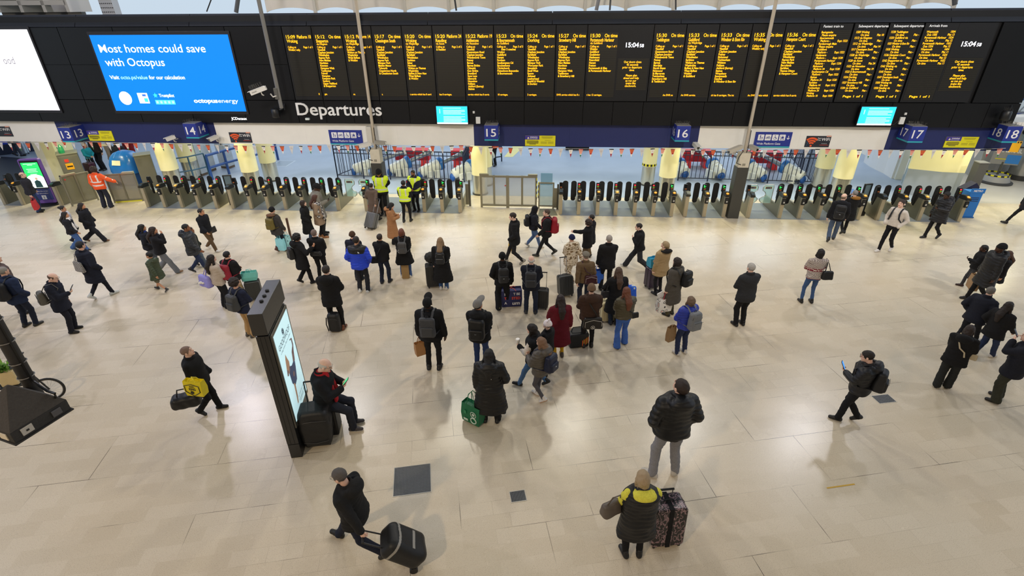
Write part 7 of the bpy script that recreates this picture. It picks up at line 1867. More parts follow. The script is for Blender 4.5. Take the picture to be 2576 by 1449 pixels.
P('blue_bag_man', (1521, 729), (1529, 592), 0, 'person in black coat carrying a blue plastic bag', ('coat', '151517'), ('jeans', '131317'), K, ('crop', '9a9188'), sk='p', arms=('carry', 'fold'), hem=.76, wid=1.05, look=12, stance=.12)
P('young_strider', (1602, 676), (1611, 556), 75, 'person in short black jacket and baggy washed jeans striding left', ('bomber', '121214'), ('wide', '2a2b2f'), 'c9c6bf', ('short', '1b1412'), sk='p', stride=.8, arms=('chest', 'pocket'), hem=.84, lean=.1, look=-4)
P('ponytail_woman', (1654, 740), (1666, 607), 26, 'person in a beige hooded raincoat beside a purple suitcase', ('coat', '9d8560'), ('tight', '17171b'), '15151a', ('ponytail', '9a8462'), sk='p', arms=('carry', 'front'), look=20, turn=20, hem=.70, hood='1a1817', flare=.2)
P('grey_coat_woman', (1683, 792), (1692, 648), 38, 'person in long grey coat with a slung black rucksack and a printed bag', ('long', '4c4842'), ('jeans', '4f4a38'), K, ('bob', '261b16'), sk='p', arms=('carry', 'down'), hem=.46, wid=1.04, look=6)
P('messenger_man', (1477, 872), (1489, 717), 4, 'person in brown leather jacket and knitted hat with a black messenger bag', ('bomber', '3d2a20'), ('slim', '131316'), '151517', ('short', '3b2b22'), hat=('beanie', '6f5844'), sk='p', arms=('front', 'front'), hem=.84, hood=True, wid=1.08, stance=.1)
P('long_hair_woman', (1543, 815), (1553, 674), 6, 'person in a long black coat and dark jeans beside a cream suitcase', ('long', '111114'), ('jeans', '27303f'), '26262a', ('long', '4a3526'), sk='p', arms=('chest', 'down'), hem=.44)
P('flared_jeans_woman', (1561, 870), (1590, 726), 14, 'person in olive bomber jacket and blue flared jeans', ('bomber', '4a4433'), ('flare', '3d62ae'), '16181c', ('long', '6a3d28'), sk='p', arms=('fold', 'fold'), hem=.92, puff=.02, wid=1.06, stride=.15, stance=.14)
P('blue_jacket_woman', (1712, 890), (1735, 746), 22, 'person in blue quilted jacket with a large grey backpack', ('bomber', '26379c'), ('jeans', '252f4e'), 'c6c2bd', ('bob', '6b5642'), sk='p', arms=('front', 'fold'), puff=.018, hem=.88, look=20, wid=1.05, stance=.12)
P('burgundy_coat_woman', (1404, 897), (1395, 743), 10, 'person in a burgundy coat and mustard tights', ('long', '5f0f1e'), ('tight', 'c79a1c'), '4a4038', ('long', '231512'), sk='p', arms=('front', 'down'), hem=.42, flare=.13)
P('cap_pack_man', (1093, 929), (1081, 748), -4, 'person in black cap and black clothes with a slim grey backpack', ('jacket', '131418'), ('slim', '17181c'), '1a1a1c', ('crop', '1a1513'), hat=('cap', '141416'), sk='d', arms=('carry', 'down'), hem=.80, look=26, stance=.11, sole='e2e2e2')
P('grey_cap_man', (1211, 928), (1211, 754), -10, 'person in grey and black cap with a black backpack and blue jeans', ('jacket', '17181a'), ('slim', '283a66'), K, ('crop', '2a201b'), hat=('cap', '7d7b78'), sk='t', arms=('fold', 'fold'), hem=.80, look=22, turn=-20, hood=True)
P('long_puffer_woman', (1236, 1060), (1226, 882), -4, 'person in an ankle-length black padded coat holding a green bag', ('long', '111113'), ('jeans', '111114'), '141416', ('long', '0f0d0e'), sk='d', arms=('carry', 'pocket'), hem=.36, hood=True, puff=.012, wid=1.12, stance=.13, toe=14)
P('cup_woman', (1340, 970), (1333, 813), 72, 'person in black jacket with white sleeves holding a coffee cup', ('jacket', '17181b'), ('slim', '4f7097'), '111114', ('bob', '1a1311'), sk='p', arms=('phone', 'hang'), cuff='d9cfc2', stride=.6, lead=-1, hem=.80, look=-4)
P('white_hat_child', (1374, 942), (1347, 808), 60, 'person in a white hat with pink ears and black jacket behind the cup holder', ('jacket', '141416'), ('slim', '1b1b1f'), K, ('short', '1d1512'), hat=('pompom', 'e8dde0'), sk='p')
P('navy_pack_woman', (1359, 1004), (1371, 851), 52, 'person in taupe hooded jacket and grey leggings with a navy backpack', ('jacket', '55504a'), ('tight', '4f4d52'), 'd2cdc7', ('long', '7d5f48'), sk='p', arms=('phone', 'pocket'), stride=.3, lead=1, hood=True, hem=.82, sole='b98a5a', puff=.01)
# right
P('white_hair_man', (1858, 818), (1899, 666), 12, 'person in charcoal jacket standing apart on the open floor', ('jacket', '2a2b2e'), ('jeans', '141417'), '131316', ('short', 'a8a39c'), sk='p', arms=('front', 'front'), hem=.76, wid=1.1, lean=.05, look=4, stance=.1, inner=None)
P('nordic_woman', (2027, 761), (2067, 628), -4, 'person in patterned white and burgundy jumper and blue jeans', ('sweater', 'cfc6ba'), ('tight', '3a557f'), K, ('bob', '120e0e'), sk='t', arms=('front', 'front'), topmat=NORD, band=[(.86, .885, '7a2030'), (1.10, 1.125, '7a2030'), (1.125, 1.17, NORD2), (1.17, 1.19, '7a2030')], wid=1.16, hem=.86, stance=.15, lean=.03, look=14)
P('backpack_pair_man', (2088, 606), (2128, 487), -28, 'person in black jacket and jeans with a black backpack near the gates', ('jacket', '14151b'), ('jeans', '47566e'), '1b1b1e', ('thin', '8a7462'), sk='p', arms=('down', 'hang'), hood=True, stride=.45, turn=-35, hem=.82, wid=1.05)
P('mustard_hood_man', (2119, 588), (2157, 480), -6, 'person in black coat with mustard hood lining holding up a phone', ('coat', '131315'), ('slim', '161618'), K, ('short', '7f7c78'), sk='p', arms=('face', 'chest'), hood='8a5f28', stride=.2, look=4)
P('white_sweater_man', (2224, 632), (2263, 501), 118, 'person in white sweatshirt and black joggers walking towards the camera', ('sweater', 'cfc6bc'), ('slim', '121216'), 'd6d0cb', ('short', '2f2019'), sk='p', arms=('pocket', 'pocket'), stride=.35, wid=1.0, hem=.90, turn=0, look=4)
P('earphone_man', (2341, 599), (2378, 479), 104, 'person in long black padded coat and earphones walking left past the gates', ('coat', '141418'), ('slim', '131316'), K, ('crop', '0e0c0c'), sk='d', arms=('phone', 'down'), stride=.4, puff=.016, hood=True, hem=.66, wid=1.02, look=-15)
P('edge_walker', (2562, 566), (2604, 452), 80, 'person in dark skirt and tights striding at the right edge', ('coat', '1b1c26'), ('tight', '17181f'), K, ('short', '1b1513'), stride=.8, hem=.72)
P('braided_child', (2430, 724), (2468, 615), 62, 'person in short black jacket and grey jeans beside the long padded coat', ('jacket', '17171a'), ('slim', '3d3d40'), '3a2624', ('ponytail', '0e0c0c'), sk='d', arms=('phone', 'pocket'), stride=.3, look=4, wid=1.04)
P('hooded_puffer_person', (2452, 757), (2512, 612), 82, 'person in long black padded coat and black headwear with a paper bag', ('long', '131316'), ('slim', '121215'), '1b1b1f', ('short', '0e0c0c'), hat=('beanie', '101013'), hood=True, sk='d', arms=('down', 'carry'), stride=.35, hem=.55, puff=.018, wid=1.08, look=16)
P('brown_hair_behind', (2486, 742), (2540, 632), 70, 'person hidden behind the long black padded coat with the paper bag', ('coat', '17171a'), ('slim', '17171a'), K, ('long', '4a3020'), sk='t')
P('leaning_navy_man', (2420, 866), (2492, 718), -66, 'person in navy jacket and pale shoes striding right with hands in pockets', ('jacket', '191c28'), ('slim', '15161c'), 'b9b2aa', ('short', '6d6963'), sk='p', arms=('pocket', 'pocket'), stride=.75, lead=1, lean=.18, hem=.80, wid=1.1)
P('glasses_long_hair_woman', (2468, 898), (2536, 758), -72, 'person with glasses in a black coat and blue jeans walking right', ('coat', '141417'), ('jeans', '27314d'), 'c4bdb4', ('long', '1f1512'), sk='p', arms=('pocket', 'swingf'), stride=.5, hem=.72, glasses=True, lean=.05)
P('cream_strap_woman', (2367, 974), (2443, 822), -48, 'person in black coat, cream bag strap and heeled boots looking at a phone', ('coat', '121214'), ('wide', '222423'), K, ('bob', '2a1d17'), sk='p', arms=('fold', 'phone'), look=-25, hem=.74, hood=True, lean=.06, stride=.15)
P('bald_edge_man', (2505, 1006), (2566, 826), 40, 'person in navy coat and olive trousers with a phone at the ear', ('coat', '191b25'), ('wide', '33342a'), K, ('thin', '7d6c60'), sk='p', arms=('face', 'pocket'), hem=.72, wid=1.12, look=-4, stance=.14)
P('glasses_phone_man', (2128, 1058), (2172, 878), 52, 'person in glasses and black padded jacket holding a bright phone', ('jacket', '15161a'), ('jeans', '131418'), '1b1c1f', ('short', '201814'), sk='p', arms=('phone', 'pocket'), hood=True, puff=.018, hem=.84, wid=1.12, glasses=True, look=-14, stride=.3, lead=-1)
# foreground
P('grey_joggers_man', (1668, 1194), (1737, 960), 8, 'person in black hooded jacket, grey joggers and white trainers', ('bomber', '121316'), ('jeans', '85858a'), 'bdb7ad', ('short', '2b1d16'), sk='p', arms=('pocket', 'pocket'), hood=True, puff=.018, hem=.84, wid=1.06, look=22, turn=14, stance=.17, toe=42, sole='cfc8bc')
P('yellow_hood_woman', (1589, 1396), (1614, 1194), 2, 'person in black padded gilet over a yellow hooded top', ('vest', '121214', 'vest'), ('slim', '111114'), '141416', ('bob', 'a58f70'), sk='p', arms=('front', 'front'), hem=.56, puff=.016, wid=1.12, stance=.11, hood='d8d04a', look=-8, toe=14)
P('yellow_bag_man', (532, 1036), (471, 873), -80, 'person in black with a yellow bag and a black holdall', ('jacket', '131315'), ('jeans', '121215'), '121214', ('crop', '80685a'), sk='p', arms=('pocket', 'down'), wid=1.14, look=16, turn=8, stride=.32, lead=-1, hem=.82, lean=-.04)
P('sitting_man', (836, 1080), (777, 906), -82, 'person in glasses and red scarf perched against the totem using a phone', ('coat', '141519'), ('jeans', '20242f'), '3a3638', ('thin', 'c9c3bb'), sk='p', arms=('phone', 'phone'), glasses=True, scarf=('a51f28', 'f'), sit=.36, wid=1.14, look=-22, lean=.06, hem=.80, H=1.78, sole='d0d0d0')
P('rolling_bag_man', (912, 1378), (880, 1167), 76, 'person in glasses and black parka pulling a wheeled bag', ('jacket', '1c1c1d'), ('jeans', '1c2132'), '141313', ('short', '55504c'), sk='p', arms=('pull', 'swingf'), stride=.85, lead=1, lean=.08, hood=True, hem=.78, wid=1.1, glasses=True, look=-12)
# beyond the gates
P('orange_far_worker', (1242, 417), (1240, 352), 150, 'person in an orange vest far behind the 15 sign', ('jacket', 'e8572a'), ('jeans', '1b1c22'), K, ('short', '2b201a'), vest=('ef5a24', 'dedede', 'v'), arms=('front', 'front'), H=1.78)
P('teal_traveller', (240, 436), (232, 378), -110, 'child in a teal jumper beyond the gates leaning on a purple suitcase', ('sweater', '1f8fa0'), ('slim', '1b1c22'), K, ('bob', '7a5c3c'), arms=('front', 'front'), H=1.35, kid=True)
P('dark_traveller', (262, 428), (252, 340), 170, 'person in dark brown jacket beyond the gates, behind the child in teal', ('jacket', '2b2422'), ('jeans', '1b1c22'), K, ('short', '1b1512'), H=1.75)
P('fur_hood_traveller', (302, 446), (290, 372), -60, 'person with a cream fur hood behind the blue cover', ('jacket', '6d6668'), ('slim', '1b1c22'), K, ('short', '4a3a2c'), hood='d9cdae', H=1.68)
P('red_jacket_traveller', (344, 428), (338, 338), 160, 'person in a dark red jacket beyond the gates right of the blue cover', ('jacket', '7a1a24'), ('jeans', '15161c'), K, ('short', '241a15'), H=1.75)
P('grey_cap_traveller', (322, 448), (304, 376), 20, 'person in a grey cap behind the blue cover', ('jacket', '23242a'), ('slim', '1b1c22'), K, ('crop', '6a6058'), hat=('flat', '5d5a55'), H=1.66)
P('ramp_traveller', (48, 393), (22, 300), -60, 'person in grey trousers with a pale suitcase on the dark ramp', ('coat', '20242c'), ('jeans', '3d4250'), K, ('short', '241a15'), H=1.75, stride=.3)

# ------------------------------------------------------------------ bags and luggage
def G(x, y, z=0.0): return ground(x, y, z)
def hand_floor(pk, sd): q = PEOPLE[pk][sd]; return q
def white_text(lines, col, x0=0.0, bold=0.02):
    def f(p, w, h, y, T):
        for s, z, hh, ww in lines: text(p, s, x0, h * z, h * hh, plastic(col), align='c', width=w * ww, y=y - .002, T=T, bold=bold)
    return f
q = hand_floor('red_bag_man', 'R'); tote('shopping_bag', 'red carrier bag held in front of the purple screen', 'bag', q, -62, 'b5222c', .34, .36, .12, .12)
pk = 'tote_walker'; HT = ramp_mat('houndstooth', 'checker', 60, [(0, '1a1a1c'), (0.5, 'b9b4ad')])
handbag('houndstooth tote with a white letter A on the back of the long navy coat', pk, (-.02, -.235, 1.10), '', .34, .30, .07, m=HT, name='tote_bag', strap=[(-.12, -.25, 1.22), (-.15, -.12, 1.42), (-.13, .02, 1.5), (-.18, -.14, 1.40), (0.02, -.27, 1.22)])
handbag('grey rucksack on the shoulder of the navy coat', 'bald_phone_man', (.04, -.31, 1.12), '57544c', .30, .36, .18, rot=30, name='rucksack', trim='2a2a28', strap=[(.06, -.26, 1.28), (.12, -.12, 1.47), (.12, .05, 1.5), (.13, .15, 1.36), (.2, .0, 1.12), (.14, -.22, 1.0)])
backpack('grey_backpack_man', 'large black backpack on the navy jacket at the left edge', '16171b', .18, .25, .11, logo='8b8d90')
handbag('dark patterned holdall hanging at the left edge beside the brown coat', 'grey_backpack_man', (-.36, -.02, .90), '2a2824', .42, .24, .2, rot=20, name='holdall', trim='4b4740', strap=[(-.36, .0, 1.0), (-.25, -.06, 1.3), (-.14, 0, 1.5)])
handbag('slim black document case carried beside brown trousers', 'brown_trouser_man', (-.27, .02, .80), '17171a', .30, .24, .06, name='briefcase')
handbag('lilac padded tote with a white cloud charm', 'lilac_bag_woman', (-.24, -.26, .94), '8f8bd0', .46, .36, .17, rot=10, name='tote_bag', m=nylon('8f8bd0'), strap=[(-.34, -.24, 1.08), (-.24, -.14, 1.36), (-.13, .0, 1.49), (-.16, -.16, 1.38), (-.14, -.26, 1.08)])
p_ = PEOPLE['lilac_bag_woman']; c = p_['W'] @ Vector((-.26, -.37, .92)); t = thing('cloud_charm', 'white fluffy cloud charm on the lilac tote', 'bag charm', c); p = MB()
for dx, dz, r in ((-.04, 0, .035), (0, .015, .045), (.045, 0, .035)): p.ell((dx, -.02, dz), (r, r * .6, r * .8), plastic('e8e4dc'), 10, 6)
p.build('cloud', t, smooth=True)
backpack('red_pack_man', 'red backpack with a small white triangle badge', '8f1f30', .15, .24, .085, logo='e0dcd8')
backpack('curly_pack_person', 'grey backpack on the navy top beside the totem', '3b3c3d', .16, .23, .09, dz=-.04)
c = G(645, 752); suitcase('dark grey suitcase under the teal bag left of the totem', c, 20, '2a2d2e', .36, .24, .5)
tote('tote_bag', 'teal bag resting on the dark suitcase left of the totem', 'bag', (c.x - .03, c.y + .03, .84), 15, '66b9b0', .36, .22, .2, .06, z=.56)
backpack('olive_pack_man', 'olive green drawstring backpack on the fur-hooded parka', '6a5d2a', .15, .22, .09, detail='2a2416')
CATS = ramp_mat('printed_bag', 'voronoi', 16, [(0, '2b4a5a'), (0.3, 'a8dce2')])
q = G(711, 633); tote('shopping_bag', 'pale blue carrier bag held by the fur-hooded parka', 'bag', (q.x, q.y, .62), -10, '8fd2dc', .26, .38, .12, .18)
q = G(722, 630); tote('shopping_bag', 'patterned white and blue carrier bag beside the pale blue one', 'bag', (q.x + .02, q.y + .08, .66), -10, '', .24, .42, .12, .18, m=CATS)
q = G(733, 632); t = thing('poster_tube', 'brown cardboard tube standing out behind the printed carrier bag', 'tube', q + Vector((-.08, .35, 0))); p = MB(); p.lathe([(.035, 0), (.035, .95)], mat('5d4030', 0.7), 14); p.build('tube', t, smooth=True)
handbag('black rucksack hanging off the shoulder of the raised-hand black coat', 'gesturing_woman', (-.12, -.24, 1.14), '1d1d1f', .3, .4, .17, name='rucksack', trim='3a3a3c')
handbag('black waist bag worn across the back of an all-black outfit', 'waist_bag_man', (.02, -.2, 1.06), '131315', .36, .16, .1, name='waist_bag', trim='3a3a3c')
q = G(846, 832); t = thing('backpack', 'black backpack standing on the floor between brown boots', 'backpack', q); soft(lambda x, y, z: rbx(x * (1 + .2 * z), y, z - .25, (0, 0, 0), (.15, .11, .25), .09), (-.16, -.12, 0), (.16, .12, .5), .013, 'pack', nylon('17181a'), t); p = MB(); p.tube([(-.03, 0, .49), (0, 0, .55), (.03, 0, .49)], .008, BLK, 6); p.build('handle', t); p = MB(); p.tube([(-.13, -.1, .42), (-.15, -.12, .25), (-.13, -.1, .06)], .014, BLK, 6); p.build('strap', t); p = MB(); p.tube([(.1, -.105, .36), (0, -.118, .39), (-.1, -.105, .36)], .004, plastic('4a4a4c'), 5); p.build('zip', t)
phone('beige_phone_man', 'R', 'phone held by the person in beige coat and black beanie', '2a3038')
phone('bald_phone_man', 'R', 'lit phone held by the person with the grey rucksack', 'cfe0f0')
phone('camel_coat_woman', 'R', 'white phone held by the person in the long camel coat', 'e6e6ea')
q = G(930, 577); suitcase('grey cabin suitcase tilted behind the long brown coat', q, -28, '5d5e5f', .38, .24, .52, handle=.5, lean=R(-30))
q = hand_floor('brown_coat_woman', 'L'); tote('gift_bag', 'small red bag at the left side of the long brown coat', 'bag', q + Vector((-.05, .05, -.05)), -10, '8c1f2c', .24, .32, .1, .12)
handbag('black shoulder bag on the shiny black jacket', 'black_leather_man', (-.24, -.06, .86), '121214', .26, .24, .12, rot=15, strap=crossbody(PEOPLE['black_leather_man'], -1, -.3, .95), name='shoulder_bag')
SQ = nylon('4a4a4b'); backpack('red_hair_woman', 'square grey backpack with a white check print', '454546', .14, .20, .09, logo=None, dz=.0)
p_ = PEOPLE['red_hair_woman']; c = p_['W'] @ Vector((0, -.36, 1.08)); t = thing('backpack_print', 'white diagonal check print on the square grey backpack', 'print', c, R(4)); p = MB()
for i in range(6):
    for j in range(4):
        if (i + j) % 2 == 0 and i < 6 - j: p.box(-.09 + i * .03, -.064 + i * .03, -.005, .0, .06 - j * .03, .086 - j * .03, plastic('d0d0cc'))
p.build('print', t)
q = G(1022, 698); tote('paper_bag', 'brown paper bag with yellow lining on the floor between jeans', 'bag', (q.x, q.y - .02, .46), 4, '94774c', .20, .42, .12, .04, z=.003, handles='c9a92c')
backpack('blond_pack_woman', 'small black leather backpack on a long black coat', '1c1d20', .135, .19, .08, detail='8a8a8c')
q = G(1093, 720); suitcase('tall black suitcase beside the long coat with the leather backpack', q, 12, '1b1b1c', .40, .26, .62, handle=.1)
t = thing('bobble_bag', 'round black furry bag resting on the tall black suitcase', 'bag', (q.x - .03, q.y, .72)); soft(lambda x, y, z: el(x, y, z, (0, 0, .14), (.17, .15, .15)) + .008 * np.sin(60 * x) * np.sin(55 * z), (-.2, -.2, -.02), (.2, .2, .32), .014, 'bag_body', hairm('141414'), t)
q = G(1286, 640); tote('shopping_bag', 'large yellow carrier bag beyond a person striding left', 'bag', (q.x + .02, q.y + .45, .50), 80, 'c9a512', .38, .36, .14, .12, z=.003)
q = hand_floor('yellow_bag_walker', 'R'); tote('gift_bag', 'dark purple carrier bag in front of the yellow one', 'bag', q + Vector((.12, -.05, .12)), 84, '3a2748', .24, .3, .08, .1)
backpack('hooded_pack_walker', 'black backpack on the walker in the black headscarf', '18191d', .15, .23, .10)
backpack('red_rucksack_man', 'red and black rucksack on the black jacket walking left', '8f1626', .17, .27, .11, detail='141416')
backpack('cap_pack_man', 'slim dark grey backpack on the person in the black cap', '3d3f44', .155, .215, .06, detail='2a2b2f')
backpack('grey_cap_man', 'black backpack on the person in the grey cap', '131416', .165, .24, .09, logo='55585a')
P('black_pack_man', (1266, 776), (1271, 637), 6, 'person in black beanie and black trackwear with a dark backpack', ('jacket', '111113'), ('wide', '131315'), '4d4a24', ('short', '101010'), hat=('beanie', '0f0f11'), sk='d', arms=('pocket', 'carry'), hem=.80, stride=.3, lead=1, stance=.14, wid=1.04)
P('white_hair_pack_man', (1335, 789), (1330, 645), -4, 'person in navy jacket and blue trousers with a dark grey backpack', ('jacket', '161a26'), ('jeans', '20283b'), '2c2c2e', ('thin', 'd0ccc6'), sk='p', arms=('fold', 'front'), hem=.80, stance=.13, wid=1.06, sole='d8d8d4', look=10)
backpack('black_pack_man', 'dark backpack on the black trackwear', '26272a', .14, .22, .085, logo='8d8f92')
backpack('white_hair_pack_man', 'dark grey backpack beside the small wheeled suitcase', '2d2f34', .15, .22, .085, detail='55585c')
q = G(1283, 765)
def arm_art(p, w, h, y, T):
    Wm, Om = plastic('e4e2e6'), plastic('e0503a')
    text(p, 'I', -w * .34, h * .74, h * .14, Wm, y=y - .002, T=T, bold=.03); text(p, 'T BE', w * .08, h * .74, h * .14, Wm, y=y - .002, T=T, bold=.03, width=w * .32)
    text(p, 'T', -w * .36, h * .48, h * .15, Om, y=y - .002, T=T, bold=.03); text(p, 'STED', w * .0, h * .48, h * .15, Om, y=y - .002, T=T, bold=.03, width=w * .42)
    text(p, 'A', -w * .36, h * .2, h * .14, Wm, y=y - .002, T=T, bold=.03); text(p, 'um', w * .02, h * .15, h * .2, Wm, y=y - .002, T=T, bold=.03, width=w * .36, shear=.15)
tote('shopping_bag', 'large navy and orange carrier bag printed with white words', 'bag', (q.x + .03, q.y - .02, .50), 6, '262a5c', .52, .46, .24, .04, z=.003, handles='e0562a', art=arm_art, soft_=False)
q = G(1364, 775); suitcase('small black wheeled suitcase right of the dark grey backpack', q, -8, '222325', .30, .22, .50, handle=.42)
q = G(1423, 745); suitcase('dark grey ribbed suitcase pulled by the person in the flat cap', q, 14, '333536', .38, .25, .52, handle=.45, lean=R(-14))
handbag('maroon shoulder bag with white piping on the person in the flat cap', 'flat_cap_man', (.14, -.20, .98), '3a161e', .38, .28, .12, trim='b9a9a4', strap=crossbody(PEOPLE['flat_cap_man'], 1, -1.0, 1.06), name='shoulder_bag')
q = hand_floor('blue_bag_man', 'L'); tote('carrier_bag', 'blue plastic bag hanging from the hand of a black coat', 'bag', q, 10, '1b57b8', .30, .38, .14, .12)
q = G(1638, 722); suitcase('dark purple suitcase under a turquoise bag', q, 24, '33203a', .36, .25, .56, ribs=False)
tote('carrier_bag', 'turquoise bag on top of the dark purple suitcase', 'bag', (q.x, q.y, .92), 20, '2a9ac0', .36, .26, .2, .06, z=.63)
p_ = PEOPLE['grey_coat_woman']; backpack('grey_coat_woman', 'black rucksack slung off one shoulder of the long grey coat', '141517', .16, .22, .10, side=.15, straps=True)
DOTS = ramp_mat('ring_print', 'voronoi', 10, [(0, 'd04a2a'), (0.16, 'e6e2dc'), (0.30, '1d1d1f'), (0.40, 'e6e2dc')])
q = hand_floor('grey_coat_woman', 'L'); tote('tote_bag', 'white tote with coloured rings and red sides', 'bag', q, 20, '', .36, .36, .16, .14, m=DOTS, handles='b02030')
t = thing('newspaper', 'folded white newspaper above the ring-printed tote', 'newspaper', q + Vector((-.1, 0, -.12)), R(20)); p = MB(); p.prism(rrect(-.08, .08, 0, .14, .01), -.01, .01, plastic('d9d7d4'), T=Matrix.Rotation(R(-20), 4, 'Y')); p.build('paper', t)
handbag('black messenger bag with white piping on the brown leather jacket', 'messenger_man', (.04, -.22, .84), '1a1613', .46, .30, .13, trim='c9c4bc', strap=crossbody(PEOPLE['messenger_man'], 1, -1.0, .95), name='messenger_bag')
p_ = PEOPLE['messenger_man']; c = p_['W'] @ Vector((.02, -.33, .78)); t = thing('bag_badge', 'round white badge on the black messenger bag', 'badge', c, R(4)); p = MB()
p.tube([(.04 * math.cos(a), -.0, .04 * math.sin(a)) for a in np.linspace(0, 2 * math.pi, 16, endpoint=False)], .005, plastic('cfcac2'), 4, True); p.poly([((.028 if k % 2 == 0 else .011) * math.sin(k * math.pi / 5), -.004, (.028 if k % 2 == 0 else .011) * math.cos(k * math.pi / 5)) for k in range(10)], plastic('cfcac2')); p.build('star', t)
q = G(1452, 866); t = thing('holdall', 'black boxy holdall with orange stripes on the floor left of the leather jacket', 'bag', q, R(10)); soft(lambda x, y, z: rbx(x, y, z - .18, (0, 0, 0), (.22, .16, .18), .05), (-.24, -.18, 0), (.24, .18, .38), .014, 'bag_body', nylon('15161a'), t)
p = MB()
for k in range(5): p.box(.06 + k * .03, .075 + k * .03, -.166, -.158, .04 + k * .02, .20 + k * .02, plastic(('d8642a', 'd9a32a')[k % 2]), Matrix.Shear('XZ', 4, (.25, 0)) if False else None)
p.build('stripes', t); p = MB(); p.tube([(-.15, 0, .36), (-.12, 0, .46), (.08, 0, .46), (.12, 0, .36)], .012, BLK, 6); p.build('handle', t)
q = G(1527, 806); suitcase('cream ribbed suitcase beside the long black coat', q, 6, 'd2c294', .36, .24, .50, handle=.12, trim='17171a')
handbag('black leather handbag on the arm of the coat by the cream suitcase', 'long_hair_woman', (-.27, .02, .98), '17171c', .28, .22, .12, strap=[(-.3, -.03, 1.05), (-.26, -.06, 1.25), (-.17, -.02, 1.45), (-.2, .08, 1.25), (-.28, .07, 1.05)])
BWP = ramp_mat('sky_print', 'noise', 8, [(0, '1a52c0'), (0.55, '2a68d8'), (0.6, 'c9ccb8')])
handbag('bright blue patterned plastic bag on the shoulder of a long black coat', 'long_hair_woman', (.30, -.02, 1.02), '1d5fd0', .44, .40, .2, m=BWP, strap=[(.3, -.05, 1.15), (.24, -.04, 1.38), (.14, .02, 1.5), (.24, .08, 1.3), (.32, .06, 1.15)], name='carrier_bag')
q = G(1557, 818); ZEB = ramp_mat('zebra', 'wave', 12, [(0, '151517'), (0.5, 'd6d2cb')], distort=4)
t = thing('zebra_bag', 'black and white patterned bag beside the blue flared jeans', 'bag', q, R(8)); soft(lambda x, y, z: rbx(x * (1 + .3 * (z - .2)), y, z - .22, (0, 0, 0), (.10, .08, .22), .05), (-.14, -.1, 0), (.14, .1, .46), .013, 'bag_body', ZEB, t)
handbag('small black cross-body bag on the olive bomber jacket', 'flared_jeans_woman', (.24, -.10, .98), '121214', .20, .16, .08, strap=crossbody(PEOPLE['flared_jeans_woman'], 1, -.5, 1.02), name='shoulder_bag')
backpack('blue_jacket_woman', 'large grey backpack on the blue quilted jacket', '6f7276', .165, .255, .11, detail='2f3134')
q = PEOPLE['blue_jacket_woman']['W'] @ Vector((-.33, .12, .92)); tote('paper_bag', 'brown kraft paper bag held by the person in the blue quilted jacket', 'bag', q, 30, '8d6f4a', .2, .36, .1, .03)
q = hand_floor('cap_pack_man', 'L'); tote('paper_bag', 'brown paper bag in the hand of the person in the black cap', 'bag', q, 30, 'a97a4a', .26, .30, .13, .12)
q = hand_floor('long_puffer_woman', 'L')
def sbx_art(p, w, h, y, T):
    g = plastic('cfe0d4')
    p.tube([T @ Vector((w * .22 + .06 * math.cos(a), y - .003, h * .62 + .06 * math.sin(a))) for a in np.linspace(0, 2 * math.pi, 18, endpoint=False)], .007, g, 4, True); p.lathe([(.03, 0), (.03, .002)], g, 12, T @ Matrix.Translation((w * .22, y - .003, h * .62)), 'y')
    p.tube([T @ Vector((w * .22 + .06 * math.cos(a), y - .003, h * .28 + .06 * math.sin(a))) for a in np.linspace(0, 2 * math.pi, 18, endpoint=False)], .012, g, 4, True); p.box(-w * .35, -w * .1, y - .004, y - .002, h * .12, h * .24, g, T); p.box(-w * .32, -w * .18, y - .004, y - .002, h * .5, h * .68, plastic('2f8a5e'), T)
tote('shopping_bag', 'green reusable shopping bag with white circle prints', 'bag', q + Vector((-.08, -.05, 0)), -35, '0f6b45', .40, .40, .2, .28, art=sbx_art)
for pk, y, zz2, w_, lab in (('long_puffer_woman', -.20, 1.22, .045, 'small white curved logo on the back of the long black padded coat'), ):
    p_ = PEOPLE[pk]
def logo_on(pk, x, y, z, lab, w=.05):
    p_ = PEOPLE[pk]; c = p_['W'] @ p_['up']((x, y, z)); o = p_['o']
    q = MB(); Tm = p_['W'].inverted(); 
    for k in range(3):
        r0 = .012 + k * .013; a = [R(v) for v in np.linspace(0, 90, 7)]
        q.prism([(x + r0 * math.cos(v) - .02, z - p_['drop'] + r0 * math.sin(v)) for v in a] + [(x + (r0 + .009) * math.cos(v) - .02, z - p_['drop'] + (r0 + .009) * math.sin(v)) for v in a[::-1]], y - .004, y, plastic('d8d8d8'))
    for i, v in enumerate(q.v): q.v[i] = tuple(a_ * p_['s'] for a_ in v)
    q.build('logo', o)
logo_on('blue_puffer_man', .10, -.245, 1.36, ''); logo_on('long_puffer_woman', .03, -.205, 1.23, '')
# yellow sleeves of the gilet wearer
p_ = PEOPLE['yellow_hood_woman']
def ysl(pd):
    s = pd['s']; V_, Q_ = [], []; off = 0
    for sd in (-1, 1):
        nm = 'front'; wv, pole, pn, vis = ARM[nm]; up = pd['up']
        sj = up((sd * .178, -.012, 1.395)); w = up((sd * wv[0], wv[1], wv[2])); e, w = ik(sj, w, .285, .25, (sd * pole[0], pole[1], pole[2]))
        def f(x, y, z): return np.minimum(rc(x, y, z, sj, e, .082, .066), rc(x, y, z, e, w, .066, .054)) + .005 * np.sin(40 * z + 20 * x)
        pts = np.array([sj, e, w]); V, Q = nets(f, pts.min(0) - .1, pts.max(0) + .1, .015); V_.append(V * s); Q_.append(Q + off); off += len(V)
    npmesh('sleeves', np.concatenate(V_), np.concatenate(Q_), [cloth('d8d04a')], None, pd['o'])
ysl(p_)
q = p_['W'] @ Vector((-.36, .06, .98)); 
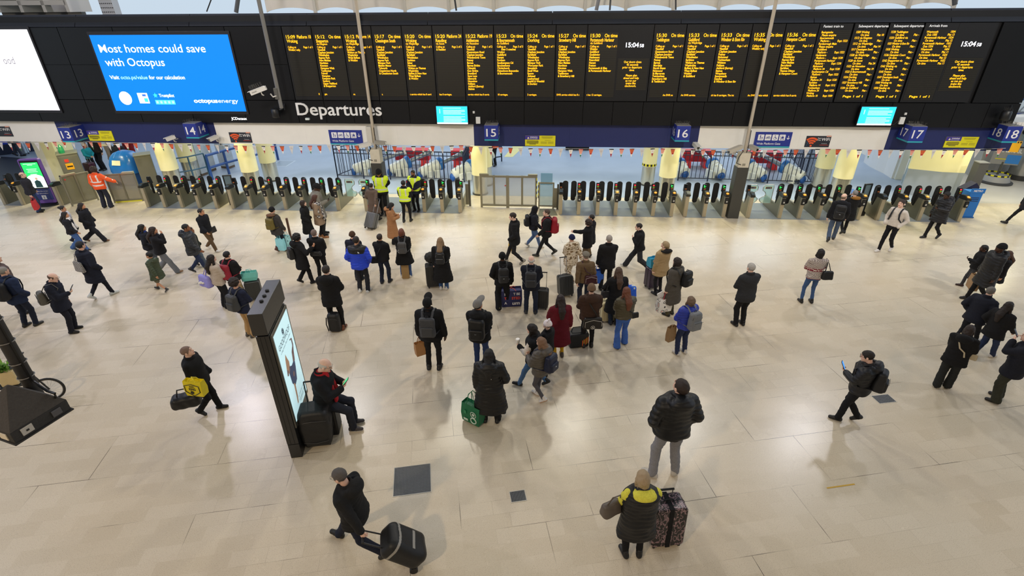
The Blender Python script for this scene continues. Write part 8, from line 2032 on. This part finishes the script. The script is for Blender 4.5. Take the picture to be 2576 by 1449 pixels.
handbag('taupe leather handbag on the arm of the yellow hooded top', 'yellow_hood_woman', (-.36, .04, 1.06), '5a5048', .32, .24, .15, rot=25, strap=[(-.42, .0, 1.16), (-.36, .0, 1.32), (-.26, .02, 1.34), (-.25, .05, 1.2)], name='handbag')
LEO = ramp_mat('pink_black_print', 'noise', 15, [(0, '19161a'), (0.47, '8f7479'), (0.56, '161416')], 0.3, stretch=(1.5, 1.5, 0.8), detail=1.5)
q = G(1667, 1358); suitcase('pink and black patterned suitcase beside the black gilet', q, 6, '', .46, .30, .70, handle=.12, m=LEO, ribs=False, strap='121214', lean=R(-4))
q = G(1600, 1300)
cp = PEOPLE['cup_woman']; c = cp['L']; t = thing('coffee_cup', 'white takeaway coffee cup held out by the person with white sleeves', 'cup', c + Vector((0, 0, -.02))); p = MB(); p.lathe([(.03, 0), (.041, .10)], plastic('e6e2dc'), 18); p.build('cup', t, smooth=True); p = MB(); p.lathe([(.043, .10), (.043, .112), (.037, .125)], plastic('f2f0ec'), 18); p.build('lid', t, smooth=True)
backpack('navy_pack_woman', 'navy blue backpack on the taupe hooded jacket', '161d36', .175, .215, .10, logo='c9ccd2')
handbag('black leather shoulder bag on the nordic jumper', 'nordic_woman', (.24, -.17, 1.02), '121216', .30, .27, .13, strap=[(.16, -.17, 1.12), (.19, -.12, 1.34), (.18, -.02, 1.475), (.24, -.10, 1.34), (.30, -.16, 1.12)])
backpack('backpack_pair_man', 'black backpack on the person in jeans near the gates', '121317', .165, .25, .11, logo='9a9da0')
phone('mustard_hood_man', 'L', 'phone raised by the person with the mustard hood lining', '5c7fae', 10)
backpack('white_sweater_man', 'dark backpack on the white sweatshirt', '1d1f26', .13, .2, .07)
phone('earphone_man', 'L', 'phone held by the person in the padded coat with earphones', '3c4450')
q = hand_floor('hooded_puffer_person', 'R'); tote('paper_bag', 'large kraft paper bag carried by the person in black headwear', 'bag', q, 70, '9a7a56', .34, .36, .14, .1)
phone('cream_strap_woman', 'R', 'bright phone held by the person with the cream strap', '6fb2f2')
p_ = PEOPLE['cream_strap_woman']; handbag('cream shoulder bag of the person in heeled boots', 'cream_strap_woman', (.24, .10, 1.0), 'b5a78a', .2, .16, .08, strap=crossbody(p_, 1, .3, 1.05), name='shoulder_bag')
phone('bald_edge_man', 'L', 'phone at the ear of the person at the right edge', '2c3440')
phone('glasses_phone_man', 'L', 'phone with a bright blue screen held by the person in glasses', '4f9cf5', 30)
backpack('glasses_phone_man', 'black backpack on the padded jacket of the person with glasses', '17181b', .165, .23, .10)
# foreground bags
p_ = PEOPLE['yellow_bag_man']
def king(p, w, h, y, T):
    b = plastic('17170f'); s = [(-.12, .26), (.0, .30), (.12, .26), (.12, .12), (0, .02), (-.12, .12)]
    p.tube([T @ Vector((x * 1.1, y - .004, z * h / .34)) for x, z in s], .007, b, 5, True); text(p, 'KING', 0, h * .46, h * .17, b, align='c', width=w * .36, y=y - .004, T=T, bold=.03); p.lathe([(.032, 0), (.032, .002)], b, 14, T @ Matrix.Translation((-.02, y - .004, h * .3)), 'y')
    for k in range(3): p.prism([(-.03 + k * .03 - .012, h * .68), (-.03 + k * .03 + .012, h * .68), (-.03 + k * .03, h * .80)], y - .004, y - .002, b, T=T)
Zp = (p_['P'] - Vector((0, 0, CAM_H))).dot(_fw) - .98
q = at_depth(483, 950, Zp); tote('carrier_bag', 'bright yellow carrier bag with a black shield print', 'bag', (q.x, q.y, q.z), -8, 'e2cf14', .33, .30, .14, .05, art=king)
q = at_depth(474, 1020, Zp + .3); t = thing('holdall', 'black holdall hanging below the yellow carrier bag', 'bag', q, R(20)); soft(lambda x, y, z: rbx(x, y, z - .12, (0, 0, 0), (.23, .13, .12), .08) + .004 * np.sin(40 * x + 20 * z), (-.28, -.16, 0), (.28, .16, .26), .014, 'bag_body', nylon('131315'), t); p = MB(); p.tube([(-.12, 0, .22), (-.08, 0, .36), (.08, 0, .36), (.12, 0, .22)], .012, BLK, 6); p.build('handle', t)
phone('sitting_man', 'R', 'green-lit phone held by the person perched against the totem', '4fd08a', 40)
q = G(806, 1112); t = thing('suitcase', 'large soft black suitcase standing in front of the person perched at the totem', 'suitcase', q, R(10)); 
soft(lambda x, y, z: rbx(x * (1 + .08 * np.cos(6 * z)), y, z - .43, (0, 0, 0), (.25, .2, .38), .09) + .004 * np.sin(28 * z + 10 * x), (-.3, -.24, 0), (.3, .24, .85), .014, 'shell', nylon('1b1b1c'), t)
p = MB(); p.tube([(-.22, -.19, .62), (0, -.215, .66), (.22, -.19, .62), (.245, .0, .62)], .006, plastic('3a3a3c'), 5); p.tube([(-.2, -.2, .2), (0, -.215, .18), (.2, -.2, .2)], .005, plastic('333335'), 5); p.build('zip', t)
for x in (-.09, .09):
    p = MB(); p.tube([(x, .16, .78), (x, .2, 1.18)], .011, plastic('2a2a2b'), 6); p.build('handle_tube', t)
p = MB(); p.tube([(-.09, .2, 1.18), (.09, .2, 1.18)], .014, BLK, 6); p.build('grip', t)
for x in (-.17, .17):
    p = MB(); p.lathe([(.04, -.02), (.04, .02)], BLK, 14, Matrix.Translation((x, -.08, .04)), 'x'); p.build('wheel', t)
org_, ang_, BW_, TL_ = TOTEM
t = thing('perch', 'low black box between the totem and the person perched on it', 'seat', PEOPLE['sitting_man']['W'] @ Vector((0, .05, 0)), R(-82)); p = MB(); p.box(-.17, .17, -.2, .10, 0, .55, nylon('141415')); p.build('box', t, bevel=0.03)
# wheeled bag of the walking man
q = G(1046, 1410)
pr = PEOPLE['rolling_bag_man']; hd = pr['L'] 
d_ = Vector((q.x - hd.x, q.y - hd.y)); yaw = math.atan2(d_.y, d_.x)
t = thing('wheeled_bag', 'black and grey wheeled holdall rolling behind the person in the parka', 'suitcase', (q.x, q.y, 0), yaw)
dist_ = d_.length; tl = math.atan2(hd.z - .12, dist_)
T = Matrix.Translation((0, 0, .06)) @ Matrix.Rotation(tl, 4, 'Y')
L_b = min(.66, math.hypot(dist_, hd.z) - .3)
Ti = np.array(T.inverted())
def wb_(x, y, z):
    X = Ti[0, 0] * x + Ti[0, 1] * y + Ti[0, 2] * z + Ti[0, 3]; Y = y; Z = Ti[2, 0] * x + Ti[2, 2] * z + Ti[2, 3]
    return rbx(X, Y, Z, (-L_b / 2, 0, .13), (L_b / 2, .22, .16), .11) + .006 * np.sin(14 * X + 2) * np.sin(16 * Y)
V, Q = nets(wb_, (-.75, -.3, -.05), (.25, .3, .95), .0085)
C = V[Q].mean(1); X = C[:, 0] * Ti[0, 0] + C[:, 2] * Ti[0, 2] + Ti[0, 3]; Z = C[:, 0] * Ti[2, 0] + C[:, 2] * Ti[2, 2] + Ti[2, 3]
mi = ((np.abs(X + L_b * .78 + .12 * np.abs(C[:, 1])) < .018) | ((np.abs(X + L_b * .42) < .022) & (np.abs(C[:, 1]) < .13) & (Z > .1))).astype(int)
npmesh('bag_body', V, Q, [nylon('1a1a1b'), plastic('97938c')], mi, t)
p = MB()
for y in (-.1, .1): p.tube([T @ Vector((-L_b, y, .06)), T @ Vector((-(math.hypot(dist_, hd.z - .06)), y * .9, .02))], .011, plastic('232324'), 6)
e = T @ Vector((-(math.hypot(dist_, hd.z - .06)), 0, .02)); p.tube([e + Vector((0, -.1, 0)), e + Vector((0, .1, 0))], .016, BLK, 8); p.build('pull_handle', t)
for y in (-.17, .17):
    p = MB(); p.lathe([(.055, -.022), (.055, .022)], BLK, 16, Matrix.Translation((-.03, y, .056)), 'y'); p.build('wheel', t)
q = G(236, 446); suitcase('purple suitcase in front of the child in teal beyond the gates', q, -20, '4a1f33', .42, .26, .62, ribs=False, handle=.2)
q = G(62, 388); suitcase('pale blue suitcase beside the person on the dark ramp', q, 0, 'a7b6c4', .4, .26, .6)
# small marks on the floor
t = thing('tape_strip', 'yellow tape line on the floor near the right foreground joint', 'tape', G(2115, 1223)); a, b = G(2080, 1228), G(2150, 1218); p = MB(); d = (b - a); n = Vector((-d.y, d.x, 0)).normalized() * .012; o_ = G(2115, 1223); p.poly([q - o_ + Vector((0, 0, .003)) for q in (a - n, b - n, b + n, a + n)], mat('c9a23a', 0.6)); p.build('tape', t)
